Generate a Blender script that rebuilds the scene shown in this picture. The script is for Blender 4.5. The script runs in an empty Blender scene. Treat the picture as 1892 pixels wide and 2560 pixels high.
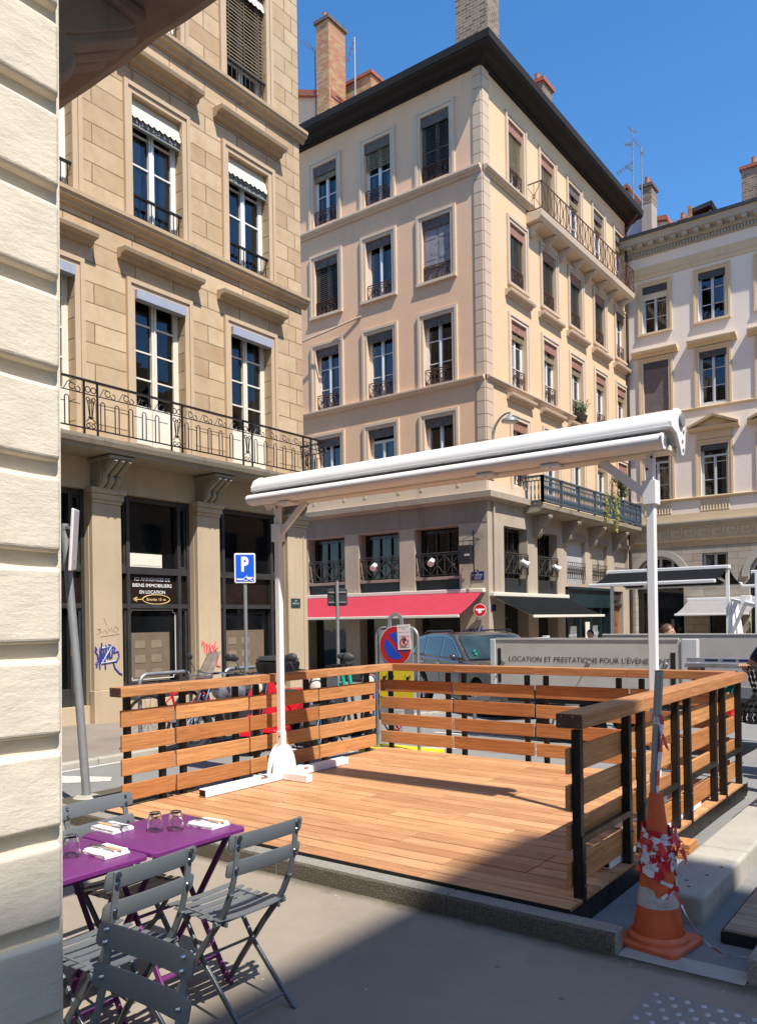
import bpy, math, random
from mathutils import Vector, Matrix
random.seed(11)
SC = bpy.context.scene
COL = SC.collection
PI = math.pi
V = Vector
ORG = {}

# ---------------------------------------------------------------- mesh builder
class MB:
    def __init__(s):
        s.v = []; s.f = []; s.m = []; s.t = []; s.mi = 0; s.tone = 0.5

    def add(s, vs, fs):
        o = len(s.v)
        s.v += [tuple(p) for p in vs]
        for f in fs:
            s.f.append([i + o for i in f]); s.m.append(s.mi); s.t.append(s.tone)
        return s

    def quad(s, a, b, c, d):
        return s.add([a, b, c, d], [(0, 1, 2, 3)])

    def poly(s, pts):
        return s.add(pts, [tuple(range(len(pts)))])

    def hexa(s, p):
        return s.add(p, [(0, 3, 2, 1), (4, 5, 6, 7), (0, 1, 5, 4), (1, 2, 6, 5), (2, 3, 7, 6), (3, 0, 4, 7)])

    def box(s, x0, x1, y0, y1, z0, z1):
        return s.hexa([(x0, y0, z0), (x1, y0, z0), (x1, y1, z0), (x0, y1, z0),
                       (x0, y0, z1), (x1, y0, z1), (x1, y1, z1), (x0, y1, z1)])

    def fbox(s, P, s0, s1, d0, d1, z0, z1):
        return s.hexa([P(s0, d0, z0), P(s1, d0, z0), P(s1, d1, z0), P(s0, d1, z0),
                       P(s0, d0, z1), P(s1, d0, z1), P(s1, d1, z1), P(s0, d1, z1)])

    def obox(s, c, e, M=None):
        M = M or Matrix.Identity(3)
        c = V(c); hx, hy, hz = e[0] / 2, e[1] / 2, e[2] / 2
        return s.hexa([c + M @ V(q) for q in ((-hx, -hy, -hz), (hx, -hy, -hz), (hx, hy, -hz), (-hx, hy, -hz),
                                              (-hx, -hy, hz), (hx, -hy, hz), (hx, hy, hz), (-hx, hy, hz))])

    def bar(s, p, q, w, h=None, up=(0, 0, 1)):
        p = V(p); q = V(q); d = (q - p)
        if d.length < 1e-6: return s
        d.normalize(); h = h or w
        up = V(up)
        if abs(d.dot(up)) > .98: up = V((1, 0, 0))
        a = d.cross(up).normalized(); b = a.cross(d).normalized()
        a *= w / 2; b *= h / 2
        return s.hexa([p - a - b, p + a - b, p + a + b, p - a + b, q - a - b, q + a - b, q + a + b, q - a + b])

    def tube(s, pts, r, n=8, cap=True, closed=False):
        pts = [V(p) for p in pts]; L = len(pts)
        if not isinstance(r, (list, tuple)): r = [r] * L
        vs = []; ref = None
        for i, p in enumerate(pts):
            if closed: d = pts[(i + 1) % L] - pts[i - 1]
            else: d = pts[min(i + 1, L - 1)] - pts[max(i - 1, 0)]
            if d.length < 1e-9: d = V((0, 0, 1))
            d.normalize()
            if ref is None:
                ref = V((0, 0, 1)) if abs(d.z) < .9 else V((1, 0, 0))
            a = (ref - d * ref.dot(d))
            if a.length < 1e-6: a = d.orthogonal()
            a.normalize(); b = d.cross(a); ref = a
            for k in range(n):
                t = 2 * PI * k / n
                vs.append(p + (a * math.cos(t) + b * math.sin(t)) * r[i])
        fs = []
        for i in range(L if closed else L - 1):
            j = (i + 1) % L
            for k in range(n):
                k2 = (k + 1) % n
                fs.append((i * n + k, i * n + k2, j * n + k2, j * n + k))
        if cap and not closed:
            fs.append(tuple(range(n - 1, -1, -1))); fs.append(tuple((L - 1) * n + k for k in range(n)))
        return s.add(vs, fs)

    def cone(s, p, q, r0, r1, n=20):
        return s.tube([p, q], [r0, r1], n)

    def lathe(s, prof, c, n=24, M=None, cap=True):
        c = V(c); M = M or Matrix.Identity(3); vs = []; fs = []
        for (r, z) in prof:
            for k in range(n):
                t = 2 * PI * k / n
                vs.append(c + M @ V((r * math.cos(t), r * math.sin(t), z)))
        L = len(prof)
        for i in range(L - 1):
            for k in range(n):
                k2 = (k + 1) % n
                fs.append((i * n + k, i * n + k2, (i + 1) * n + k2, (i + 1) * n + k))
        if cap:
            fs.append(tuple(range(n - 1, -1, -1))); fs.append(tuple((L - 1) * n + k for k in range(n)))
        return s.add(vs, fs)

    def prism(s, poly, fn, t0, t1):
        n = len(poly)
        vs = [fn(a, b, t0) for a, b in poly] + [fn(a, b, t1) for a, b in poly]
        fs = [tuple(range(n - 1, -1, -1)), tuple(range(n, 2 * n))]
        for i in range(n):
            j = (i + 1) % n
            fs.append((i, j, n + j, n + i))
        return s.add(vs, fs)

    def strip(s, poly, rows):
        """loft one profile through several placements (rows = list of fn(a,b))"""
        n = len(poly); vs = []; fs = []
        for fn in rows: vs += [fn(a, b) for a, b in poly]
        for r in range(len(rows) - 1):
            for i in range(n):
                j = (i + 1) % n
                fs.append((r * n + i, r * n + j, (r + 1) * n + j, (r + 1) * n + i))
        fs.append(tuple(range(n - 1, -1, -1))); fs.append(tuple((len(rows) - 1) * n + k for k in range(n)))
        return s.add(vs, fs)

    def ball(s, c, r, n=12, m=8, sc=(1, 1, 1), M=None):
        prof = [(r * math.sin(PI * i / m), -r * math.cos(PI * i / m)) for i in range(m + 1)]
        prof[0] = (r * .02, -r); prof[-1] = (r * .02, r)
        D = Matrix.Diagonal(V(sc))
        if M: D = M @ D
        return s.lathe(prof, c, n, D)

    def torus(s, c, R, r, axis='y', n=28, k=10, M=None):
        pts = []
        for i in range(n):
            t = 2 * PI * i / n; a, b = R * math.cos(t), R * math.sin(t)
            q = {'x': V((0, a, b)), 'y': V((a, 0, b)), 'z': V((a, b, 0))}[axis]
            pts.append(V(c) + (M @ q if M else q))
        return s.tube(pts, r, k, closed=True)

    def build(s, name, mats, parent=None, bevel=0, smooth=0, recalc=True, tones=False):
        org = ORG.get(parent.name, V((0, 0, 0))) if parent else V((0, 0, 0))
        me = bpy.data.meshes.new(name)
        me.from_pydata([(p[0] - org.x, p[1] - org.y, p[2] - org.z) for p in s.v], [], s.f)
        if not isinstance(mats, (list, tuple)): mats = [mats]
        for m in mats: me.materials.append(m)
        if len(mats) > 1: me.polygons.foreach_set('material_index', s.m)
        if tones:
            at = me.attributes.new('tone', 'FLOAT', 'FACE')
            at.data.foreach_set('value', s.t)
        if recalc:
            import bmesh
            bm = bmesh.new(); bm.from_mesh(me)
            bmesh.ops.recalc_face_normals(bm, faces=bm.faces[:]); bm.to_mesh(me); bm.free()
        if smooth:
            me.polygons.foreach_set('use_smooth', [True] * len(me.polygons))
            me.set_sharp_from_angle(angle=math.radians(smooth))
        me.update()
        o = bpy.data.objects.new(name, me); COL.objects.link(o)
        if parent:
            o.parent = parent
        ORG[o.name] = org
        if bevel:
            b = o.modifiers.new('bevel', 'BEVEL'); b.width = bevel; b.segments = 2
            b.limit_method = 'ANGLE'; b.angle_limit = math.radians(50)
        return o

def thing(name, label, cat, loc=(0, 0, 0), group=None):
    o = bpy.data.objects.new(name, None); COL.objects.link(o)
    o.empty_display_size = .2
    o.location = loc; ORG[o.name] = V(loc)
    o['label'] = label; o['category'] = cat
    if group: o['group'] = group
    return o

def tag(o, label, cat, group=None):
    o['label'] = label; o['category'] = cat
    if group: o['group'] = group
    return o

def struct(o, kind='structure'):
    o['kind'] = kind
    return o

def dup(root, loc, rot, label, group=None):
    r = root.copy(); COL.objects.link(r); r.location = loc; r.rotation_euler = (0, 0, rot); r['label'] = label
    if group: r['group'] = group
    ORG[r.name] = V(loc)
    for ch in list(root.children):
        c = ch.copy(); COL.objects.link(c); c.parent = r
        for g in list(ch.children):
            d = g.copy(); COL.objects.link(d); d.parent = c
    return r

def rotz(a): return Matrix.Rotation(a, 3, 'Z')

def text(body, m, o, right, up, h, parent, name, width=None, ext=.0015, align='CENTER', bold=0):
    """flat lettering standing at point o; h = capital height"""
    c = bpy.data.curves.new('lettering', 'FONT'); c.body = body; c.size = 1; c.extrude = 0
    c.align_x = align; c.align_y = 'CENTER'; c.offset = bold; c.resolution_u = 3
    ob = bpy.data.objects.new('lettering_source', c); COL.objects.link(ob)
    dg = bpy.context.evaluated_depsgraph_get()
    me = bpy.data.meshes.new_from_object(ob.evaluated_get(dg))
    bpy.data.objects.remove(ob); bpy.data.curves.remove(c)
    right = V(right).normalized(); up = V(up).normalized(); n = right.cross(up)
    xs = [v.co.x for v in me.vertices] or [0, 1]
    k = h / .72; kx = k
    if width: kx = width / max(1e-6, max(xs) - min(xs))
    org = ORG.get(parent.name, V((0, 0, 0))) if parent else V((0, 0, 0))
    for v in me.vertices:
        v.co = V(o) + right * (v.co.x * kx) + up * (v.co.y * k) + n * ext - org
    me.name = name; me.materials.clear(); me.materials.append(m)
    ob = bpy.data.objects.new(name, me); COL.objects.link(ob)
    if parent: ob.parent = parent
    ORG[ob.name] = org
    return ob

# ---------------------------------------------------------------- materials
def lin(r, g, b):
    f = lambda c: (c / 255 / 12.92) if c / 255 <= .04045 else ((c / 255 + .055) / 1.055) ** 2.4
    return (f(r), f(g), f(b))

class NT:
    def __init__(s, name):
        s.m = bpy.data.materials.new(name); s.m.use_nodes = True
        s.t = s.m.node_tree; s.n = s.t.nodes; s.b = s.n['Principled BSDF']; s._c = None
    def node(s, typ, **k):
        x = s.n.new(typ)
        for a, b in k.items():
            if a.startswith('i_'):
                key = a[2:]
                key = int(key) if key.isdigit() else key.replace('_', ' ')
                x.inputs[key].default_value = b
            else: setattr(x, a, b)
        return x
    def link(s, a, b): s.t.links.new(a, b)
    def coord(s, scale=(1, 1, 1), swap=None):
        if s._c is None: s._c = s.node('ShaderNodeTexCoord').outputs['Object']
        src = s._c
        if swap:
            sp = s.node('ShaderNodeSeparateXYZ'); s.link(src, sp.inputs[0])
            cb = s.node('ShaderNodeCombineXYZ')
            for i, a in enumerate(swap):
                if a in 'XYZ': s.link(sp.outputs[a], cb.inputs[i])
            src = cb.outputs[0]
        mp = s.node('ShaderNodeMapping'); mp.inputs['Scale'].default_value = scale
        s.link(src, mp.inputs['Vector'])
        return mp.outputs[0]
    def noise(s, scale, detail=4, rough=.55, vec=None, dist=0):
        x = s.node('ShaderNodeTexNoise', i_Scale=scale, i_Detail=detail, i_Roughness=rough, i_Distortion=dist)
        s.link(vec if vec is not None else s.coord(), x.inputs['Vector'])
        return x.outputs['Fac']
    def ramp(s, fac, p0, p1, c0=(0, 0, 0, 1), c1=(1, 1, 1, 1)):
        x = s.node('ShaderNodeValToRGB')
        e = x.color_ramp.elements
        e[0].position = p0; e[1].position = p1
        e[0].color = c0 if len(c0) == 4 else (*c0, 1); e[1].color = c1 if len(c1) == 4 else (*c1, 1)
        s.link(fac, x.inputs[0]); return x.outputs[0]
    def mix(s, fac, a, b, mode='MIX'):
        x = s.node('ShaderNodeMix', data_type='RGBA', blend_type=mode)
        for val, idx in ((fac, 0), (a, 6), (b, 7)):
            if hasattr(val, 'is_output'): s.link(val, x.inputs[idx])
            elif isinstance(val, (int, float)): x.inputs[idx].default_value = val
            else: x.inputs[idx].default_value = (*val[:3], 1)
        return x.outputs[2]
    def bump(s, h, strength, dist=.01, prev=None):
        x = s.node('ShaderNodeBump', i_Strength=strength, i_Distance=dist)
        s.link(h, x.inputs['Height'])
        if prev is not None: s.link(prev, x.inputs['Normal'])
        s.link(x.outputs[0], s.b.inputs['Normal']); return x.outputs[0]
    def color(s, c):
        if hasattr(c, 'is_output'): s.link(c, s.b.inputs['Base Color'])
        else: s.b.inputs['Base Color'].default_value = (*c, 1)
    def setp(s, rough=.6, metal=0, spec=.5, coat=0):
        s.b.inputs['Roughness'].default_value = rough; s.b.inputs['Metallic'].default_value = metal
        s.b.inputs['Specular IOR Level'].default_value = spec
        if coat: s.b.inputs['Coat Weight'].default_value = coat; s.b.inputs['Coat Roughness'].default_value = .08

def mul(c, k): return tuple(min(1, x * k) for x in c[:3])

def plain(name, c, rough=.5, metal=0, var=.12, scale=6, bump=0, bscale=60, spec=.5, coat=0, dirt=None, bdist=.004):
    n = NT(name); n.setp(rough, metal, spec, coat)
    f = n.ramp(n.noise(scale, 5), .3, .7)
    col = n.mix(f, mul(c, 1 - var), mul(c, 1 + var))
    if dirt:
        f2 = n.ramp(n.noise(dirt[1], 6, .65), .52, .72)
        col = n.mix(n.mix(f2, (0, 0, 0), (dirt[2],) * 3), col, dirt[0])
    n.color(col)
    if bump: n.bump(n.noise(bscale, 4, .6), bump, bdist)
    r = n.ramp(n.noise(scale * 2.3, 3), .3, .7, (max(.02, rough - .08),) * 3, (min(1, rough + .08),) * 3)
    n.link(r, n.b.inputs['Roughness'])
    return n.m
# ---------------------------------------------------------------- material library
M = {}
def wallmat(name, c, stain=None, streak=.25, bump=.25, var=.07):
    n = NT(name); n.setp(.85, 0, .3)
    big = n.ramp(n.noise(.55, 5, .6), .3, .7)
    col = n.mix(big, mul(c, 1 - var), mul(c, 1 + var))
    fine = n.ramp(n.noise(9, 5, .7), .35, .65)
    col = n.mix(n.mix(fine, (0, 0, 0), (.25,) * 3), col, mul(c, .86))
    st = n.ramp(n.noise(1.0, 5, .65, n.coord((2.2, 2.2, .22))), .55, .8)
    col = n.mix(n.mix(st, (0, 0, 0), (streak,) * 3), col, stain or mul(c, .55))
    n.color(col)
    n.bump(n.noise(38, 5, .65), bump, .006)
    return n.m

def ashlar(name, c1, c2, mort, swap, bw, bh, msize=.012, off=.5, stain=.35, squash=1, bump=.6):
    n = NT(name); n.setp(.88, 0, .25)
    vec = n.coord((1, 1, 1), swap)
    wob = n.node('ShaderNodeTexNoise', i_Scale=1.7, i_Detail=3); n.link(vec, wob.inputs['Vector'])
    mx = n.node('ShaderNodeMix', data_type='VECTOR'); mx.inputs[0].default_value = .035
    n.link(vec, mx.inputs[4]); n.link(wob.outputs['Color'], mx.inputs[5])
    br = n.node('ShaderNodeTexBrick', i_Scale=1.0, i_Mortar_Size=msize, i_Mortar_Smooth=.25, i_Bias=0.0,
                i_Brick_Width=bw, i_Row_Height=bh)
    br.offset = off; br.squash = squash; br.squash_frequency = 2
    br.inputs['Color1'].default_value = (*c1, 1); br.inputs['Color2'].default_value = (*c2, 1)
    br.inputs['Mortar'].default_value = (*mort, 1)
    n.link(mx.outputs[1], br.inputs['Vector'])
    col = br.outputs['Color']
    f = n.ramp(n.noise(3.2, 6, .65), .3, .72)
    col = n.mix(f, n.mix(1.0, col, (.80, .76, .70), 'MULTIPLY'), col)
    f2 = n.ramp(n.noise(.8, 6, .7), .5, .75)
    col = n.mix(n.mix(f2, (0, 0, 0), (stain,) * 3), col, mul(c1, .62))
    n.color(col)
    b1 = n.bump(br.outputs['Fac'], -bump, .012)
    n.bump(n.noise(30, 6, .7), .45, .008, b1)
    return n.m

def woodmat(name, c1, c2, axis, per='object', rough=.55, ring=1.0):
    n = NT(name); n.setp(rough, 0, .35)
    sc = {'x': (.35, 7, 7), 'y': (7, .35, 7), 'z': (7, 7, .35)}[axis]
    if per == 'object':
        rnd = n.node('ShaderNodeObjectInfo').outputs['Random']
    else:
        a = n.node('ShaderNodeAttribute'); a.attribute_name = 'tone'; rnd = a.outputs['Fac']
    add = n.node('ShaderNodeVectorMath', operation='MULTIPLY_ADD')
    add.inputs[1].default_value = (1, 1, 1)
    cb = n.node('ShaderNodeCombineXYZ')
    mm = n.node('ShaderNodeMath', operation='MULTIPLY'); mm.inputs[1].default_value = 37; n.link(rnd, mm.inputs[0])
    for i in range(3): n.link(mm.outputs[0], cb.inputs[i])
    n.link(n.coord(sc), add.inputs[0]); n.link(cb.outputs[0], add.inputs[2])
    vec = add.outputs[0]
    g = n.noise(1.6, 3, .5, vec, 1.2)
    wv = n.node('ShaderNodeMath', operation='SINE'); m2 = n.node('ShaderNodeMath', operation='MULTIPLY')
    m2.inputs[1].default_value = 34 * ring; n.link(g, m2.inputs[0]); n.link(m2.outputs[0], wv.inputs[0])
    rings = n.ramp(wv.outputs[0], .0, 1.0)
    fine = n.ramp(n.noise(9, 5, .7, vec), .3, .7)
    col = n.mix(n.ramp(rnd, 0.0, 1.0), c1, c2)
    dark = n.mix(1.0, col, (.66, .57, .50), 'MULTIPLY')
    lite = n.mix(1.0, col, (1.12, 1.13, 1.1), 'MULTIPLY')
    col = n.mix(fine, dark, lite)
    col = n.mix(n.mix(rings, (0, 0, 0), (.30,) * 3), col, n.mix(1.0, col, (.60, .48, .40), 'MULTIPLY'))
    n.color(col)
    n.bump(fine, .12, .003)
    return n.m

def glassmat(name, c, rough=.04, var=.5, spec=.6):
    n = NT(name); n.setp(rough, 0, spec)
    f = n.ramp(n.noise(1.1, 3, .5, n.coord((1, 1, .6))), .35, .65)
    n.color(n.mix(f, mul(c, 1 - var), mul(c, 1 + var)))
    n.bump(n.noise(1.3, 2, .5), .05, .05)
    return n.m

def setup_materials():
    # setting
    n = NT('asphalt_road'); n.setp(.9, 0, .3)
    c = (.205, .20, .19)
    col = n.mix(n.ramp(n.noise(.7, 5, .6), .3, .7), mul(c, .82), mul(c, 1.12))
    col = n.mix(n.mix(n.ramp(n.noise(180, 2, .6), .42, .62), (0, 0, 0), (.4,) * 3), col, (.33, .32, .30))
    col = n.mix(n.mix(n.ramp(n.noise(2.1, 6, .7), .6, .72), (0, 0, 0), (.5,) * 3), col, mul(c, .6))
    n.color(col); n.bump(n.noise(190, 3, .7), .5, .004); M['asphalt'] = n.m
    n = NT('pavement_surface'); n.setp(.88, 0, .3)
    c = (.315, .265, .205)
    col = n.mix(n.ramp(n.noise(.9, 6, .62), .3, .7), mul(c, .84), mul(c, 1.13))
    col = n.mix(n.mix(n.ramp(n.noise(210, 2, .6), .45, .6), (0, 0, 0), (.35,) * 3), col, (.19, .165, .14))
    col = n.mix(n.mix(n.ramp(n.noise(3.0, 6, .75, n.coord((1, .6, 1))), .61, .72), (0, 0, 0), (.55,) * 3), col, (.20, .165, .11))
    sp = n.node('ShaderNodeTexVoronoi', i_Scale=5.5); n.link(n.coord(), sp.inputs['Vector'])
    col = n.mix(n.ramp(sp.outputs['Distance'], .035, .05, (.75,) * 3, (0, 0, 0)), col, (.62, .58, .52))
    sp2 = n.node('ShaderNodeTexVoronoi', i_Scale=2.3); n.link(n.coord(), sp2.inputs['Vector'])
    col = n.mix(n.ramp(sp2.outputs['Distance'], .028, .04, (.7,) * 3, (0, 0, 0)), col, (.12, .105, .09))
    col = n.mix(n.mix(n.ramp(n.noise(.45, 6, .7, n.coord((1, 1.6, 1))), .5, .66), (0, 0, 0), (.38,) * 3), col, mul(c, .66))
    sx = n.node('ShaderNodeSeparateXYZ'); n.link(n.coord(), sx.inputs[0])
    kb = n.node('ShaderNodeMath', operation='ADD'); nz = n.node('ShaderNodeMath', operation='MULTIPLY'); nz.inputs[1].default_value = .16
    n.link(n.noise(6, 5, .7), nz.inputs[0]); n.link(sx.outputs['Y'], kb.inputs[0]); n.link(nz.outputs[0], kb.inputs[1])
    col = n.mix(n.ramp(kb.outputs[0], 0, 1, (0, 0, 0), (0, 0, 0)), col, col)
    mr = n.node('ShaderNodeMapRange'); n.link(kb.outputs[0], mr.inputs[0]); mr.inputs[1].default_value = 3.80; mr.inputs[2].default_value = 3.90
    col = n.mix(mr.outputs[0], col, (.10, .085, .06))
    n.color(col); n.bump(n.noise(230, 3, .7), .6, .003); M['pave'] = n.m
    M['farpave'] = plain('far_pavement_surface', (.245, .205, .165), .9, var=.14, scale=1.1, bump=.4, bscale=160, dirt=((.17, .14, .115), 3, .5))
    n = NT('granite_kerb'); n.setp(.85, 0, .35)
    c = (.36, .335, .29)
    col = n.mix(n.ramp(n.noise(1.6, 5, .6), .3, .7), mul(c, .85), mul(c, 1.1))
    col = n.mix(n.mix(n.ramp(n.noise(120, 3, .7), .40, .60), (0, 0, 0), (.7,) * 3), col, (.13, .115, .095))
    n.color(col); n.bump(n.noise(90, 5, .75), .9, .008); M['granite'] = n.m
    n = NT('bush_hammered_granite'); n.setp(.92, 0, .25)
    col = n.mix(n.ramp(n.noise(130, 4, .7), .36, .64), (.085, .072, .055), (.25, .215, .165))
    n.color(col); n.bump(n.noise(70, 5, .75), 1.0, .02); M['granite_rough'] = n.m
    M['concrete'] = plain('pale_concrete', (.40, .37, .31), .9, var=.14, scale=2.5, bump=.5, bscale=120, dirt=((.2, .18, .15), 5, .6))
    M['gutter'] = plain('pebble_gutter', (.20, .18, .14), .9, var=.3, scale=60, bump=1, bscale=60, bdist=.02)
    M['mark'] = plain('road_paint', (.55, .53, .47), .7, var=.1, scale=10, dirt=((.25, .24, .22), 14, .7))
    # building A
    M['ashlarA'] = ashlar('golden_limestone_blocks', (.62, .475, .315), (.475, .335, .205), (.25, .17, .10), 'YZ0', .80, .325, .012, .42, stain=.38, squash=1.6)
    M['trimA'] = wallmat('dressed_limestone', (.53, .395, .265), streak=.3)
    M['trimA2'] = wallmat('weathered_limestone_ledge', (.44, .325, .205), (.10, .085, .065), .55, .5)
    M['baseA'] = wallmat('smooth_beige_stone', (.49, .385, .26), (.2, .15, .1), streak=.35, bump=.4, var=.12)
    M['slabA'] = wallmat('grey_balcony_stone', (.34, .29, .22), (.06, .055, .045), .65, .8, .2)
    M['blackiron'] = plain('black_wrought_iron', (.012, .011, .011), .5, .3, .3, 12)
    M['shopframe'] = plain('dark_grey_metal_frame', (.052, .05, .049), .45, .3, .2, 4)
    M['brownpanel'] = plain('dark_brown_panel', (.016, .009, .007), .35, 0, .3, 3, spec=.4)
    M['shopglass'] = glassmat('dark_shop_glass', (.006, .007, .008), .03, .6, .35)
    M['display'] = plain('beige_display_board', (.16, .115, .075), .8, var=.1)  # brown patch mirrored in the shop glass, set as plain colour
    M['displaycard'] = plain('display_card', (.23, .175, .12), .8, var=.1)  # squares of that reflection; the colour also serves the pole stickers
    M['whitepaint'] = plain('white_window_paint', (.74, .735, .72), .45, var=.05, scale=3)
    M['creamdoor'] = plain('cream_door_paint', (.72, .67, .57), .5, var=.04, scale=3)
    M['glass'] = glassmat('blue_black_glass', (.020, .030, .050))
    M['glassgreen'] = glassmat('greenish_glass', (.03, .046, .045))
    M['glassdark'] = glassmat('dark_glass', (.011, .012, .013), .03)
    def clear(name, tint, k):
        n = NT(name); n.n.remove(n.b); out = [x for x in n.n if x.type == 'OUTPUT_MATERIAL'][0]
        tr = n.node('ShaderNodeBsdfTransparent'); tr.inputs[0].default_value = (*tint, 1)
        gl = n.node('ShaderNodeBsdfGlossy'); gl.inputs['Roughness'].default_value = .015; gl.inputs[0].default_value = (.95, .97, 1, 1)
        bp = n.node('ShaderNodeBump', i_Strength=.06, i_Distance=.05); n.link(n.noise(1.4, 2, .5), bp.inputs['Height']); n.link(bp.outputs[0], gl.inputs['Normal'])
        fr = n.node('ShaderNodeFresnel', i_IOR=k); n.link(bp.outputs[0], fr.inputs['Normal'])
        mx = n.node('ShaderNodeMixShader'); n.link(fr.outputs[0], mx.inputs[0]); n.link(tr.outputs[0], mx.inputs[1]); n.link(gl.outputs[0], mx.inputs[2]); n.link(mx.outputs[0], out.inputs[0])
        return n.m
    M['wglass'] = clear('window_glass', (.72, .76, .80), 1.9); M['wglassgreen'] = clear('greenish_window_glass', (.60, .72, .66), 2.0); M['wglassdark'] = clear('grey_window_glass', (.62, .62, .62), 1.7)
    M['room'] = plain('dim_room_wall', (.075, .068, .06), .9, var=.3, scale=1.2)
    M['creamcloth'] = plain('cream_canvas', (.68, .60, .47), .85, var=.08, scale=5, bump=.1)
    M['greyroll'] = plain('grey_rolled_slats', (.20, .21, .20), .7, var=.2, scale=20)
    M['bluebox'] = plain('pale_blue_shutter_box', (.33, .35, .42), .45, var=.04)
    M['brownslat'] = plain('brown_wooden_slats', (.145, .10, .052), .7, var=.2, scale=7)
    M['curtain'] = plain('pale_curtain', (.42, .42, .38), .9, var=.1, scale=9)
    # building B
    M['plasterB'] = wallmat('peach_render', (.78, .505, .325), (.40, .25, .16), .22, .2, .05)  # street side of one peach paint, raised and reddened against raking sun
    M['plasterB2'] = wallmat('sandy_render', (.70, .495, .30), (.45, .28, .16), .14, .2, .04)  # same peach paint in a tone for the sunlit square side
    M['trimB'] = wallmat('grey_beige_trim', (.64, .50, .37), (.20, .15, .11), .25, .2, .06)
    M['quoinB'] = wallmat('pale_quoin_render', (.56, .43, .315), (.3, .22, .16), .12, .15, .04)
    M['jointB'] = plain('quoin_joint', (.16, .115, .085), .9)
    M['corniceB'] = wallmat('black_zinc_and_painted_wood_eaves', (.022, .020, .020), (.006, .006, .006), .4, .3, .25)
    M['baseB'] = wallmat('grey_ground_floor_stone', (.43, .355, .275), (.15, .115, .095), .5, .6, .12)
    M['frieze'] = wallmat('stained_stone_frieze', (.30, .235, .19), (.10, .075, .065), .65, .5, .2)
    M['valgrey'] = plain('sooty_metal_valance', (.115, .092, .082), .7, var=.45, scale=10, dirt=((.05, .04, .038), 9, .7))
    M['valred'] = plain('brick_red_valance', (.30, .145, .105), .75, var=.25, scale=8)
    M['slatdark'] = plain('dark_olive_slats', (.045, .043, .034), .65, var=.25, scale=8)
    M['slattan'] = plain('tan_slats', (.27, .215, .13), .7, var=.2, scale=8)
    M['rust'] = plain('rust_brown_iron', (.105, .05, .032), .7, .1, .3, 12)
    M['greyiron'] = plain('grey_iron', (.06, .052, .048), .6, .3, .2, 9)
    M['shutterbroken'] = plain('flaking_lilac_shutter', (.27, .245, .26), .8, var=.15, scale=5, dirt=((.06, .05, .045), 4.5, .85))
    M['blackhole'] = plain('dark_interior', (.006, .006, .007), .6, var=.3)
    M['darkwall'] = plain('charcoal_panel', (.02, .021, .023), .5, var=.2)
    M['redcloth'] = plain('raspberry_red_canvas', (.40, .026, .050), .75, var=.07, scale=3, bump=.08, bscale=300)
    M['blackcloth'] = plain('black_acrylic_canvas', (.010, .011, .012), .9, var=.1, scale=3, bump=.08, bscale=300, spec=.08)
    M['greycloth'] = plain('grey_acrylic_canvas', (.26, .25, .255), .8, var=.06, scale=3, bump=.08, bscale=300)
    M['whitemetal'] = plain('white_powder_coated_metal', (.78, .775, .77), .38, 0, .03, 2, spec=.5)
    M['ivory'] = plain('ivory_metal', (.72, .67, .57), .45, var=.04)
    M['blueiron'] = plain('slate_blue_cast_iron', (.055, .085, .115), .55, .1, .15, 9)
    M['teal'] = plain('dark_teal_shopfront', (.007, .022, .026), .45, var=.3, scale=2)
    M['doorwood'] = plain('varnished_oak_door', (.25, .085, .025), .5, var=.2, scale=12)
    M['rollshut'] = plain('pale_roller_shutter', (.50, .50, .50), .55, var=.06)
    M['rollshut2'] = plain('beige_roller_shutter', (.44, .39, .33), .6, var=.06)
    # building C
    M['plasterC'] = wallmat('pale_mauve_render', (.78, .68, .595), (.42, .34, .28), .12, .15, .04)
    M['trimC'] = wallmat('yellow_ochre_limestone', (.64, .49, .315), (.38, .25, .13), .28, .25, .08)
    M['corniceC'] = wallmat('grey_cornice_stone', (.40, .37, .32), (.17, .155, .13), .3, .2, .06)
    M['blockC'] = ashlar('grey_limestone_blocks', (.46, .41, .345), (.40, .355, .30), (.17, .14, .11), 'XZ0', .85, .285, .008, .5, stain=.12)
    M['blockC2'] = ashlar('ochre_limestone_blocks', (.60, .45, .275), (.54, .40, .24), (.27, .18, .10), 'XZ0', .85, .285, .008, .5, stain=.12)
    M['winC'] = plain('grey_white_window_paint', (.50, .50, .51), .5, var=.04)
    M['valC'] = plain('dark_slate_valance', (.05, .05, .056), .6, var=.1)
    M['zinc'] = plain('dark_zinc_gutter', (.05, .05, .052), .5, .5, .15, 5)
    M['slatC'] = plain('mauve_slats', (.155, .125, .12), .7, var=.15, scale=8)
    M['whitewall'] = wallmat('white_render', (.74, .70, .67), streak=.06)
    M['ventdark'] = plain('dark_pipe', (.06, .035, .028), .6, .2)
    # D
    n = NT('cream_painted_stone'); n.setp(.8, 0, .3)
    c = (.66, .585, .465)
    col = n.mix(n.ramp(n.noise(1.2, 5, .6), .3, .7), mul(c, .93), mul(c, 1.05))
    n.color(col)
    b1 = n.bump(n.noise(16, 6, .7, n.coord((1, .8, 2.2))), .35, .012)
    n.bump(n.noise(60, 4, .6), .2, .004, b1); M['creamD'] = n.m
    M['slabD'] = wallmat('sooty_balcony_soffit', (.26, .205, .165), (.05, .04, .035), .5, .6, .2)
    M['groove'] = plain('groove_stone', (.40, .32, .20), .9, var=.2, scale=5, bump=.4)
    # brick
    M['brickred'] = ashlar('red_and_yellow_chimney_brick', (.42, .15, .085), (.46, .33, .17), (.36, .28, .19), 'YZ0', .25, .095, .012, .5, stain=.35)
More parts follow.
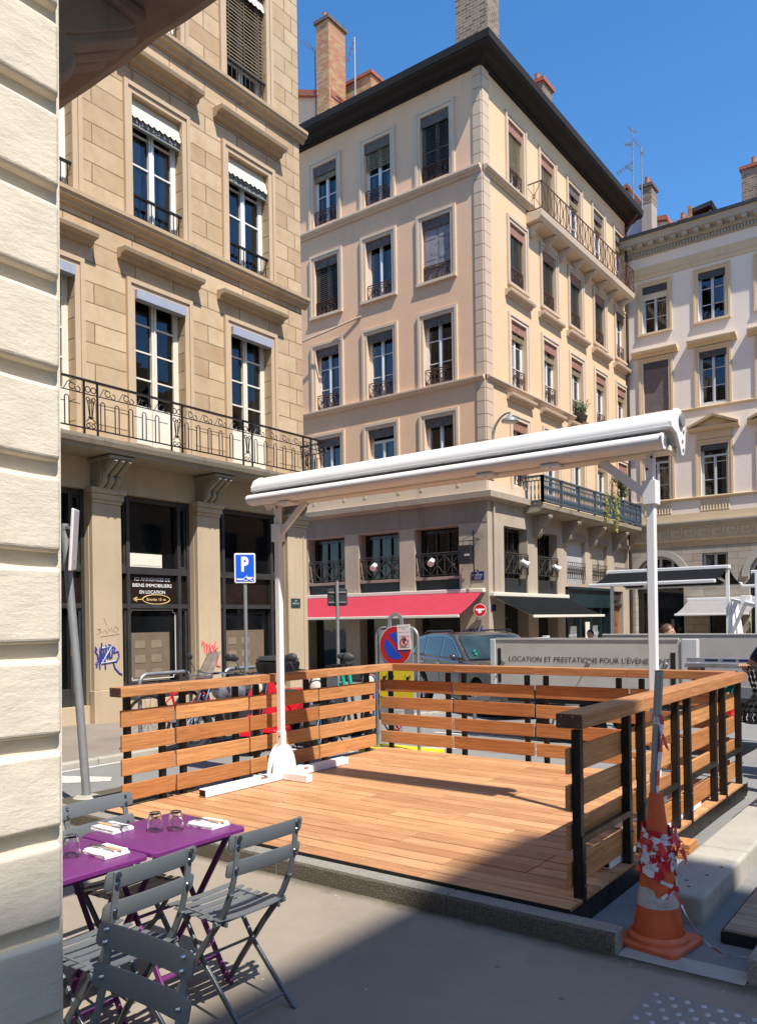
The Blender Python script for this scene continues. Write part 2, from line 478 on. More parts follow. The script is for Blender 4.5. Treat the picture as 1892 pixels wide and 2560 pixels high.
    M['brickgrey'] = ashlar('sooty_brown_chimney_brick', (.26, .20, .15), (.11, .085, .075), (.36, .31, .24), 'YZ0', .26, .10, .014, .5, stain=.3)
    M['brickgreyx'] = ashlar('sooty_brown_chimney_brick_front', (.30, .24, .18), (.12, .095, .085), (.38, .33, .26), 'XZ0', .26, .10, .014, .5, stain=.3)
    M['brickx'] = ashlar('red_and_yellow_chimney_brick_front', (.38, .14, .08), (.50, .37, .19), (.42, .33, .22), 'XZ0', .25, .095, .012, .5, stain=.3)
    M['tile'] = plain('red_clay_tiles', (.30, .10, .06), .8, var=.35, scale=14, bump=.4)
    M['clay'] = plain('clay_pot', (.42, .20, .13), .8, var=.15)
    M['chimplaster'] = wallmat('grey_chimney_render', (.40, .355, .30), (.12, .10, .085), .6, .6, .15)
    # objects
    M['deckwood'] = woodmat('decking_hardwood', (.66, .385, .20), (.44, .215, .105), 'x', 'face')
    M['boardx'] = woodmat('board_hardwood_x', (.62, .31, .125), (.42, .165, .06), 'x')
    M['boardy'] = woodmat('board_hardwood_y', (.64, .335, .14), (.44, .18, .065), 'y')
    M['capx'] = woodmat('rail_hardwood_x', (.52, .26, .115), (.40, .17, .07), 'x')
    M['capy'] = woodmat('rail_hardwood_y', (.55, .285, .13), (.45, .205, .085), 'y')
    M['endgrain'] = plain('dark_end_grain', (.10, .045, .025), .7, var=.2, scale=30)
    M['blacksteel'] = plain('black_painted_steel', (.010, .009, .008), .42, .2, .3, 9)
    M['screw'] = plain('zinc_screw', (.55, .55, .52), .35, .8)
    M['galv'] = plain('galvanised_steel', (.30, .31, .32), .45, .6, .12, 9)
    M['polegrey'] = plain('grey_painted_pole', (.25, .26, .265), .5, .25, .1, 9)
    M['alu'] = plain('dull_anodised_aluminium', (.50, .47, .43), .55, .1, .07, 3, dirt=((.34, .31, .28), 2.5, .4))
    M['alu2'] = plain('bright_aluminium_profile', (.50, .52, .55), .35, .8, .08, 4)
    M['purple'] = plain('purple_lacquer', (.155, .026, .150), .42, 0, .05, 3, spec=.5)
    M['chairgrey'] = plain('storm_grey_lacquer', (.150, .165, .175), .36, .1, .06, 4)
    M['chairdark'] = plain('worn_grey_steel', (.055, .06, .066), .4, .2, .2, 9)
    M['linen'] = plain('white_paper_napkin', (.82, .80, .82), .85, var=.02, bump=.15, bscale=220)
    M['cutlery'] = plain('stainless_cutlery', (.50, .50, .50), .2, 1, .1)
    M['handlewood'] = plain('pale_wood_handle', (.62, .37, .19), .5, var=.12, scale=30)
    g = NT('tumbler_glass'); g.setp(.0, 0, .5); g.color((1, 1, 1)); g.b.inputs['Transmission Weight'].default_value = 1
    g.b.inputs['IOR'].default_value = 1.45; g.bump(g.noise(22, 2), .12, .01); M['tumbler'] = g.m
    M['coneorange'] = plain('orange_cone_rubber', (.60, .095, .022), .55, var=.14, scale=7, bump=.15, bscale=80, dirt=((.34, .06, .02), 7, .6))
    M['cone_base'] = plain('dusty_orange_rubber', (.62, .125, .045), .75, var=.15, scale=9, bump=.2, bscale=90, dirt=((.42, .24, .16), 8, .7))
    M['coneband'] = plain('scuffed_white_band', (.46, .43, .41), .5, var=.12, scale=8, dirt=((.12, .10, .09), 15, .8))
    M['tapered'] = plain('red_tape', (.62, .02, .03), .35, var=.06); M['tapewhite'] = plain('white_tape', (.72, .68, .72), .35, var=.04)
    M['signred'] = plain('sign_red', (.55, .008, .012), .4, var=.04); M['signblue'] = plain('sign_blue', (.008, .07, .52), .4, var=.04)
    M['signblue2'] = plain('parking_sign_blue', (.01, .10, .62), .35, var=.03)
    M['signwhite'] = plain('sign_white', (.78, .76, .75), .45, var=.03); M['signgrey'] = plain('sign_grey', (.29, .29, .30), .45, var=.05)
    M['signyellow'] = plain('sign_yellow', (.80, .62, .02), .45, var=.04); M['ink'] = plain('black_ink', (.012, .012, .012), .5)
    M['nameplate'] = plain('enamel_blue_plate', (.012, .018, .10), .35, var=.06); M['greenplate'] = plain('enamel_green_plate', (.02, .06, .055), .4)
    M['blackgloss'] = plain('black_gloss', (.015, .015, .016), .25, 0, .1, spec=.5)
    M['rubber'] = plain('black_rubber', (.012, .012, .012), .8)
    M['carpaint'] = plain('graphite_grey_paint', (.075, .078, .085), .28, .5, .05, 2, coat=.8)
    M['chrome'] = plain('chrome', (.55, .55, .56), .12, 1, .05)
    M['greyplastic'] = plain('dark_grey_plastic', (.035, .036, .038), .55, var=.1)
    M['redplastic'] = plain('red_gloss_plastic', (.58, .01, .022), .25, 0, .05, coat=.5)
    M['orangeplastic'] = plain('orange_gloss_plastic', (.75, .13, .015), .3, 0, .05)
    M['silverpaint'] = plain('silver_blue_paint', (.42, .45, .52), .25, .6, .05, coat=.5)
    M['mint'] = plain('mint_green_plastic', (.015, .33, .22), .4, var=.06)
    M['tealcloth'] = plain('turquoise_cloth', (.01, .32, .36), .8)
    M['bluemetal'] = plain('navy_blue_metal', (.02, .06, .16), .5, var=.15)
    M['graffblue'] = plain('blue_spray_paint', (.025, .035, .26), .6, var=.2); M['graffred'] = plain('red_spray_paint', (.72, .08, .10), .6, var=.2)
    M['graffwhite'] = plain('pale_blue_spray_paint', (.50, .60, .78), .6); M['graffgrey'] = plain('grey_marker', (.26, .19, .12), .7)
    M['gold'] = plain('gold_letters', (.72, .50, .20), .5, var=.05)
    M['skin'] = plain('skin', (.52, .30, .205), .55, var=.08, scale=12); M['skin2'] = plain('tanned_skin', (.44, .235, .15), .55, var=.08, scale=12)
    M['hairbrown'] = plain('brown_hair', (.11, .05, .025), .45, var=.4, scale=30, bump=.5, bscale=90)
    M['hairblack'] = plain('dark_hair', (.02, .01, .010), .45, var=.4, scale=30, bump=.5, bscale=90)
    M['navy'] = plain('navy_cotton', (.016, .018, .04), .85, var=.15, scale=8, bump=.2, bscale=120)
    M['blackfabric'] = plain('black_fabric', (.010, .010, .011), .9, var=.3, scale=9, bump=.3, bscale=60)
    M['leaf'] = plain('grey_green_leaf', (.085, .12, .045), .6, var=.4, scale=30); M['leafy'] = plain('yellow_green_leaf', (.22, .22, .035), .6, var=.4, scale=30)
    M['stem'] = plain('twig_bark', (.10, .065, .04), .8)
    g = NT('smoked_plexiglass'); g.setp(.05, 0, .5); g.color(g.mix(g.noise(3), (.10, .10, .11), (.16, .15, .17))); g.b.inputs['Alpha'].default_value = .38; M['plexi'] = g.m
    M['tactile'] = plain('tactile_slab', (.25, .225, .20), .85, var=.08, scale=3, bump=.3, bscale=150)
    M['stud'] = plain('steel_stud', (.50, .50, .49), .4, .6)
    M['lampglass'] = plain('lamp_lens', (.62, .55, .45), .3)
    M['whitecloth'] = plain('white_cloth', (.74, .74, .80), .85, var=.03, scale=8, bump=.3, bscale=14, bdist=.03)
    M['bluecloth'] = plain('navy_blue_cloth', (.03, .05, .20), .85)
    M['sheenwood'] = woodmat('weathered_deck_board', (.42, .33, .25), (.33, .25, .19), 'x', 'face')
setup_materials()
# ---------------------------------------------------------------- ground and streets
def zg(y):
    return 0 if y < 7 else -.03 * (min(y, 22) - 7)

def sheet(name, m, x0, x1, y0, y1, dz, kind='structure', th=0):
    b = MB(); ys = [y0] + [y for y in (7, 22) if y0 < y < y1] + [y1]
    for a, c in zip(ys, ys[1:]):
        za, zc = zg(a) + dz, zg(c) + dz
        b.quad((x0, a, za), (x1, a, za), (x1, c, zc), (x0, c, zc))
        if th:
            b.quad((x1, a, za), (x1, c, zc), (x1, c, zc - th), (x1, a, za - th))
            b.quad((x0, a, za), (x0, c, zc), (x0, c, zc - th), (x0, a, za - th))
    if th:
        for y in (y0, y1):
            b.quad((x0, y, zg(y) + dz), (x1, y, zg(y) + dz), (x1, y, zg(y) + dz - th), (x0, y, zg(y) + dz - th))
    return struct(b.build(name, m), kind)

sheet('road', M['asphalt'], -160, 120, -90, 220, 0)
sheet('pavement', M['pave'], -6.2, 14, -20, 3.86, .005)
sheet('far_pavement', M['farpave'], -11.8, -8.62, -20, 13.4, .06, th=.1)
b = MB()
for i in range(22):
    y = -6 + i * .9
    b.box(-8.615, -8.48, y + .004, y + .895, zg(y) - .05, zg(y + .45) + .064)
struct(b.build('far_kerb', M['concrete'], bevel=.012))
sheet('corner_pavement', M['farpave'], -19.5, -12.17, 19.0, 22, .06, th=.1)
sheet('square_pavement', M['farpave'], -12.17, 30, 22, 34.7, .006)
# raised pavement island beside the timber terrace
b = MB(); pts = []
x0, x1, y0, y1 = -6.62, -5.82, 3.82, 5.05
for k in range(9):
    t = PI * .5 + PI * .5 * k / 8
    pts.append((x0 + .35 + .35 * math.cos(t), y1 - .35 + .35 * math.sin(t)))
pts += [(x0, y0), (x1, y0), (x1, y1)]
b.prism(pts, lambda a, c, t: (a, c, t), -.02, .112)
struct(b.build('pavement_island', M['pave'], bevel=.015))
sheet('gutter', M['gutter'], -6.95, -6.64, 3.9, 6.2, .006)
# near kerb: bush-hammered face, smoother worn top
b = MB(); xs = [-7.6, -6.3, -5.02, -3.72, -2.42, -1.44]
for i in range(5):
    a, c = xs[i] + .004, xs[i + 1] - .004
    prof = [(3.815, -.03), (3.945, -.03), (3.945, .115), (3.83, .115), (3.818, .10)]
    if i < 4:
        b.prism(prof, lambda p, q, t: (t, p, q), a, c)
    else:
        rows = []
        for x, sy in ((a, 1), (c - .05, 1), (c - .02, .94), (c - .005, .82), (c, .6)):
            rows.append(lambda p, q, x=x, sy=sy: (x, 3.88 + (p - 3.88) * sy, q if q < 0 else q * (1 - (1 - sy) * .15)))
        b.strip(prof, rows)
kerb = struct(b.build('kerb', [M['granite'], M['granite_rough']], bevel=.012))
for p in kerb.data.polygons:
    if p.normal.y < -.7: p.material_index = 1
sheet('flat_kerb', M['concrete'], -1.44, -.86, 3.83, 3.98, .008)
# stone kerb blocks right of the terrace
b = MB()
for y0_, y1_ in ((4.47, 5.52), (5.528, 6.6), (6.608, 7.7), (7.708, 8.8)):
    b.box(-1.50, -1.20, y0_, y1_, -.05, .15)
struct(b.build('stone_kerb', M['concrete'], bevel=.018))
b = MB()
for x, y in ((-1.36, 4.72), (-1.29, 4.88), (-1.32, 4.62), (-1.26, 5.08)):
    b.lathe([(.011, 0), (.009, .0015)], (x, y, .150), 10)
struct(b.build('kerb_anchor_plate', M['blackiron']))
# tactile paving
b = MB(); b.box(-1.19, -.55, 2.95, 3.56, -.02, .009)
tp = struct(b.build('tactile_paving', M['tactile'], bevel=.003))
b = MB()
for i in range(9):
    for j in range(9):
        x = -1.155 + i * .067 + (.033 if j % 2 else 0); y = 3.525 - j * .064
        b.lathe([(.0145, 0), (.013, .003), (.008, .0048), (.002, .0053)], (x, y, .009), 12)
struct(b.build('tactile_stud', M['stud'], smooth=40))
# painted road markings
def mark(name, pts, dz=.004):
    b = MB(); b.poly([(x, y, zg(y) + dz) for x, y in pts])
    return struct(b.build(name, M['mark']))
mark('road_marking', [(-8.35, 4.55), (-7.72, 4.8), (-7.42, 5.12), (-7.6, 5.27), (-8.15, 5.0)])
mark('road_marking', [(-8.42, 2.5), (-8.34, 2.5), (-8.30, 6.6), (-8.38, 6.6)])
mark('road_marking', [(-6.3, 8.75), (-4.2, 10.05), (-4.24, 10.14), (-6.4, 8.86)])
mark('road_marking', [(-6.9, 10.6), (-4.9, 10.75), (-4.9, 10.87), (-6.9, 10.72)])
mark('road_marking', [(-8.3, 7.4), (-6.1, 8.2), (-6.14, 8.3), (-8.35, 7.5)])
mark('road_marking', [(-5.2, 9.2), (-3.4, 9.3), (-3.4, 9.38), (-5.2, 9.28)])

# ---------------------------------------------------------------- facade helpers
PA = lambda s, d, z: V((-11.8 + d, s, z))
PB1 = lambda s, d, z: V((s, 22 - d, z))
PB2 = lambda s, d, z: V((-12.17 + d, s, z))
PC = lambda s, d, z: V((s, 34.7 - d, z))

def wall(P, s0, s1, z0, z1, ops, dep, b=None):
    b = b or MB()
    ss = sorted({s0, s1, *[o[0] for o in ops], *[o[1] for o in ops]}); zs = sorted({z0, z1, *[o[2] for o in ops], *[o[3] for o in ops]})
    ss = [q for q in ss if s0 <= q <= s1]; zs = [q for q in zs if z0 <= q <= z1]
    for a, c in zip(ss, ss[1:]):
        for e, f in zip(zs, zs[1:]):
            ms, mz = (a + c) / 2, (e + f) / 2
            if any(o[0] < ms < o[1] and o[2] < mz < o[3] for o in ops): continue
            b.quad(P(a, 0, e), P(c, 0, e), P(c, 0, f), P(a, 0, f))
    for a, c, e, f in [o[:4] for o in ops]:
        D = -dep
        b.quad(P(a, 0, e), P(a, D, e), P(a, D, f), P(a, 0, f)); b.quad(P(c, 0, e), P(c, D, e), P(c, D, f), P(c, 0, f))
        b.quad(P(a, 0, e), P(c, 0, e), P(c, D, e), P(a, D, e)); b.quad(P(a, 0, f), P(c, 0, f), P(c, D, f), P(a, D, f))
    return b

def scallop(b, P, s0, s1, zt, zb, d0, d1, n=8, dip=.05, tilt=0):
    pts = [(s1, zt), (s0, zt)]
    w = (s1 - s0) / n
    for i in range(n):
        for k in range(5):
            t = k / 5
            pts.append((s0 + w * (i + t), zb - dip * math.sin(PI * t)))
    pts.append((s1, zb))
    b.prism(pts, lambda a, c, t: P(a, t + (zt - c) * tilt, c), d0, d1)

def xrail(P, s0, s1, z0, z1, d, mat, par, n=3, w=.018, name='railing', feet=True):
    b = MB()
    L = lambda a, c, e, f, k=w: b.bar(P(a, d, c), P(e, d, f), k)
    L(s0, z1, s1, z1, w * 1.5); L(s0, z1 - .07, s1, z1 - .07); L(s0, z0 + .03, s1, z0 + .03)
    pw = (s1 - s0) / n
    for i in range(n + 1):
        a = s0 + pw * i
        L(a, z0, a, z1)
    for i in range(n):
        a = s0 + pw * i; m = a + pw / 2; zm = (z0 + z1 - .05) / 2
        L(a, z0 + .03, a + pw, z1 - .07); L(a, z1 - .07, a + pw, z0 + .03); L(m, z0 + .03, m, z1 - .07)
        b.fbox(P, m - .025, m + .025, d - .012, d + .012, zm - .025, zm + .025)
    return b.build(name, mat, par)

WN = [0]
def window(bld, P, s0, s1, z0, z1, dep=.22, fr='whitepaint', rows=3, glass='glass', blind=None, val=None, rail=None,
           surround=None, hood=None, mull=True, door=0, sill=None, transom=0):
    """one window of a facade: frame mesh as the part, everything on it as sub-parts"""
    WN[0] += 1; R = random.Random(WN[0])
    b = MB(); F = M[fr]; D = -dep
    w = .065
    zb = z0
    b.fbox(P, s0, s0 + w, D, D + .06, z0, z1); b.fbox(P, s1 - w, s1, D, D + .06, z0, z1)
    b.fbox(P, s0 + w, s1 - w, D, D + .058, z1 - w, z1); b.fbox(P, s0 + w, s1 - w, D, D + .058, z0, z0 + w * 1.2)
    m = (s0 + s1) / 2
    if mull:
        b.fbox(P, m - .055, m + .055, D + .002, D + .075, z0 + .02, z1 - .02 - transom)
        b.fbox(P, m - .012, m + .012, D + .075, D + .09, z0 + .02, z1 - .02 - transom)
        for a in (s0 + w, s1 - w - .04): b.fbox(P, a, a + .04, D + .004, D + .05, z0 + w, z1 - w)
    if transom:
        b.fbox(P, s0 + w, s1 - w, D + .003, D + .07, z1 - transom - .04, z1 - transom + .04)
    zd = z0 + door
    if door:
        b.fbox(P, s0 + w, s1 - w, D + .001, D + .04, z0 + w, zd)
        for a, c in ((s0 + w + .06, m - .07), (m + .07, s1 - w - .06)):
            b.fbox(P, a, c, D + .04, D + .052, z0 + w + .1, zd - .1)
    for i in range(1, rows):
        z = zd + (z1 - zd) * i / rows
        b.fbox(P, s0 + w, s1 - w, D + .006, D + .045, z - .014, z + .014)
    win = b.build('window', F, bld)
    b = MB(); j = lambda: D + .012 + R.uniform(-.004, .004)
    nz = max(1, rows); cols = (s0 + .03, m, s1 - .03)
    for a, c in zip(cols, cols[1:]):
        for i in range(nz):
            e = zd + (z1 - zd) * i / nz; f = zd + (z1 - zd) * (i + 1) / nz
            b.quad(P(a, j(), e), P(c, j(), e), P(c, j(), f), P(a, j(), f))
    b.build('pane', M['w' + glass], win, recalc=False)
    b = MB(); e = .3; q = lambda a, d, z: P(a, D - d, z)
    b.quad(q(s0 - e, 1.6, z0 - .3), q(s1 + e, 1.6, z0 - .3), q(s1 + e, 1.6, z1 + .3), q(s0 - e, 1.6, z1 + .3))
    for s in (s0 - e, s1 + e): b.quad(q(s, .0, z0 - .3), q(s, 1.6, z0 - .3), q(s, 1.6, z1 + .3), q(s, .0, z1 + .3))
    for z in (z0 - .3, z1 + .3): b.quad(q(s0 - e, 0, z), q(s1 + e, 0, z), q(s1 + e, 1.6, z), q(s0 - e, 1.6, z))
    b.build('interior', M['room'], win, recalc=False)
    cur = R.random()
    if cur < .62:
        for side in ((0, 1) if cur < .40 else ((0,) if cur < .5 else (1,))):
            b = MB(); wd = (s1 - s0) * R.uniform(.16, .34); a = s0 + .04 if side == 0 else s1 - .04 - wd; n = 16
            pts = [(a + wd * i / n, .07 + .022 * math.sin(i * 1.9) + R.uniform(0, .006)) for i in range(n + 1)]
            for (xa, da), (xb, db) in zip(pts, pts[1:]): b.quad(q(xa, da, z0), q(xb, db, z0), q(xb, db * .9, z1), q(xa, da * .9, z1))
            b.build('curtain', M['curtain'], win, recalc=False, smooth=60)
    if blind:
        kind, frac, bm = blind[:3]
        b = MB(); h = z1 - z0; zl = z1 - h * frac; dd = blind[3] if len(blind) > 3 else D + .12
        if kind == 'slat':
            z = z1; 
            while z > zl:
                b.hexa([P(s0 + .02, dd - .008, z - .004), P(s1 - .02, dd - .008, z - .004), P(s1 - .02, dd + .016, z - .054), P(s0 + .02, dd + .016, z - .054),
                        P(s0 + .02, dd - .002, z - .002), P(s1 - .02, dd - .002, z - .002), P(s1 - .02, dd + .022, z - .052), P(s0 + .02, dd + .022, z - .052)])
                z -= .072
            for a in (s0 + .15, m, s1 - .15): b.fbox(P, a - .006, a + .006, dd + .02, dd + .024, zl, z1)
        elif kind == 'roll':       # slats gathered in a bundle at zl
            for k in range(5): b.fbox(P, s0 + .03, s1 - .03, dd - .03, dd + .03 + R.uniform(-.01, .012), zl + .034 * k, zl + .034 * k + .027)
            for a in (s0 + .2, m, s1 - .2): b.fbox(P, a - .012, a + .012, dd + .03, dd + .046, zl - .01, zl + .2)
        elif kind == 'solid':
            b.fbox(P, s0 + .01, s1 - .01, dd, dd + .03, zl, z1)
            for k in range(int((z1 - zl) / .055)): b.fbox(P, s0 + .012, s1 - .012, dd + .03, dd + .036, zl + k * .055, zl + k * .055 + .046)
        elif kind == 'panel':
            for a, c in ((s0 + .03, m - .01), (m + .01, s1 - .03)):
                b.fbox(P, a, c, dd, dd + .03, zl, z1 - .02)
                for k in range(3):
                    e = zl + (z1 - zl) * k / 3
                    b.fbox(P, a + .05, c - .05, dd + .03, dd + .038, e + .05, e + (z1 - zl) / 3 - .05)
        b.build('blind', M[bm], win)
    if val:
        vm, vh, kind = val
        b = MB()
        if kind == 'metal': scallop(b, P, s0 + .01, s1 - .01, z1 - .005, z1 - vh, -.05, -.03, 9, .045)
        elif kind == 'cloth':
            scallop(b, P, s0 + .01, s1 - .01, z1 - .005, z1 - vh, -.12, -.105, 9, .05, .32)
        elif kind == 'box':
            b.fbox(P, s0 + .01, s1 - .01, -.06, .09, z1 - vh, z1 - .005)
        b.build('valance' if kind != 'box' else 'shutter_box', M[vm], win)
    if rail:
        kind, rm, rh = rail[:3]
        if kind == 'x': xrail(P, s0 + .02, s1 - .02, z0 + .04, z0 + rh, -.06, M[rm], win, rail[3] if len(rail) > 3 else 3)
        elif kind == 'bars':
            b = MB(); b.bar(P(s0, -.03, z0 + rh), P(s1, -.03, z0 + rh), .05, .035)
            for k in range(9):
                a = s0 + (s1 - s0) * (k + .5) / 9
                b.bar(P(a, -.03, z0 + .02), P(a, -.03, z0 + rh), .014)
            b.bar(P(s0, -.03, z0 + .06), P(s1, -.03, z0 + .06), .02)
            b.build('railing', M[rm], win)
    if surround:
        sm, sw, bot = surround[:3]
        b = MB()
        for (o0, o1, d) in ((0, sw * .55, .035), (sw * .55, sw, .065)):
            zb = z0 - bot
            b.fbox(P, s0 - o1, s0 - o0, 0, d, zb if not bot or o1 < sw or 1 else zb, z1 + o1)
            b.fbox(P, s1 + o0, s1 + o1, 0, d, zb, z1 + o1)
            b.fbox(P, s0 - o0, s1 + o0, 0, d - .002, z1 + o0, z1 + o1)
        if len(surround) > 3 and surround[3]:
            b.fbox(P, s0 - sw, s1 + sw, 0, .10, z0 - bot - .09, z0 - bot)
        b.build('surround', M[sm], win)
    if hood:
        hm, za, zb_, ext, proj = hood
        b = MB()
        prof = [(0, za), (proj * .35, za + .01), (proj * .45, za + (zb_ - za) * .4), (proj * .92, za + (zb_ - za) * .5), (proj, za + (zb_ - za) * .85), (proj, zb_), (0, zb_ + .02)]
        b.prism(prof, lambda a, c, t: P(t, a, c), s0 - ext, s1 + ext)
        b.build('hood', M[hm], win, bevel=.006)
    return win

def course(bld, P, s0, s1, z0, z1, proj, mat, name='string_course'):
    b = MB(); h = z1 - z0
    prof = [(0, z0), (proj * .3, z0), (proj * .42, z0 + h * .3), (proj * .8, z0 + h * .42), (proj * .88, z0 + h * .62), (proj, z0 + h * .7), (proj, z1), (0, z1 + .03)]
    b.prism(prof, lambda a, c, t: P(t, a, c), s0, s1)
    return b.build(name, M[mat], bld)

def console(bld, P, s, w, zt, zb, proj, mat, name='console'):
    """S-shaped scroll bracket"""
    h = zt - zb; pts = [(0, zt), (proj, zt)]
    for k in range(9):
        t = k / 8
        pts.append((proj * (1.0 - .12 * math.sin(PI * t)) - proj * .55 * t * t, zt - h * .12 - h * .42 * t))
    for k in range(1, 8):
        t = k / 7
        pts.append((proj * .45 * (1 - t) + proj * .16 * t + proj * .14 * math.sin(PI * t), zt - h * .54 - h * .46 * t))
    pts.append((0, zb))
    b = MB()
    b.prism(pts, lambda a, c, t: P(t, a, c), s - w / 2, s + w / 2)
    n = 3
    for i in range(n):
        a = s - w / 2 + w * (i + .5) / n
        q = [P(a, p[0] + .012, p[1]) for p in pts[2:-1]]
        b.tube(q, w * .13, 6)
    b.fbox(P, s - w * .62, s + w * .62, 0, proj * 1.04, zt - h * .1, zt - .001)
    return b.build(name, M[mat], bld, bevel=.006)

# ================================================================ building A (golden limestone, left)
A = thing('corner_building', 'tall building of golden limestone blocks with a wrought iron balcony over dark shop windows', 'building', (-11.8, 8, 0))
bays = [(4.24, 5.34), (6.50, 7.60), (8.77, 9.88), (11.03, 12.15)]
opsA = [(a, c, 4.74, 7.54) for a, c in bays] + [(a, c, 8.80, 11.0) for a, c in bays] + [(a, c, 12.42, 14.75) for a, c in bays]
b = wall(PA, 2.0, 13.15, 4.55, 17.2, opsA, .30)
b.quad(PA(13.15, 0, -1), PA(13.15, -9, -1), PA(13.15, -9, 17.2), PA(13.15, 0, 17.2))
b.quad(PA(2, 0, 17.2), PA(13.15, 0, 17.2), PA(13.15, -9, 17.2), PA(2, -9, 17.2))
b.quad(PA(2, -9, -1), PA(13.15, -9, -1), PA(13.15, -9, 17.2), PA(2, -9, 17.2))
b.quad(PA(2, 0, -1), PA(2, -9, -1), PA(2, -9, 17.2), PA(2, 0, 17.2))
b.build('wall', M['ashlarA'], A, recalc=False)
for i, (a, c) in enumerate(bays):
    if i == 0: continue
    window(A, PA, a, c, 4.74, 7.54, .24, 'creamdoor', 4, 'glassdark', val=('bluebox', .16, 'box'), door=.85,
           surround=('trimA', .17, 0), hood=('trimA2', 7.97, 8.14, .33, .26))
    window(A, PA, a, c, 8.80, 11.0, .24, 'whitepaint', 4, 'glass', val=('creamcloth', .36, 'cloth'), blind=('roll', .24, 'greyroll', -.06),
           rail=('bars', 'blackiron', .44), surround=('trimA', .17, 0), hood=('trimA2', 11.50, 11.68, .36, .28))
    window(A, PA, a, c, 12.42, 14.75, .24, 'whitepaint', 4, 'glass', val=('creamcloth', .33, 'cloth') if i > 2 else None,
           blind=('slat', .80, 'brownslat', -.07) if i > 2 else None, rail=('bars', 'greyiron', .5), surround=('trimA', .17, 0))
course(A, PA, 2, 13.26, 8.52, 8.74, .18, 'trimA2'); course(A, PA, 2, 13.26, 12.16, 12.38, .18, 'trimA2')
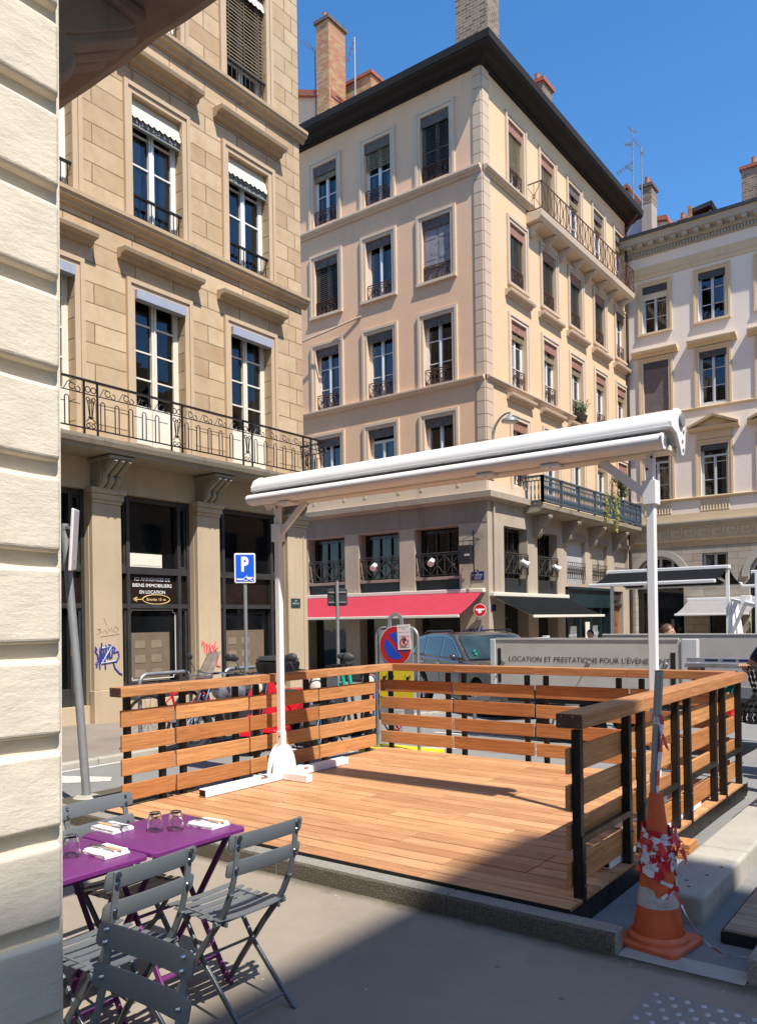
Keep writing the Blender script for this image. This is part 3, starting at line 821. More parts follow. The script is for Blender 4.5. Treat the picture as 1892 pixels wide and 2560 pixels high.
# ground floor: stone frame with three shopfronts
shops = [(3.92, 5.57), (6.15, 7.80), (8.38, 10.03), (10.60, 12.48)]
b = wall(PA, 2.0, 13.15, -.4, 4.55, [(a, c, .33, 3.93) for a, c in shops], .45)
b.build('ground_floor_wall', M['baseA'], A, recalc=False)
for a, c in ((5.57, 6.15), (7.80, 8.38), (10.03, 10.60), (12.48, 13.10)):
    b = MB()
    b.fbox(PA, a + .01, c - .01, 0, .10, .58, 3.70)
    b.fbox(PA, a - .02, c + .02, 0, .14, -.35, .58)
    b.fbox(PA, a, c, 0, .125, 3.70, 3.76); b.fbox(PA, a - .02, c + .02, 0, .155, 3.76, 3.86); b.fbox(PA, a - .05, c + .05, 0, .19, 3.86, 3.95)
    b.build('pilaster', M['baseA'], A, bevel=.01)
for n, (a, c) in enumerate(shops):
    if n == 0: continue
    b = MB(); w = c - a; m0, m1 = a + .25, c - .28
    for s0, s1 in ((a, a + .06), (m0, m0 + .07), (m1, m1 + .07), (c - .06, c)): b.fbox(PA, s0, s1, -.26, -.12, .33, 3.93)
    for z0, z1 in ((.33, .62), (1.95, 2.03), (2.56, 2.68), (3.84, 3.93)):
        b.fbox(PA, a + .06, m0, -.25, -.13, z0, z1); b.fbox(PA, m0 + .07, m1, -.25, -.13, z0, z1); b.fbox(PA, m1 + .07, c - .06, -.25, -.13, z0, z1)
    for s0, s1 in ((a + .06, m0), (m1 + .07, c - .06)):
        for z0, z1 in ((.62, 1.95), (2.68, 3.84)):
            for q0, q1, e, f in ((s0, s0 + .035, z0, z1), (s1 - .035, s1, z0, z1), (s0 + .035, s1 - .035, z0, z0 + .05), (s0 + .035, s1 - .035, z1 - .05, z1)):
                b.fbox(PA, q0, q1, -.24, -.16, e, f)
    front = b.build('shopfront', M['shopframe'], A, bevel=.005)
    for s0, s1 in ((a + .06, m0), (m0 + .07, m1), (m1 + .07, c - .06)):
        for z0, z1 in ((.62, 1.95), (2.68, 3.84)):
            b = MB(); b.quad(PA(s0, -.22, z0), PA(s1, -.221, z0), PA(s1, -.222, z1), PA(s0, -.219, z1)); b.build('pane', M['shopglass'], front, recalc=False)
    b = MB()
    for s0, s1 in ((a + .06, m0), (m0 + .07, m1), (m1 + .07, c - .06)): b.fbox(PA, s0, s1, -.24, -.2, 2.03, 2.56)
    b.build('fascia_panel', M['brownpanel'], front)
    if n >= 2:
        b = MB(); b.fbox(PA, m0 + .10, m1 - .15, -.219, -.212, .64, 1.52); b.build('display_board', M['display'], front)  # reflection in the shop glass, built as thin panels before the pane
        for i in range(2):
            for j in range(3): b = MB(); b.fbox(PA, m0 + .2 + i * .36, m0 + .42 + i * .36, -.212, -.206, .72 + j * .26, .86 + j * .26); b.build('display_card', M['displaycard'], front)
    if n == 2:
        c0 = (m0 + .07 + m1) / 2
        for t, z, h, wd in (('ICI ANNONCES DE', 2.475, .062, .78), ('BIENS IMMOBILIERS', 2.365, .062, .86), ('EN LOCATION', 2.245, .062, .56)):
            text(t, M['signwhite'], PA(c0, -.197, z), (0, 1, 0), (0, 0, 1), h, front, 'lettering', wd, bold=.012)
        text('Entrée 15 m', M['gold'], PA(c0 + .08, -.197, 2.115), (0, 1, 0), (0, 0, 1), .05, front, 'lettering', .42, bold=.014)
        b = MB(); q = [PA(c0 + .08 + .30 * math.cos(t * PI / 16), -.194, 2.115 + .085 * math.sin(t * PI / 16)) for t in range(32)]
        b.tube(q, .009, 6, closed=True)
        b.bar(PA(c0 - .22, -.194, 2.115), PA(c0 - .42, -.194, 2.115), .016)
        b.bar(PA(c0 - .42, -.194, 2.115), PA(c0 - .34, -.194, 2.15), .016); b.bar(PA(c0 - .42, -.194, 2.115), PA(c0 - .34, -.194, 2.08), .016)
        b.build('arrow_emblem', M['gold'], front)
        b = MB(); s0, s1, z0, z1, k = m0 + .085, m1 - .015, .68, 1.925, .05
        pl = [(s0 + k, z0), (s1 - k, z0), (s1 - k, z0 + k), (s1, z0 + k), (s1, z1 - k), (s1 - k, z1 - k), (s1 - k, z1), (s0 + k, z1), (s0 + k, z1 - k), (s0, z1 - k), (s0, z0 + k), (s0 + k, z0 + k)]
        for p, q in zip(pl, pl[1:] + pl[:1]): b.bar(PA(p[0], -.211, p[1]), PA(q[0], -.211, q[1]), .013)
        b.build('white_border', M['signwhite'], front)
        b = MB(); b.fbox(PA, m0 + .09, m0 + .78, -.219, -.15, 2.69, 2.93); b.fbox(PA, m0 + .13, m0 + .74, -.15, -.145, 2.72, 2.86)
        b.build('air_conditioner', M['ivory'], front, bevel=.015)
# balcony
b = MB()
prof = [(0, 4.44), (.68, 4.44), (.69, 4.50), (.74, 4.51), (.77, 4.58), (.78, 4.63), (0, 4.66)]
b.prism(prof, lambda a, c, t: PA(t, a, c), 2.0, 13.12)
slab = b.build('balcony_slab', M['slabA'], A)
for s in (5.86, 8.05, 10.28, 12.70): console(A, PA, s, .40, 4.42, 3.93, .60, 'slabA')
b = MB(); zt, zm, zb, X = 5.475, 5.265, 4.73, .73
def prail(b, Q, L, off=0):
    """wrought iron balcony pattern along local t in 0..L"""
    b.bar(Q(0, zt), Q(L, zt), .045, .03); b.bar(Q(0, zm), Q(L, zm), .014); b.bar(Q(0, zb), Q(L, zb), .02)
    per, pw = 1.68, .235; t = -off
    def ring(c, z, r, a0=0, a1=2 * PI, n=12, w=.009):
        pts = [Q(c + r * math.cos(a0 + (a1 - a0) * i / n), z + r * math.sin(a0 + (a1 - a0) * i / n)) for i in range(n + 1)]
        b.tube(pts, w, 4)
    while t < L:
        for a in (t, t + pw):
            if 0 <= a <= L: b.bar(Q(a, 4.62), Q(a, zt), .026)
        c = t + pw / 2
        if 0 <= t and t + pw <= L:
            for k in (-1, 1):
                b.bar(Q(c + k * .02, 4.9), Q(c + k * .055, 5.17), .011); b.bar(Q(c + k * .014, 4.9), Q(c + k * .02, 5.14), .01)
                ring(c + k * .052, 5.19, .03, n=10); ring(c + k * .045, 4.78, .032, n=10); ring(c + k * .05, 5.34, .045, n=10)
            b.bar(Q(c - .045, 4.91), Q(c + .045, 4.91), .02); ring(c, 4.805, .085, .35, PI - .35, 8); ring(c, 5.17, .02, n=8)
        n = 5; aw = (per - pw) / (n + .5)
        for i in range(6):
            s = t + pw + .06 + i * aw
            if s < 0 or s + .075 > L or s + .08 > t + per: continue
            for k in (0, .075): b.bar(Q(s + k, zb), Q(s + k, 5.15), .013)
            ring(s + .0375, 5.15, .0375, 0, PI, 6)
            if i < 5 and s + aw < L: b.bar(Q(s + .075, 5.09), Q(s + aw, 5.09), .010)
        for i in range(4):
            s = t + pw + .19 + i * .35
            if s > .1 and s + .1 < L:
                ring(s, 5.34, .05, .4, 2 * PI, 10); ring(s + .1, 5.31, .04, PI, 2.6 * PI, 10); b.tube([Q(s - .14, 5.28), Q(s - .07, 5.4), Q(s, 5.39)], .008, 4)
        t += per
Q1 = lambda t, z: PA(2.2 + t, X, z)
prail(b, Q1, 13.05 - 2.2, (2.2 - (7.28 - 4 * 1.68)) % 1.68)
Q2 = lambda t, z: PA(13.05, X - t, z)
prail(b, Q2, X, .3)
b.build('balcony_railing', M['blackiron'], A)
# spray-paint tags on the pilasters (thin raised strokes)
def strokes(par, P, name, mat, lines, w, d=.103):
    b = MB()
    for ln in lines:
        b.tube([P(s, d, z) for s, z in ln], w, 5)
    return b.build(name, M[mat], par)
def sc(lines, s0, z0, k, kz=None): return [[(s0 + x * k, z0 + y * (kz or k)) for x, y in l] for l in lines]
tag1 = [[(.3, 2.2), (.1, 2.6), (.0, 2.0), (.4, 1.5), (.5, .8), (.1, .3)], [(.7, .4), (.9, 2.3), (1.2, 3.1), (1.1, 1.6), (.9, .5)], [(1.2, .6), (1.6, 2.4), (1.5, .8)],
        [(1.7, .7), (2.0, 2.8), (2.2, 1.0)], [(2.3, 1.0), (2.6, 2.9), (2.9, 2.7), (2.6, 1.7), (2.7, .9)], [(3.0, 1.0), (3.3, 2.6), (3.7, 2.3), (3.4, 1.7), (4.2, 1.9), (4.4, 1.2), (3.9, .5), (3.2, .6)],
        [(3.2, .6), (3.6, -.4), (4.4, -1.1), (4.9, -1.3)], [(.3, .5), (.2, -.1)], [(.7, .4), (.8, -.3)], [(1.8, .6), (1.8, -.4)]]
strokes(A, PA, 'spray_tag', 'graffblue', sc(tag1, 7.825, .98, .104, .125), .016)
strokes(A, PA, 'spray_tag', 'graffwhite', [[(7.95, 1.28), (8.14, 1.31), (7.94, 1.03), (8.2, 1.06)]], .013, .112)
strokes(A, PA, 'spray_tag', 'graffgrey', [[(7.95, 1.60), (7.88, 1.60), (7.95, 1.55), (7.86, 1.51)], [(7.98, 1.53), (8.02, 1.59), (8.06, 1.53)], [(8.07, 1.53), (8.08, 1.62), (8.12, 1.56), (8.15, 1.63), (8.16, 1.54)],
        [(8.22, 1.64), (8.18, 1.57), (8.23, 1.53), (8.28, 1.6), (8.22, 1.64)], [(7.92, 1.47), (8.3, 1.51)], [(8.0, 1.78), (8.05, 1.66)]], .0035)
tag2 = [[(.2, 3.0), (.0, 2.2), (.5, 2.9), (.6, 1.3)], [(.6, 2.0), (1.1, 2.6), (1.0, .9)], [(1.0, 1.6), (1.7, 2.5), (1.5, .9)], [(2.0, 1.0), (1.8, 1.9), (2.3, 2.3), (2.5, 1.6), (2.0, 1.0)],
        [(2.9, 2.8), (2.6, 1.4), (3.4, 1.9), (2.9, 1.6), (3.3, .4), (3.1, -1.0)], [(3.0, -.9), (3.9, -1.1)]]
strokes(A, PA, 'spray_tag', 'graffred', sc(tag2, 10.09, .97, .118, .125), .013)
b = MB(); b.fbox(PA, 12.56, 12.84, .10, .115, 1.98, 2.17); pl = b.build('street_name_plate', M['greenplate'], A)
text('RUE', M['signwhite'], PA(12.70, .116, 2.12), (0, 1, 0), (0, 0, 1), .03, pl, 'lettering', .06)
text('RENÉ TELON', M['signwhite'], PA(12.70, .116, 2.06), (0, 1, 0), (0, 0, 1), .03, pl, 'lettering', .2)
b = MB(); b.tube([PA(12.97, .112, .6), PA(12.97, .112, 3.6)], .012, 6); b.build('cable_conduit', M['trimA'], A)
# ================================================================ building B (peach corner house)
B = thing('corner_house', 'peach rendered five storey corner house with black eaves and wrought iron balconies', 'building', (-12.17, 22, -.45))
c1 = [(-19.08, -17.98), (-16.75, -15.64), (-14.43, -13.33)]
c2 = [(23.75, 24.85), (26.2, 27.3), (28.58, 29.68), (31.0, 32.08), (33.35, 34.42)]
rowz = [(6.05, 8.22), (9.30, 11.48), (12.66, 14.68), (15.92, 18.05)]
mez = (3.08, 4.66)
mz1 = [(-19.62, -17.88), (-17.26, -15.53), (-14.92, -13.21)]
mz2 = [(23.05, 24.72), (25.48, 27.1), (27.92, 29.66), (30.33, 31.93), (32.74, 34.35)]
ops = [(a, c, e, f) for a, c in c1 for e, f in rowz]
b = wall(PB1, -24.5, -12.17, 5.60, 19.0, ops, .24); b.build('street_wall', M['plasterB'], B, recalc=False)
ops = [(a, c, e, f) for a, c in c2 for e, f in rowz]
b = wall(PB2, 22, 34.62, 5.60, 19.0, ops, .24); b.build('square_wall', M['plasterB2'], B, recalc=False)
b = wall(PB1, -24.5, -12.17, -.6, 5.60, [(a, c, -.3, mez[1]) for a, c in mz1], .5); b.build('street_ground_floor', M['baseB'], B, recalc=False)
b = wall(PB2, 22, 34.62, -.6, 5.60, [(a, c, -.3 if i < 2 else 2.95, mez[1] - (.1 if i > 1 else 0)) for i, (a, c) in enumerate(mz2)] + [(27.75, 32.1, -.3, 2.75), (32.62, 33.72, -.3, 2.75)], .45)
b.build('square_ground_floor', M['baseB'], B, recalc=False)
b = MB(); b.fbox(PB1, -24.4, -12.19, 0, .012, 4.70, 5.36); b.build('stone_frieze', M['frieze'], B)
# dark rooms behind the ground-floor openings
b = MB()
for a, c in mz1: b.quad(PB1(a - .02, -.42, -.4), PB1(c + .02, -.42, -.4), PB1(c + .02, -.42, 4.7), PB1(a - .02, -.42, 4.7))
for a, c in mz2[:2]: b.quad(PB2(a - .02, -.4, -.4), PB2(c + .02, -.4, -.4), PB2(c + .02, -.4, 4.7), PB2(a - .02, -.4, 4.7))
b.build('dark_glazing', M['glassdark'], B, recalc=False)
for i, (a, c) in enumerate(mz1):
    b = MB(); b.fbox(PB1, a + .1, c - .1, -.40, -.37, 4.5, 4.6)
    for q in (a + .12, a + .62, c - .62, c - .14): b.fbox(PB1, q, q + .05, -.41, -.35, 2.6, 4.6)
    b.fbox(PB1, a + .1, c - .1, -.41, -.36, 3.62, 3.66)
    w = b.build('mezzanine_window', M['blackgloss'], B)
    xrail(PB1, a + .02, c - .02, 3.10, 3.84, -.05, M['greyiron'], w, 3, .022)
    b = MB(); b.fbox(PB1, a, c, -.22, -.02, 2.97, 3.07); b.build('sill', M['frieze'], w)
    b = MB(); b.fbox(PB1, a, c, -.30, -.10, 2.2, 2.96); b.build('parapet_panel', M['darkwall'], w)
for i, (a, c) in enumerate(mz2):
    z1 = mez[1] - (.1 if i > 1 else 0)
    b = MB()
    if i < 2:
        for q in (a, a + .42, (a + c) / 2 - .03, c - .48, c - .06): b.fbox(PB2, q, q + .06, -.37, -.31, 2.98, z1)
        b.fbox(PB2, a, c, -.37, -.32, z1 - .12, z1); b.fbox(PB2, a, c, -.37, -.33, 3.9, 3.93)
        w = b.build('mezzanine_window', M['blackgloss'], B)
        b = MB(); b.fbox(PB2, a, c, -.30, -.05, 2.35, 3.0); b.build('parapet_panel', M['darkwall'], w)
    else:
        b.fbox(PB2, a, c, -.20, -.14, 2.95, z1)
        for k in range(26): b.fbox(PB2, a + .03, c - .03, -.14, -.13, 2.97 + k * .06, 2.97 + k * .06 + .05)
        w = b.build('roller_shutter', M['rollshut' if i == 2 else 'rollshut2'], B)
        b = MB(); b.fbox(PB2, a - .04, c + .04, -.02, .10, z1, z1 + .20); b.build('lintel_box', M['frieze'], w)
    if i < 2: xrail(PB2, a + .02, c - .02, 3.12, 3.80, .03, M['greyiron'], w, 3, .022)
    else:
        b = MB()
        for k in range(9):
            s = a + .05 + (c - a - .1) * k / 8
            b.bar(PB2(s, .02, 3.14), PB2(s, .02, 3.74), .016)
            if k < 8:
                n = (c - a - .1) / 8
                b.bar(PB2(s, .02, 3.16), PB2(s + n / 2, .02, 3.6), .014); b.bar(PB2(s + n, .02, 3.16), PB2(s + n / 2, .02, 3.6), .014)
        for z in (3.14, 3.6, 3.74): b.bar(PB2(a + .02, .02, z), PB2(c - .02, .02, z), .02)
        b.build('railing', M['greyiron'], w)
# upper windows, street side
st = [[dict(rows=2), dict(rows=2, transom=.42), dict(rows=2)],
      [dict(rows=3), dict(rows=3), dict(rows=3, glass='glassgreen')],
      [dict(rows=1, blind=('slat', 1, 'slatdark', -.10)), dict(rows=1), dict(rows=1, blind=('panel', 1, 'shutterbroken', -.12))],
      [dict(rows=2, blind=('roll', .24, 'slattan', -.1)), dict(rows=2, blind=('slat', .42, 'slattan', -.1)), dict(rows=2, blind=('slat', .97, 'slatdark', -.1))]]
for r, (z0, z1) in enumerate(rowz):
    for i, (a, c) in enumerate(c1):
        k = dict(st[r][i])
        window(B, PB1, a, c, z0, z1, .22, 'whitepaint', val=('valgrey', .27 if r < 3 else .30, 'metal'), rail=('x', 'rust', .52, 3),
               surround=('trimB', .20, .0 if r == 2 else .16, r == 2), **k)
# square side
for r, (z0, z1) in enumerate(rowz):
    for i, (a, c) in enumerate(c2):
        k = dict(rows=3); vm = 'valred'
        if r == 0: k['blind'] = ('roll', .30, 'slattan', -.1)
        if r == 1: k['blind'] = ('roll', .26 if i != 1 else .3, 'slattan', -.1); k['glass'] = 'glassgreen' if i == 1 else 'glass'
        if r == 2:
            if i < 4: k = dict(rows=1, blind=('slat', 1, 'slatdark', -.09))
            else: vm = 'valgrey'
        if r == 3:
            k = [dict(rows=2, blind=('slat', .7, 'slattan', -.09)), dict(rows=2, blind=('slat', 1, 'slattan', -.09)), dict(rows=3, blind=('roll', .32, 'slattan', -.1)),
                 dict(rows=3, blind=('roll', .32, 'slattan', -.1)), dict(rows=3, blind=('roll', .32, 'slattan', -.1))][i]
            vm = 'valgrey' if i > 1 else 'valred'
        window(B, PB2, a, c, z0, z1, .22, 'whitepaint', val=(vm, .30, 'metal'), rail=('x', 'rust', .62, 2) if not (r == 3 and i > 0) and not (r == 0 and i > 0) else None,
               surround=('trimB' if r < 2 else 'quoinB', .20, .0 if r == 2 else .12, r == 2),
               hood=('quoinB', 12.16, 12.36, .36, .24) if r == 1 else (('quoinB', 8.80, 8.98, .36, .24) if r == 0 else None), **k)
for P, s0, s1, nm in ((PB1, -24.4, -12.17, 0), (PB2, 22, 34.6, 1)):
    course(B, P, s0, s1 - (0 if nm else 0), 9.08, 9.24, .16, 'trimB' if not nm else 'quoinB')
    course(B, P, s0, s1, 15.56, 15.76, .20, 'trimB' if not nm else 'quoinB')
# wide stone band over the ground floor, both sides
b = MB(); prof = [(0, 5.36), (.10, 5.36), (.12, 5.42), (.26, 5.44), (.28, 5.62), (0, 5.68)]
b.strip(prof, [lambda a, z: PB1(-24.4, a, z), lambda a, z: V((-12.17 + a, 22 - a, z)), lambda a, z: PB2(34.6, a, z)])
b.build('stone_band', M['baseB'], B)
b = MB(); b.fbox(PB1, -24.4, -12.16, 0, .05, 5.66, 6.02); b.fbox(PB2, 21.99, 24.9, 0, .05, 5.66, 5.98); b.build('plinth_band', M['trimB'], B)
# quoins: raised corner band with dark joints
b = MB(); z = 6.03; k = 0
while z < 18.9:
    h = .405
    b.fbox(PB1, -12.45, -12.168, 0, .045, z, min(z + h - .018, 18.95)); b.fbox(PB2, 22, 22.42 if k % 2 else 22.42, 0, .045, z, min(z + h - .018, 18.95)); z += h; k += 1
b.build('quoin', M['quoinB'], B)
b = MB(); b.fbox(PB1, -12.445, -12.171, 0, .03, 6.0, 18.9); b.fbox(PB2, 22.002, 22.41, 0, .03, 6.0, 18.9); b.build('quoin_joint', M['jointB'], B)
# black eaves cornice
b = MB(); prof = [(0, 18.84), (.10, 18.84), (.13, 18.90), (.30, 18.95), (.36, 19.02), (.60, 19.05), (.62, 19.10), (.66, 19.12), (.68, 19.34), (-.4, 19.55), (-.4, 18.9)]
b.strip(prof, [lambda a, z: PB1(-24.5, a, z), lambda a, z: V((-12.17 + a, 22 - a, z)), lambda a, z: PB2(35.1, a, z)])
n = 0
s = -24.3
while s < -12.2: b.fbox(PB1, s, s + .05, .10, .17, 18.86, 18.93); s += .105
s = 22.1
while s < 34.6: b.fbox(PB2, s, s + .05, .10, .17, 18.86, 18.93); s += .105
b.build('eaves', M['corniceB'], B)
b = MB()
b.quad((-11.55, 21.4, 19.35), (-11.55, 35, 19.35), (-16, 31, 21.2), (-16, 26.5, 21.2)); b.quad((-11.55, 21.4, 19.35), (-16, 26.5, 21.2), (-25, 26.5, 21.2), (-25, 21.4, 19.35))
b.quad((-25, 21.4, -.5), (-25, 35, -.5), (-25, 35, 19), (-25, 21.4, 19)); b.quad((-12.2, 35, -.5), (-25, 35, -.5), (-25, 35, 19), (-12.2, 35, 19))
b.quad((-16, 26.5, 21.2), (-16, 31, 21.2), (-25, 31, 21.2), (-25, 26.5, 21.2))
b.build('roof', M['tile'], B, recalc=False)
def chimney(par, x0, x1, y0, y1, z0, z1, mx, my, cap='valgrey', pots=3, capm=None, name='chimney'):
    b = MB()
    b.mi = 0
    for yy in (y0, y1): b.quad((x0, yy, z0), (x1, yy, z0), (x1, yy, z1), (x0, yy, z1))
    b.mi = 1
    for xx in (x0, x1): b.quad((xx, y0, z0), (xx, y1, z0), (xx, y1, z1), (xx, y0, z1))
    b.quad((x0, y0, z1), (x1, y0, z1), (x1, y1, z1), (x0, y1, z1))
    ch = b.build(name, [M[mx], M[my]], par)
    b = MB(); b.box(x0 - .08, x1 + .08, y0 - .08, y1 + .08, z1 - .02, z1 + .12); b.build('chimney_cap', M[capm or cap], ch)
    if pots:
        b = MB(); L = y1 - y0
        for i in range(pots): b.lathe([(.10, 0), (.115, .05), (.09, .28), (.11, .32)], ((x0 + x1) / 2, y0 + L * (i + .5) / pots, z1 + .12), 12)
        b.build('chimney_pot', M['clay'], ch, smooth=40)
    return ch
chimney(B, -13.75, -12.55, 23.2, 24.0, 18.9, 24.5, 'brickgreyx', 'brickgrey')
chimney(B, -12.95, -12.35, 26.9, 27.7, 19.2, 21.05, 'brickgreyx', 'brickgrey', capm='tile', pots=2)
# high iron balcony
def scroll_rail(b, Q, L, z0, z1, step, w=.02):
    b.bar(Q(0, z1), Q(L, z1), w * 1.6); b.bar(Q(0, z0), Q(L, z0), w * 1.3); n = max(1, round(L / step)); st_ = L / n; zm = (z0 + z1) / 2
    for i in range(n + 1): b.bar(Q(i * st_, z0), Q(i * st_, z1), w)
    for i in range(n):
        a = i * st_
        b.bar(Q(a, z0), Q(a + st_, z1), w * .8); b.bar(Q(a, z1), Q(a + st_, z0), w * .8); b.bar(Q(a + st_ / 2, z0), Q(a + st_ / 2, z1), w * .7)
        b.tube([Q(a + st_ / 2 + .07 * math.cos(t * PI / 4), zm + .07 * math.sin(t * PI / 4)) for t in range(8)], w * .45, 4, closed=True)
b = MB(); b.prism([(0, 15.1), (.45, 15.14), (.56, 15.24), (.60, 15.42), (0, 15.45)], lambda a, c, t: PB2(t, a, c), 25.0, 34.1)
bs = b.build('balcony_slab', M['trimB'], B, bevel=.01)
b = MB(); scroll_rail(b, lambda t, z: PB2(25.05 + t, .56, z), 9.0, 15.5, 16.4, .5); scroll_rail(b, lambda t, z: PB2(25.05, .56 - t, z), .56, 15.5, 16.4, .5); scroll_rail(b, lambda t, z: PB2(34.05, .56 - t, z), .56, 15.5, 16.4, .5)
b.build('balcony_railing', M['rust'], B)
for k in range(8): console(B, PB2, 25.3 + k * 1.2, .16, 15.1, 14.72, .42, 'trimB')
# low blue cast-iron balcony on scrolled consoles
b = MB(); b.prism([(0, 5.18), (.55, 5.2), (.62, 5.3), (.70, 5.32), (.72, 5.45), (0, 5.5)], lambda a, c, t: PB2(t, a, c), 24.5, 34.1)
b.build('balcony_slab', M['slabA'], B, bevel=.01)
for s in (25.3, 27.75, 30.2, 32.7): console(B, PB2, s, .26, 5.18, 4.42, .58, 'slabA')
b = MB()
def crail(Q, L):
    b.bar(Q(0, 6.38), Q(L, 6.38), .09, .06); b.bar(Q(0, 6.24), Q(L, 6.24), .035); b.bar(Q(0, 5.56), Q(L, 5.56), .08, .06)
    n = round(L / .125)
    for i in range(n + 1):
        s = L * i / n
        if i % 12 == 0: b.bar(Q(s, 5.5), Q(s, 6.4), .09); continue
        b.tube([Q(s, 5.58), Q(s, 5.68), Q(s, 5.86), Q(s, 6.04), Q(s, 6.12), Q(s, 6.24)], [.018, .034, .014, .034, .016, .022], 6)
    for i in range(n): 
        s = L * (i + .5) / n
        b.tube([Q(s + .035 * math.cos(t * PI / 3), 6.31 + .035 * math.sin(t * PI / 3)) for t in range(6)], .008, 4, closed=True)
crail(lambda t, z: PB2(24.5 + t, .68, z), 9.55); crail(lambda t, z: PB2(24.5, .68 - t, z), .68); crail(lambda t, z: PB2(34.05, .68 - t, z), .68)
b.build('balcony_railing', M['blueiron'], B)
# shopfronts on the square side
b = MB(); b.fbox(PB2, 27.75, 32.1, .0, .12, 2.05, 2.8); b.fbox(PB2, 27.75, 32.1, .0, .22, 2.72, 2.82)
for s in (27.75, 28.9, 30.0, 31.0, 31.98): b.fbox(PB2, s, s + .12, -.1, .06, -.3, 2.05)
tf = b.build('teal_shopfront', M['teal'], B)
b = MB(); b.quad(PB2(27.8, -.08, -.3), PB2(32.05, -.08, -.3), PB2(32.05, -.08, 2.1), PB2(27.8, -.08, 2.1)); b.build('pane', M['glassdark'], tf, recalc=False)
b = MB()
for s0, s1 in ((28.0, 28.85), (30.15, 30.95)):
    k = s0
    for i in range(14):
        a = s0 + (s1 - s0) * i / 14; b.bar(PB2(a, -.05, .2), PB2(min(s1, a + .35), -.05, 1.35), .014)
b.build('window_stripes', M['signgrey'], tf)
b = MB(); b.fbox(PB2, 29.5, 29.9, .02, .05, .0, 1.5); b.build('poster', M['ivory'], tf)
text('Rendez vous', M['signwhite'], PB2(28.4, -.03, 1.02), (0, 1, 0), (0, 0, 1), .12, tf, 'lettering', .8)
text('Kech Tangi Fes', M['signwhite'], PB2(30.6, -.03, 1.05), (0, 1, 0), (0, 0, 1), .14, tf, 'lettering', .95)
b = MB(); b.fbox(PB2, 32.14, 32.45, .02, .06, .1, 2.0); vs = b.build('vertical_shop_sign', M['greenplate'], B)
text('MEUBLES A', M['creamcloth'], PB2(32.30, .062, 1.1), (0, 0, -1), (0, 1, 0), .15, vs, 'lettering', 1.6)
b = MB(); b.fbox(PB2, 32.68, 33.66, -.30, -.22, -.3, 2.15)
for s0, s1 in ((32.76, 33.12), (33.22, 33.58)):
    for z0, z1 in ((.0, .6), (.75, 1.2), (1.35, 2.0)): b.fbox(PB2, s0, s1, -.22, -.19, z0, z1); b.fbox(PB2, s0 + .07, s1 - .07, -.19, -.175, z0 + .07, z1 - .07)
b.build('oak_door', M['doorwood'], B, bevel=.008)
b = MB(); b.fbox(PB2, 32.62, 33.72, -.3, -.05, 2.15, 2.25)
for i in range(7):
    s = 32.72 + i * .15; b.tube([PB2(s + .07 * math.cos(t * PI / 4), -.1, 2.48 + .1 * math.sin(t * PI / 4)) for t in range(8)], .012, 4, closed=True); b.bar(PB2(s, -.1, 2.25), PB2(s, -.1, 2.74), .014)
b.build('transom_grille', M['greyiron'], B)
b = MB(); b.tube([PB2(34.50, .09, -.4), PB2(34.50, .09, 18.3), PB2(34.50, .3, 18.7), PB2(34.50, .6, 19.0)], .06, 8); b.build('downpipe', M['ventdark'], B, smooth=40)
b = MB(); b.tube([PB2(22.30, .07, 3.9), PB2(22.30, .07, 5.34)], .03, 8); b.tube([PB2(22.30, .07, 2.5), PB2(22.30, .07, 3.9)], .03, 8); b.build('downpipe', M['baseB'], B, smooth=40)
b = MB(); b.tube([PB1(-16.98, .02, 12.2), PB1(-18.4, .25, 11.92), PB1(-20.0, .5, 11.65)], .035, 8); b.build('flag_pole', M['trimB'], B, smooth=40)
tag3 = [[(.5, 2.0), (.1, 1.7), (.0, 1.1), (.5, .9)], [(.8, .6), (.9, 2.2), (.8, 1.4), (1.5, 1.6), (1.6, 2.4), (1.5, .5)], [(1.9, .7), (1.8, 2.0), (2.4, 2.3), (2.6, 1.2), (1.9, .7)],
        [(3.5, 2.4), (2.9, 2.1), (3.4, 1.4), (2.8, .4), (3.3, -.4)], [(3.5, .9), (4.2, 2.9)], [(3.7, 1.6), (4.6, 1.9), (3.9, .9), (4.4, .6), (4.9, -.4)], [(2.8, -.6), (3.4, .3), (4.2, 1.9)]]
strokes(B, PB1, 'spray_tag', 'graffblue', sc(tag3, -13.12, 1.0, .17, .16), .022, .02)
b = MB(); b.fbox(PB1, -12.76, -12.32, .005, .025, 2.90, 3.16); pl = b.build('street_name_plate', M['nameplate'], B)
for t, z, h, w in (('RUE', 3.115, .035, .09), ('GROLÉE BOURSIN', 3.05, .05, .36), ('PRÉVÔT DES', 2.985, .03, .28), ('XVI SIÈCLE', 2.935, .03, .22)):
    text(t, M['signwhite'], PB1(-12.54, .027, z), (1, 0, 0), (0, 0, 1), h, pl, 'lettering', w)
b = MB(); b.fbox(PB2, 22.12, 22.42, .005, .025, 1.92, 2.12); pl2 = b.build('street_name_plate', M['nameplate'], B)

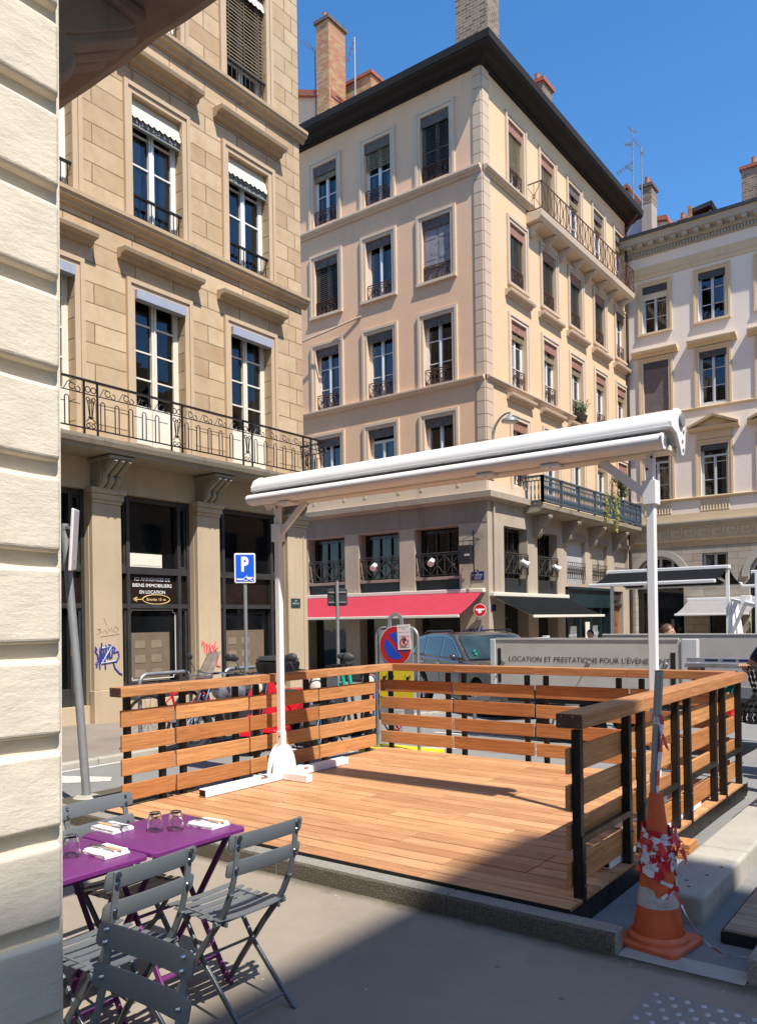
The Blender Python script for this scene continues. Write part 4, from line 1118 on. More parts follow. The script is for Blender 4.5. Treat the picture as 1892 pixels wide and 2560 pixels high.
# things fixed to or hanging from building B
def noentry():
    t = thing('no_entry_sign', 'round red no entry sign with a torn white bar fixed to the stone corner', 'traffic sign', (-12.40, 21.86, 1.95))
    n = V((.35, -1, 0)).normalized(); r = V((1, .35, 0)).normalized(); u = V((0, 0, 1)); c = V((-12.40, 21.84, 1.95))
    Mx = Matrix((r, u, n)).transposed()
    b = MB(); b.lathe([(.19, -.02), (.20, -.01), (.20, .0)], c, 32, Mx); b.build('sign_plate', M['signwhite'], t)
    b = MB(); b.lathe([(.185, 0), (.185, .004)], c, 32, Mx); b.build('red_face', M['signred'], t)
    b = MB(); f = lambda x, z, d: c + r * x + u * z + n * d
    b.prism([(-.14, .045), (.15, .05), (.15, 0), (.05, -.01), (.06, -.06), (-.02, -.10), (-.06, -.07), (-.04, -.03), (-.13, -.01)], f, .004, .008); b.build('white_bar', M['signwhite'], t)
    b = MB(); b.tube([c - n * .02, c - n * .14], .02, 8); b.build('bracket', M['galv'], t)
noentry()
t = thing('hanging_box_sign', 'black box sign with small white lettering hung from an iron bracket', 'shop sign', (-12.8, 21.7, 3.7))
b = MB(); b.box(-13.02, -12.82 + .24, 21.62, 21.80, 3.40, 3.98); b.build('sign_box', M['darkwall'], t, bevel=.006)
text('darden', M['signwhite'], V((-12.70, 21.619, 3.68)), (1, 0, 0), (0, 0, 1), .085, t, 'lettering', .19, bold=.02)
b = MB(); b.bar((-12.52, 21.72, 2.95), (-12.52, 21.72, 4.42), .03); b.bar((-13.05, 21.72, 4.12), (-12.28, 21.72, 4.12), .022); b.bar((-12.5, 21.72, 4.3), (-12.95, 21.72, 4.15), .012)
b.bar((-12.9, 21.72, 3.96), (-12.9, 21.72, 4.12), .012); b.bar((-12.65, 21.72, 3.96), (-12.65, 21.72, 4.12), .012); b.bar((-12.52, 21.72, 4.2), (-12.52, 22, 4.2), .02); b.bar((-12.52, 21.72, 3.2), (-12.52, 22, 3.2), .02)
for k in range(5): b.bar((-12.35 - .07 * k, 21.8, 4.15 + .05 * k), (-12.29 - .05 * k, 21.95, 4.25 + .05 * k), .012)
b.build('bracket', M['blackiron'], t)
def spot(loc, f, label):
    """small white floodlight clamped to a railing; f = outward unit vector"""
    t = thing('spotlight', label, 'lamp', loc, 'white spotlights on the mezzanine railings')
    f = V(f); r = f.cross(V((0, 0, 1))); c = V(loc)
    b = MB(); d = (f * .8 + V((0, 0, -.55)) - r * .35).normalized(); a = d.orthogonal().normalized(); Mx = Matrix((a, d.cross(a), d)).transposed()
    b.lathe([(.03, -.12), (.06, -.11), (.075, 0), (.11, .13), (.105, .14)], c + f * .16, 18, Mx); b.build('lamp_head', M['whitemetal'], t, smooth=40)
    b = MB(); b.lathe([(.1, 0), (.001, .004)], c + f * .16 + d * .135, 18, Mx); b.build('lens', M['lampglass'], t)
    b = MB(); b.tube([c, c + f * .1 + V((0, 0, .12)), c + f * .16 + V((0, 0, .05))], .022, 8); b.obox(c + V((0, 0, .05)) + f * .06, (.1, .1, .1)); b.build('clamp', M['whitemetal'], t, bevel=.01)
spot((-16.50, 22.0, 3.52), (0, -1, 0), 'white spotlight on the middle railing above the red awning')
spot((-14.17, 22.0, 3.55), (0, -1, 0), 'white spotlight on the railing left of the hanging box sign')
spot((-12.10, 24.05, 3.50), (1, 0, 0), 'white spotlight on the railing just right of the stone corner')
spot((-12.10, 26.55, 3.45), (1, 0, 0), 'white spotlight on the railing under the first balcony bracket')
t = thing('wall_lantern', 'grey street lamp with dish shade on a curved arm fixed to the peach corner', 'street lamp', (-12.17, 22.3, 7.0))
b = MB(); b.tube([PB2(22.30, .06, 6.3), PB2(22.30, .06, 7.25)], .045, 8)
arm = [PB2(22.30, .06 + .60 * (1 - math.cos(q * PI / 16)), 7.25 + .78 * math.sin(q * PI / 16)) for q in range(9)]
b.tube(arm, [.05 - .003 * i for i in range(9)], 8); b.build('lamp_arm', M['polegrey'], t, smooth=40)
e = arm[-1]; cc = V((-11.50, 22.3, 7.78))
b = MB(); b.lathe([(.05, .17), (.08, .16), (.11, .11), (.25, .03), (.27, -.04), (.23, -.05)], cc, 24); b.tube([e, cc + V((0, 0, .15))], .04, 8); b.build('lamp_shade', M['polegrey'], t, smooth=40)
b = MB(); b.lathe([(.22, -.045), (.18, -.08), (.02, -.10)], cc, 24); b.build('lens', M['lampglass'], t, smooth=60)

def awning(name, label, P, s0, s1, d0, z0, d1, z1, cloth, metal, sides=0):
    t = thing(name, label, 'awning', P((s0 + s1) / 2, d0, z0))
    b = MB(); b.strip([(0, 0), (0, .012)], [lambda a, c, q=q: P(s0 if q == 0 else s1, 0, 0) for q in (0, 1)]) if 0 else None
    n = 10
    def pt(s, k):
        f = k / n; return P(s, d0 + (d1 - d0) * f, z0 + (z1 - z0) * f - .05 * math.sin(PI * f))
    for k in range(n):
        m = 12
        for j in range(m):
            a = s0 + .06 + (s1 - s0 - .12) * j / m; c = s0 + .06 + (s1 - s0 - .12) * (j + 1) / m
            b.quad(pt(a, k), pt(c, k), pt(c, k + 1), pt(a, k + 1))
    o = b.build('canvas', M[cloth], t, recalc=False); o.modifiers.new('thick', 'SOLIDIFY').thickness = .006
    b = MB(); b.fbox(P, s0, s1, d0 - .14, d0 + .05, z0 - .02, z0 + .11); b.build('cassette', M[metal], t, bevel=.02)
    b = MB(); b.fbox(P, s0 + .02, s1 - .02, d1 - .01, d1 + .05, z1 - .07, z1 + .015); b.build('front_bar', M[metal], t, bevel=.015)
    b = MB()
    for s in (s0 + .25, s1 - .25):
        mid = P(s + (.35 if s < (s0 + s1) / 2 else -.35), (d0 + d1) / 2, (z0 + z1) / 2 - .15)
        b.bar(P(s, d0, z0 - .1), mid, .04); b.bar(mid, P(s, d1, z1 - .04), .04)
    b.build('folding_arm', M[metal], t)
    return t
ra = awning('shop_awning', 'wide raspberry red awning over the bar windows of the peach corner house', PB1, -20.6, -12.28, .12, 2.52, 1.55, 1.80, 'redcloth', 'ivory')
# oval emblem printed on the red canvas
def onred(s, q): 
    return PB1(s, .12 + 1.43 * q, 2.52 - .72 * q - .05 * math.sin(PI * q)) + V((0, -.004, .009))
def ell(c, q, a, e, n=28): return [onred(c + a * math.cos(2 * PI * i / n), q + e * math.sin(2 * PI * i / n)) for i in range(n)]
b = MB(); b.poly(ell(-19.62, .50, .24, .42)); b.build('emblem_ring', M['signwhite'], ra, recalc=False)
b = MB(); b.poly([p + V((0, -.003, .004)) for p in ell(-19.60, .49, .18, .37)]); b.build('emblem_ground', M['signred'], ra, recalc=False)
b = MB(); b.poly([onred(-19.6 + x, q) + V((0, -.006, .008)) for x, q in ((-.02, .36), (.06, .40), (.13, .52), (.13, .66), (.08, .80), (.0, .84), (-.06, .74), (-.03, .62), (-.1, .54), (-.08, .46))]); b.build('emblem_figure', M['signwhite'], ra, recalc=False)
awning('shop_awning', 'black awning on the sunny side of the peach house, next to the red awning', PB2, 22.05, 27.75, .12, 2.40, 1.45, 1.76, 'blackcloth', 'ivory')

# ================================================================ building C (pale mauve, far right)
Cc = thing('classical_building', 'pale mauve classical building with ochre stone window frames and a stone arcade', 'building', (-6, 34.7, -.45))
cs = [(-11.48 + 2.32 * k, -10.41 + 2.32 * k) for k in range(8)]
r3, r2, r1 = (13.84, 15.85), (10.42, 12.58), (6.58, 8.72)
b = wall(PC, -12.30, 8, 5.60, 17.2, [(a, c, e, f) for a, c in cs for e, f in (r1, r2, r3)], .22)
b.quad((-12.3, 36, 17), (8, 36, 17), (8, 46, 17), (-12.3, 46, 17)); b.quad((8, 34.7, -.5), (8, 46, -.5), (8, 46, 17), (8, 34.7, 17)); b.quad((-12.3, 46, -.5), (8, 46, -.5), (8, 46, 17), (-12.3, 46, 17))
b.build('wall', M['plasterC'], Cc, recalc=False)
for i, (a, c) in enumerate(cs):
    if i > 3: 
        b = MB()
        for e, f in (r1, r2, r3): b.quad(PC(a, -.2, e), PC(c, -.2, e), PC(c, -.2, f), PC(a, -.2, f))
        b.build('window', M['glass'], Cc, recalc=False); continue
    window(Cc, PC, a, c, *r3, .18, 'winC', 3, 'glass', val=('valC', .26 if i else .28, 'metal'), surround=('trimC', .19, .0, True), blind=('solid', .28, 'creamcloth', -.1) if i == 0 else None)
    window(Cc, PC, a, c, *r2, .18, 'winC', 3, 'glassdark', val=('valC', .24, 'metal'), surround=('trimC', .19, .17), hood=('trimC', 12.80, 13.06, .42, .34),
           blind=('solid', 1, 'slatC', -.1) if i == 0 else None)
    w = window(Cc, PC, a, c, *r1, .18, 'winC', 3, 'glassdark', val=('valC', .22, 'metal'), surround=('trimC', .20, .0), transom=.46)
    m = (a + c) / 2; b = MB()
    f = lambda x, z, d: PC(m + x, d, z)
    prof = [(0, 9.28), (.16, 9.29), (.28, 9.36), (.30, 9.42), (0, 9.43)]
    b.prism(prof, lambda q, z, t: PC(t, q, z), m - 1.0, m + 1.0)
    for sg in (-1, 1):
        b.hexa([f(sg * 1.0, 9.42, 0), f(sg * 1.0, 9.42, .30), f(0, 9.83, .30), f(0, 9.83, 0), f(sg * 1.0, 9.50, 0), f(sg * 1.0, 9.50, .32), f(0, 9.93, .32), f(0, 9.93, 0)])
    b.prism([(-.9, 9.43), (.9, 9.43), (0, 9.82)], f, 0, .03); b.fbox(PC, a - .16, c + .16, 0, .05, 8.95, 9.28)
    b.build('pediment', M['trimC'], w)
    b = MB(); n = 9
    for k in range(n + 1):
        s = a + (c - a) * k / n
        b.lathe([(.035, 5.99), (.055, 6.04), (.03, 6.10), (.058, 6.20), (.03, 6.29), (.052, 6.38), (.025, 6.44), (.045, 6.48)], PC(s, .0, 0), 8)
    b.build('baluster', M['trimC'], w, smooth=40)
b = wall(PC, -12.30, 8, 5.98, 6.49, [(a, c, 5.99, 6.485) for a, c in cs], .14); b.build('balustrade_panel', M['plasterC'], Cc, recalc=False)
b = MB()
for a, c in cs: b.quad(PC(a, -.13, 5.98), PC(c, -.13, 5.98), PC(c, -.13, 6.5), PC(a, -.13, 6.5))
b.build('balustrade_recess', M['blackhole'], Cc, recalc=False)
for a, c in zip([-12.3] + [q[1] for q in cs], [q[0] for q in cs] + [8]): b = MB(); b.fbox(PC, a, c, 0, .02, 5.96, 6.49); b.build('balustrade_wall', M['plasterC'], Cc)
course(Cc, PC, -12.28, 8, 10.20, 10.30, .08, 'trimC'); course(Cc, PC, -12.28, 8, 6.50, 6.60, .12, 'trimC')
b = MB(); b.fbox(PC, -12.28, 8, 0, .03, 16.16, 16.70); b.fbox(PC, -12.28, 8, 0, .05, 16.34, 16.38); b.build('ochre_band', M['trimC'], Cc)
b = MB(); b.fbox(PC, -12.28, 8, 0, .05, 5.60, 5.95); b.build('ochre_base_band', M['trimC'], Cc)
course(Cc, PC, -12.28, 8, 5.42, 5.62, .26, 'corniceC', 'stone_ledge')
b = MB(); b.prism([(0, 17.14), (.06, 17.15), (.08, 17.34), (.22, 17.38), (.24, 17.55), (.55, 17.58), (.58, 17.72), (.66, 17.80), (0, 17.85)], lambda a, z, t: PC(t, a, z), -12.35, 8)
s = -12.2
while s < 0: b.fbox(PC, s, s + .07, .08, .16, 17.20, 17.33); s += .125
s = -11.95
while s < 0: b.fbox(PC, s, s + .2, .22, .50, 17.44, 17.57); s += .46
b.build('cornice', M['corniceC'], Cc)
b = MB(); b.fbox(PC, -12.4, 8, .56, .72, 17.80, 17.93); b.build('gutter', M['zinc'], Cc)
b = MB(); b.quad((-12.35, 34.0, 17.9), (8, 34.0, 17.9), (8, 42, 19.0), (-12.35, 42, 19.0)); b.build('roof', M['tile'], Cc, recalc=False)
# frieze with Greek key
b = MB(); b.fbox(PC, -12.28, 8, 0, .03, 4.86, 5.42); b.build('frieze', M['trimC'], Cc)
b = MB(); k = -12.1
while k < -1:
    for p, q in (((0, .08), (0, .40)), ((0, .40), (.42, .40)), ((.42, .40), (.42, .18)), ((.42, .18), (.20, .18)), ((.20, .18), (.20, .28)), ((0, .08), (-.10, .08))):
        b.bar(PC(k + p[0], .035, 4.91 + p[1]), PC(k + q[0], .035, 4.91 + q[1]), .035, .02)
    k += .55
b.build('greek_key', M['corniceC'], Cc)
course(Cc, PC, -12.28, 8, 4.80, 4.90, .07, 'trimC')
# arcade wall with arches (blocks), built around arched holes
ar = [(-10.95, 1.02), (-6.37, 1.02), (-1.8, 1.02)]; zc = 3.22
b = MB()
def archwall(b, z0, z1):
    xs = sorted({-12.3, 8, *[c + r * s for c, r in ar for s in (-1, 1)], -9.16, -8.16, -8.95, -7.65, -4.6, -3.6})
    for a, c in zip(xs, xs[1:]):
        m = (a + c) / 2; inarch = [q for q in ar if abs(m - q[0]) < q[1]]
        if inarch:
            cx, r = inarch[0]; n = 24
            for k in range(n):
                t0, t1 = PI - PI * k / n, PI - PI * (k + 1) / n
                x_0, x_1 = cx + r * math.cos(t0), cx + r * math.cos(t1)
                b.quad(PC(x_0, 0, zc + r * math.sin(t0)), PC(x_1, 0, zc + r * math.sin(t1)), PC(x_1, 0, z1), PC(x_0, 0, z1))
                b.quad(PC(x_0, 0, zc + r * math.sin(t0)), PC(x_1, 0, zc + r * math.sin(t1)), PC(x_1, -.4, zc + r * math.sin(t1)), PC(x_0, -.4, zc + r * math.sin(t0)))
            for x in (cx - r, cx + r): b.quad(PC(x, 0, -.5), PC(x, -.4, -.5), PC(x, -.4, zc), PC(x, 0, zc))
        elif -9.16 <= m <= -7.65:
            if -9.16 <= a and c <= -8.16: b.quad(PC(a, 0, 4.25), PC(c, 0, 4.25), PC(c, 0, z1), PC(a, 0, z1))
            else: b.quad(PC(a, 0, 2.3), PC(c, 0, 2.3), PC(c, 0, z1), PC(a, 0, z1))
            if -9.16 <= a and c <= -8.16: b.quad(PC(a, 0, 2.3), PC(c, 0, 2.3), PC(c, 0, 3.4), PC(a, 0, 3.4))
            if c <= -8.95: b.quad(PC(a, 0, -.5), PC(c, 0, -.5), PC(c, 0, 2.3), PC(a, 0, 2.3))
        else: b.quad(PC(a, 0, -.5), PC(c, 0, -.5), PC(c, 0, z1), PC(a, 0, z1))
archwall(b, 0, 4.57); b.build('arcade_wall', M['blockC'], Cc, recalc=False)
b = MB(); b.fbox(PC, -12.28, 8, -.1, .012, 4.57, 4.80); b.build('ochre_block_course', M['blockC2'], Cc)
for cx, r in ar:
    b = MB(); n = 20
    for k in range(n):
        t0, t1 = PI * k / n, PI * (k + 1) / n
        q = lambda t, rr, d: PC(cx + rr * math.cos(t), d, zc + rr * math.sin(t))
        b.hexa([q(t0, r, 0), q(t1, r, 0), q(t1, r + .26, 0), q(t0, r + .26, 0), q(t0, r, .06), q(t1, r, .06), q(t1, r + .26, .06), q(t0, r + .26, .06)])
    ag = b.build('arch', M['corniceC'], Cc)
    b = MB()
    b.poly([PC(cx + r * math.cos(PI * k / 24), -.36, zc + r * math.sin(PI * k / 24)) for k in range(25)]); b.quad(PC(cx - r, -.36, -.4), PC(cx + r, -.36, -.4), PC(cx + r, -.36, zc), PC(cx - r, -.36, zc)); b.build('pane', M['glassdark'], ag, recalc=False)
    b = MB()
    for k in (-.5, 0, .5): b.fbox(PC, cx + k - .05, cx + k + .05, -.35, -.28, zc - .1, zc + math.sqrt(r * r - k * k) - .01)
    b.fbox(PC, cx - r, cx + r, -.35, -.27, zc - .18, zc - .06)
    b.tube([PC(cx + (r - .05) * math.cos(PI * k / 20), -.31, zc + (r - .05) * math.sin(PI * k / 20)) for k in range(21)], .06, 6); b.build('fanlight_frame', M['winC'], ag)
window(Cc, PC, -9.16, -8.16, 3.4, 4.25, .2, 'winC', 1, 'glassdark')
b = MB(); b.quad(PC(-8.96, -.3, -.5), PC(-7.64, -.3, -.5), PC(-7.64, -.3, 2.31), PC(-8.96, -.3, 2.31)); b.build('shop_window', M['glassdark'], Cc, recalc=False)
t = awning('shop_awning', 'grey awning against the stone arcade, left of the white furled cloth', PC, -9.75, -6.95, .2, 2.30, 2.0, 1.75, 'greycloth', 'whitemetal')
t = awning('shop_awning', 'grey awning against the stone arcade at the right picture edge', PC, -6.75, -3.2, .2, 2.34, 2.0, 1.79, 'greycloth', 'whitemetal')

# ================================================================ houses rising behind
H = thing('rear_house', 'tan gabled house end rising behind the black eaves of the peach house', 'building', (-27, 31, -.45))
b = MB(); y = 26.0
f = lambda x, z, t: (x, t, z)
b.prism([(-34, 10), (-21.5, 10), (-21.5, 23.62), (-24.5, 25.2), (-26, 25.4), (-34, 25.4)], f, y, y + 8); b.build('wall', M['trimB'], H)
b = MB(); b.hexa([(-26, y - .2, 25.5), (-21.3, y - .2, 23.55), (-21.3, y + 8, 23.55), (-26, y + 8, 25.5), (-26, y - .2, 25.75), (-21.3, y - .2, 23.8), (-21.3, y + 8, 23.8), (-26, y + 8, 25.75)]); b.build('roof', M['tile'], H)
W = thing('white_gabled_house', 'white rendered gable with red roof edge between the peach house and the mauve building', 'building', (-12, 37, -.45))
b = MB(); f = lambda x, z, t: (x, t, z)
b.prism([(-14.5, 17), (-10.72, 17), (-10.80, 18.75), (-11.02, 19.5), (-11.5, 19.6), (-12.1, 20.45), (-12.8, 21.55), (-14.5, 20.6)], f, 37, 44); b.build('wall', M['whitewall'], W)
b = MB()
for p, q in (((-14.5, 20.6), (-12.8, 21.55)), ((-12.8, 21.55), (-11.95, 20.15)), ((-11.7, 19.62), (-11.02, 19.52)), ((-11.02, 19.52), (-10.75, 18.7))):
    b.hexa([(p[0], 36.8, p[1]), (q[0], 36.8, q[1]), (q[0], 44, q[1]), (p[0], 44, p[1]), (p[0], 36.8, p[1] + .2), (q[0], 36.8, q[1] + .2), (q[0], 44, q[1] + .2), (p[0], 44, p[1] + .2)])
b.build('roof', M['tile'], W)
chimney(W, -11.87, -11.43, 36.0, 36.75, 17, 20.85, 'chimplaster', 'chimplaster', cap='valgrey', pots=3)
b = MB(); b.box(-11.88, -11.42, 35.99, 36.76, 20.1, 20.8); b.build('brick_collar', M['brickgreyx'], W.children[-1])
Rr = thing('brick_roof_house', 'red brick rooftop with dark dormer seen over the gutter of the mauve building', 'building', (-9, 42, -.45))
b = MB(); b.prism([(-11.0, 17), (-10.15, 17), (-10.2, 19.35), (-10.9, 19.35)], f, 37.4, 41); b.build('wall', M['brickx'], Rr)
b = MB(); b.hexa([(-10.15, 37.0, 19.52), (-9.15, 37.0, 19.66), (-9.15, 40, 19.66), (-10.15, 40, 19.52), (-10.15, 37.0, 19.72), (-9.15, 37.0, 19.84), (-9.15, 40, 19.84), (-10.15, 40, 19.72)])
b.hexa([(-9.2, 37.0, 19.66), (-8.86, 37.0, 18.9), (-8.86, 40, 18.9), (-9.2, 40, 19.66), (-9.14, 37.0, 19.84), (-8.76, 37.0, 18.95), (-8.76, 40, 18.95), (-9.14, 40, 19.84)]); b.build('dormer_roof', M['zinc'], Rr)
b = MB(); b.box(-9.98, -9.2, 37.5, 40, 17.5, 19.6); b.build('dormer', M['blackhole'], Rr)
b = MB(); b.box(-9.32, -9.22, 37.3, 37.45, 17.5, 19.6); b.build('dormer_post', M['rollshut2'], Rr)
b = MB(); b.box(-10.16, -9.98, 36.95, 39, 17.5, 19.86); b.build('parapet', M['brickx'], Rr)
b = MB(); b.lathe([(.10, 0), (.10, .45), (.13, .46), (.12, .54), (.02, .56)], (-10.62, 36.8, 18.7), 12); b.build('vent', M['ivory'], Rr, smooth=40)
chimney(Rr, -10.85, -10.3, 37.6, 38.6, 19, 19.55, 'brickx', 'brickred', capm='tile', pots=4)
K = chimney(None, -7.92, -7.0, 37.0, 38.0, 17.3, 20.72, 'brickgreyx', 'brickgrey', capm='tile', pots=3, name='brick_chimney')
tag(K, 'sooty brick chimney with clay pots at the right edge above the mauve building', 'chimney'); 
K = chimney(None, -22.0, -21.33, 25.7, 26.8, 19.6, 26.75, 'brickx', 'brickred', cap='valgrey', pots=3, name='brick_chimney')
tag(K, 'tall red and yellow brick chimney between two thin aerials at the left', 'chimney')
def aerial(label, base, h, arms, tilt=0):
    t = thing('tv_aerial', label, 'aerial', base, 'rooftop tv aerials'); x, y, z = base
    b = MB(); b.tube([(x, y, z - 1.2), (x + tilt, y, z + h)], .03, 6); b.build('mast', M['galv'], t)
    b = MB()
    for hz, dx, dz, n in arms:
        p = V((x + tilt * hz / h, y, z + hz)); q = p + V((dx, 0, dz)); b.bar(p, q, .025)
        for k in range(n):
            c = p.lerp(q, (k + .5) / n); w = V((-dz, 0, dx)).normalized() * .12; b.bar(c - w, c + w, .014); b.bar(c - V((0, .2, 0)), c + V((0, .2, 0)), .014)
    b.build('antenna', M['galv'], t)
aerial('thin rooftop aerial left of the red and yellow chimney', (-22.25, 25.9, 24.2), 1.7, [(1.7, -.75, .75, 5)])
K = chimney(None, -22.3, -20.35, 27.3, 28.2, 19.6, 24.9, 'brickx', 'brickred', capm='tile', pots=0, name='brick_chimney')
tag(K, 'low wide red brick chimney half hidden behind the tall red and yellow one', 'chimney')
aerial('thin rooftop aerial right of the red and yellow chimney', (-20.2, 26.0, 22.8), 2.8, [(2.7, -.42, -.75, 4)])
aerial('tall aerial with several antennas by the white gable', (-12.1, 35.6, 21.0), 2.4, [(.9, -.75, -.25, 6), (1.7, -.35, .12, 5), (2.3, -.2, .25, 2), (2.3, .2, -.1, 1), (.5, -.3, .35, 3)])
aerial('shorter aerial beside the grey rendered chimney', (-11.72, 35.6, 20.9), 1.55, [(1.5, -.35, .55, 4), (1.3, .12, -.1, 2)])

# ================================================================ building D (cream stone, picture edge left)
D = thing('cream_stone_building', 'cream painted corner building of rounded stone blocks filling the left picture edge', 'building', (-2.1, 0, 0))
XD = -2.1; YD = 1.298; D.rotation_euler = (-.012, 0, 0)
b = MB(); b.box(-9.5, XD - .034, -9, YD, -.2, 20); b.build('wall', M['creamD'], D)
R = random.Random(5)
ci = 0
for k in range(-4, 12):
    z0 = 1.077 + .262 * k + .024; z1 = z0 + .262 - .046
    off = [0, .30, .12, .42][k % 4]
    ys = [YD - .016, YD - .045 - .55 - off * .6, YD - 1.35 - off, -1.2 - off, -2.4]
    for a, c in zip(ys[1:], ys):
        b = MB(); L_, H_ = c - a, z1 - z0; e = [0, .002, .005, .009, .014, .022]
        us = [q / L_ for q in e] + [.06 / L_] + [.1 + .8 * q / 24 for q in range(25)] + [1 - .06 / L_] + [1 - q / L_ for q in reversed(e)]
        ws = [q / H_ for q in e] + [.18 + .64 * q / 8 for q in range(9)] + [1 - q / H_ for q in reversed(e)]
        us = sorted(us); nz, ny = len(ws) - 1, len(us) - 1; g = {}; ph = R.uniform(0, 9)
        for i in range(nz + 1):
            for j in range(ny + 1):
                u, w = us[j], ws[i]
                eu = min(u, 1 - u) * (c - a); ew = min(w, 1 - w) * (z1 - z0)
                rd = .016
                d = 0
                for e_ in (eu, ew):
                    if e_ < rd: d += rd - math.sqrt(max(0, rd * rd - (rd - e_) ** 2))
                g[i, j] = (XD - d * 1.2 + .0012 * math.sin(u * 21 + ph) * math.sin(w * 7 + ph) - .0012, a + (c - a) * u, z0 + (z1 - z0) * w + .0015 * math.sin(u * 9 + ph))
        for i in range(nz):
            for j in range(ny): b.quad(g[i, j], g[i, j + 1], g[i + 1, j + 1], g[i + 1, j])
        ring = [g[0, j] for j in range(ny + 1)] + [g[i, ny] for i in range(1, nz + 1)] + [g[nz, j] for j in range(ny - 1, -1, -1)] + [g[i, 0] for i in range(nz - 1, 0, -1)]
        for p, q in zip(ring, ring[1:] + ring[:1]): b.quad(p, q, (XD - .05, q[1], q[2]), (XD - .05, p[1], p[2]))
        b.build('stone_block', M['creamD'], D, smooth=60)
b = MB()
prof = [(YD, 3.95), (1.93, 3.95), (1.99, 3.99), (2.02, 4.05), (2.02, 4.25), (YD, 4.30)]
rows = []
Rn = random.Random(3)
for i in range(60):
    x = -9.4 + 7.35 * i / 59
    rows.append(lambda a, c, x=x, j=Rn.uniform(-.012, .012): (x, a + (j if a > 1.9 else 0), c + (j * .5 if a > 1.9 else 0)))
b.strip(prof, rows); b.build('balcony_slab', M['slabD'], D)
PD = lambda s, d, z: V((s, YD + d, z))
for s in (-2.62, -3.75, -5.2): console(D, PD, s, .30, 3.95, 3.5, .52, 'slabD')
F_ = thing('facing_building', 'pale block on the opposite side of the square, outside the picture', 'building', (17, 20, 0))  # unseen block added so the window glass has a facade to reflect
b = MB(); b.box(12, 22, 9, 44, -.5, 15); b.build('wall', M['plasterB2'], F_)
for i in range(12):
    for j in range(4):
        b = MB(); b.box(11.95, 12.05, 10.5 + i * 2.8, 11.7 + i * 2.8, 1.2 + j * 3.6, 3.5 + j * 3.6); b.build('window', M['glass'], F_)
# tall block across the street, behind the viewer: only its shadow enters the picture
O = thing('opposite_building', 'tall rendered block across the street whose shadow falls over the foreground pavement', 'building', (13, -10, 0))
sx, sy = .621, .23
hO = 21.0; cx_, cy_ = -2.68 + sx * hO, 5.22 - sy * hO
b = MB(); b.box(cx_, cx_ + 16, cy_ - 40, cy_, -.2, hO); b.build('wall', M['plasterC'], O)
b = MB()
for i in range(10):
    for j in range(5):
        y = cy_ - 2.2 - i * 3; z = 2.6 + j * 3.7; b.box(cx_ - .02, cx_ + .1, y - 1.1, y, z, z + 2.1)
b.build('window', M['glass'], O)
b = MB(); b.box(cx_ - .0, cx_ + 16, cy_ - 40, cy_ + .0, hO, hO + .02); b.build('roof', M['tile'], O)
# ================================================================ timber terrace
T = thing('timber_terrace', 'new orange brown hardwood decking platform edged in black steel behind the kerb', 'decking', (-3.7, 5.9, 0))
dz = .135; X0, X1, Y0, Y1 = -5.80, -1.735, 3.95, 7.95
b = MB(); R = random.Random(8); pw = .1435; n = int((Y1 - Y0) / pw)
for i in range(n):
    y0 = Y0 + i * pw + .0052; y1 = Y0 + (i + 1) * pw - .0052
    m = (i % 3); cuts = [X0] + [X0 + q for q in ((1.03, 2.06, 3.10) if i % 6 < 3 else (.50, 1.53, 2.56, 3.60))] + [X1]
    cuts = [c for c in cuts if c <= X1]
    for a, c in zip(cuts, cuts[1:]):
        b.tone = R.random() * .75 + (.25 if R.random() < .2 else 0)
        zz = dz + R.uniform(-.0012, .0012)
        b.box(a + .003, c - .003, y0, y1, dz - .028, zz)
b.build('decking', M['deckwood'], T, bevel=.003, tones=True)
b = MB(); b.box(X0, X1, Y0, Y0 + .045, .0, .104); b.box(X0, X1, Y1 - .045, Y1, .0, .104); b.box(X0, X0 + .045, Y0 + .046, Y1 - .046, .0, .104); b.box(X1 - .045, X1, Y0 + .046, Y1 - .046, .0, .104)
for k in range(1, 5): b.box(X0 + k * .81 - .03, X0 + k * .81 + .03, Y0 + .046, Y1 - .046, .01, .103)
b.box(X0, X1 + .004, Y0 - .006, Y0 - .001, .06, .136); b.box(X1 + .001, X1 + .006, Y0, Y1, .03, .118)
b.build('frame', M['blacksteel'], T)
b = MB()
for i in range(n):
    for x in [X0 + .04 + k * .515 for k in range(8)]:
        for q in (.03, .11): b.lathe([(.0042, 0), (.003, .0012)], (x + R.uniform(-.006, .006), Y0 + i * pw + q, dz), 6)
b.build('screw', M['screw'], T)

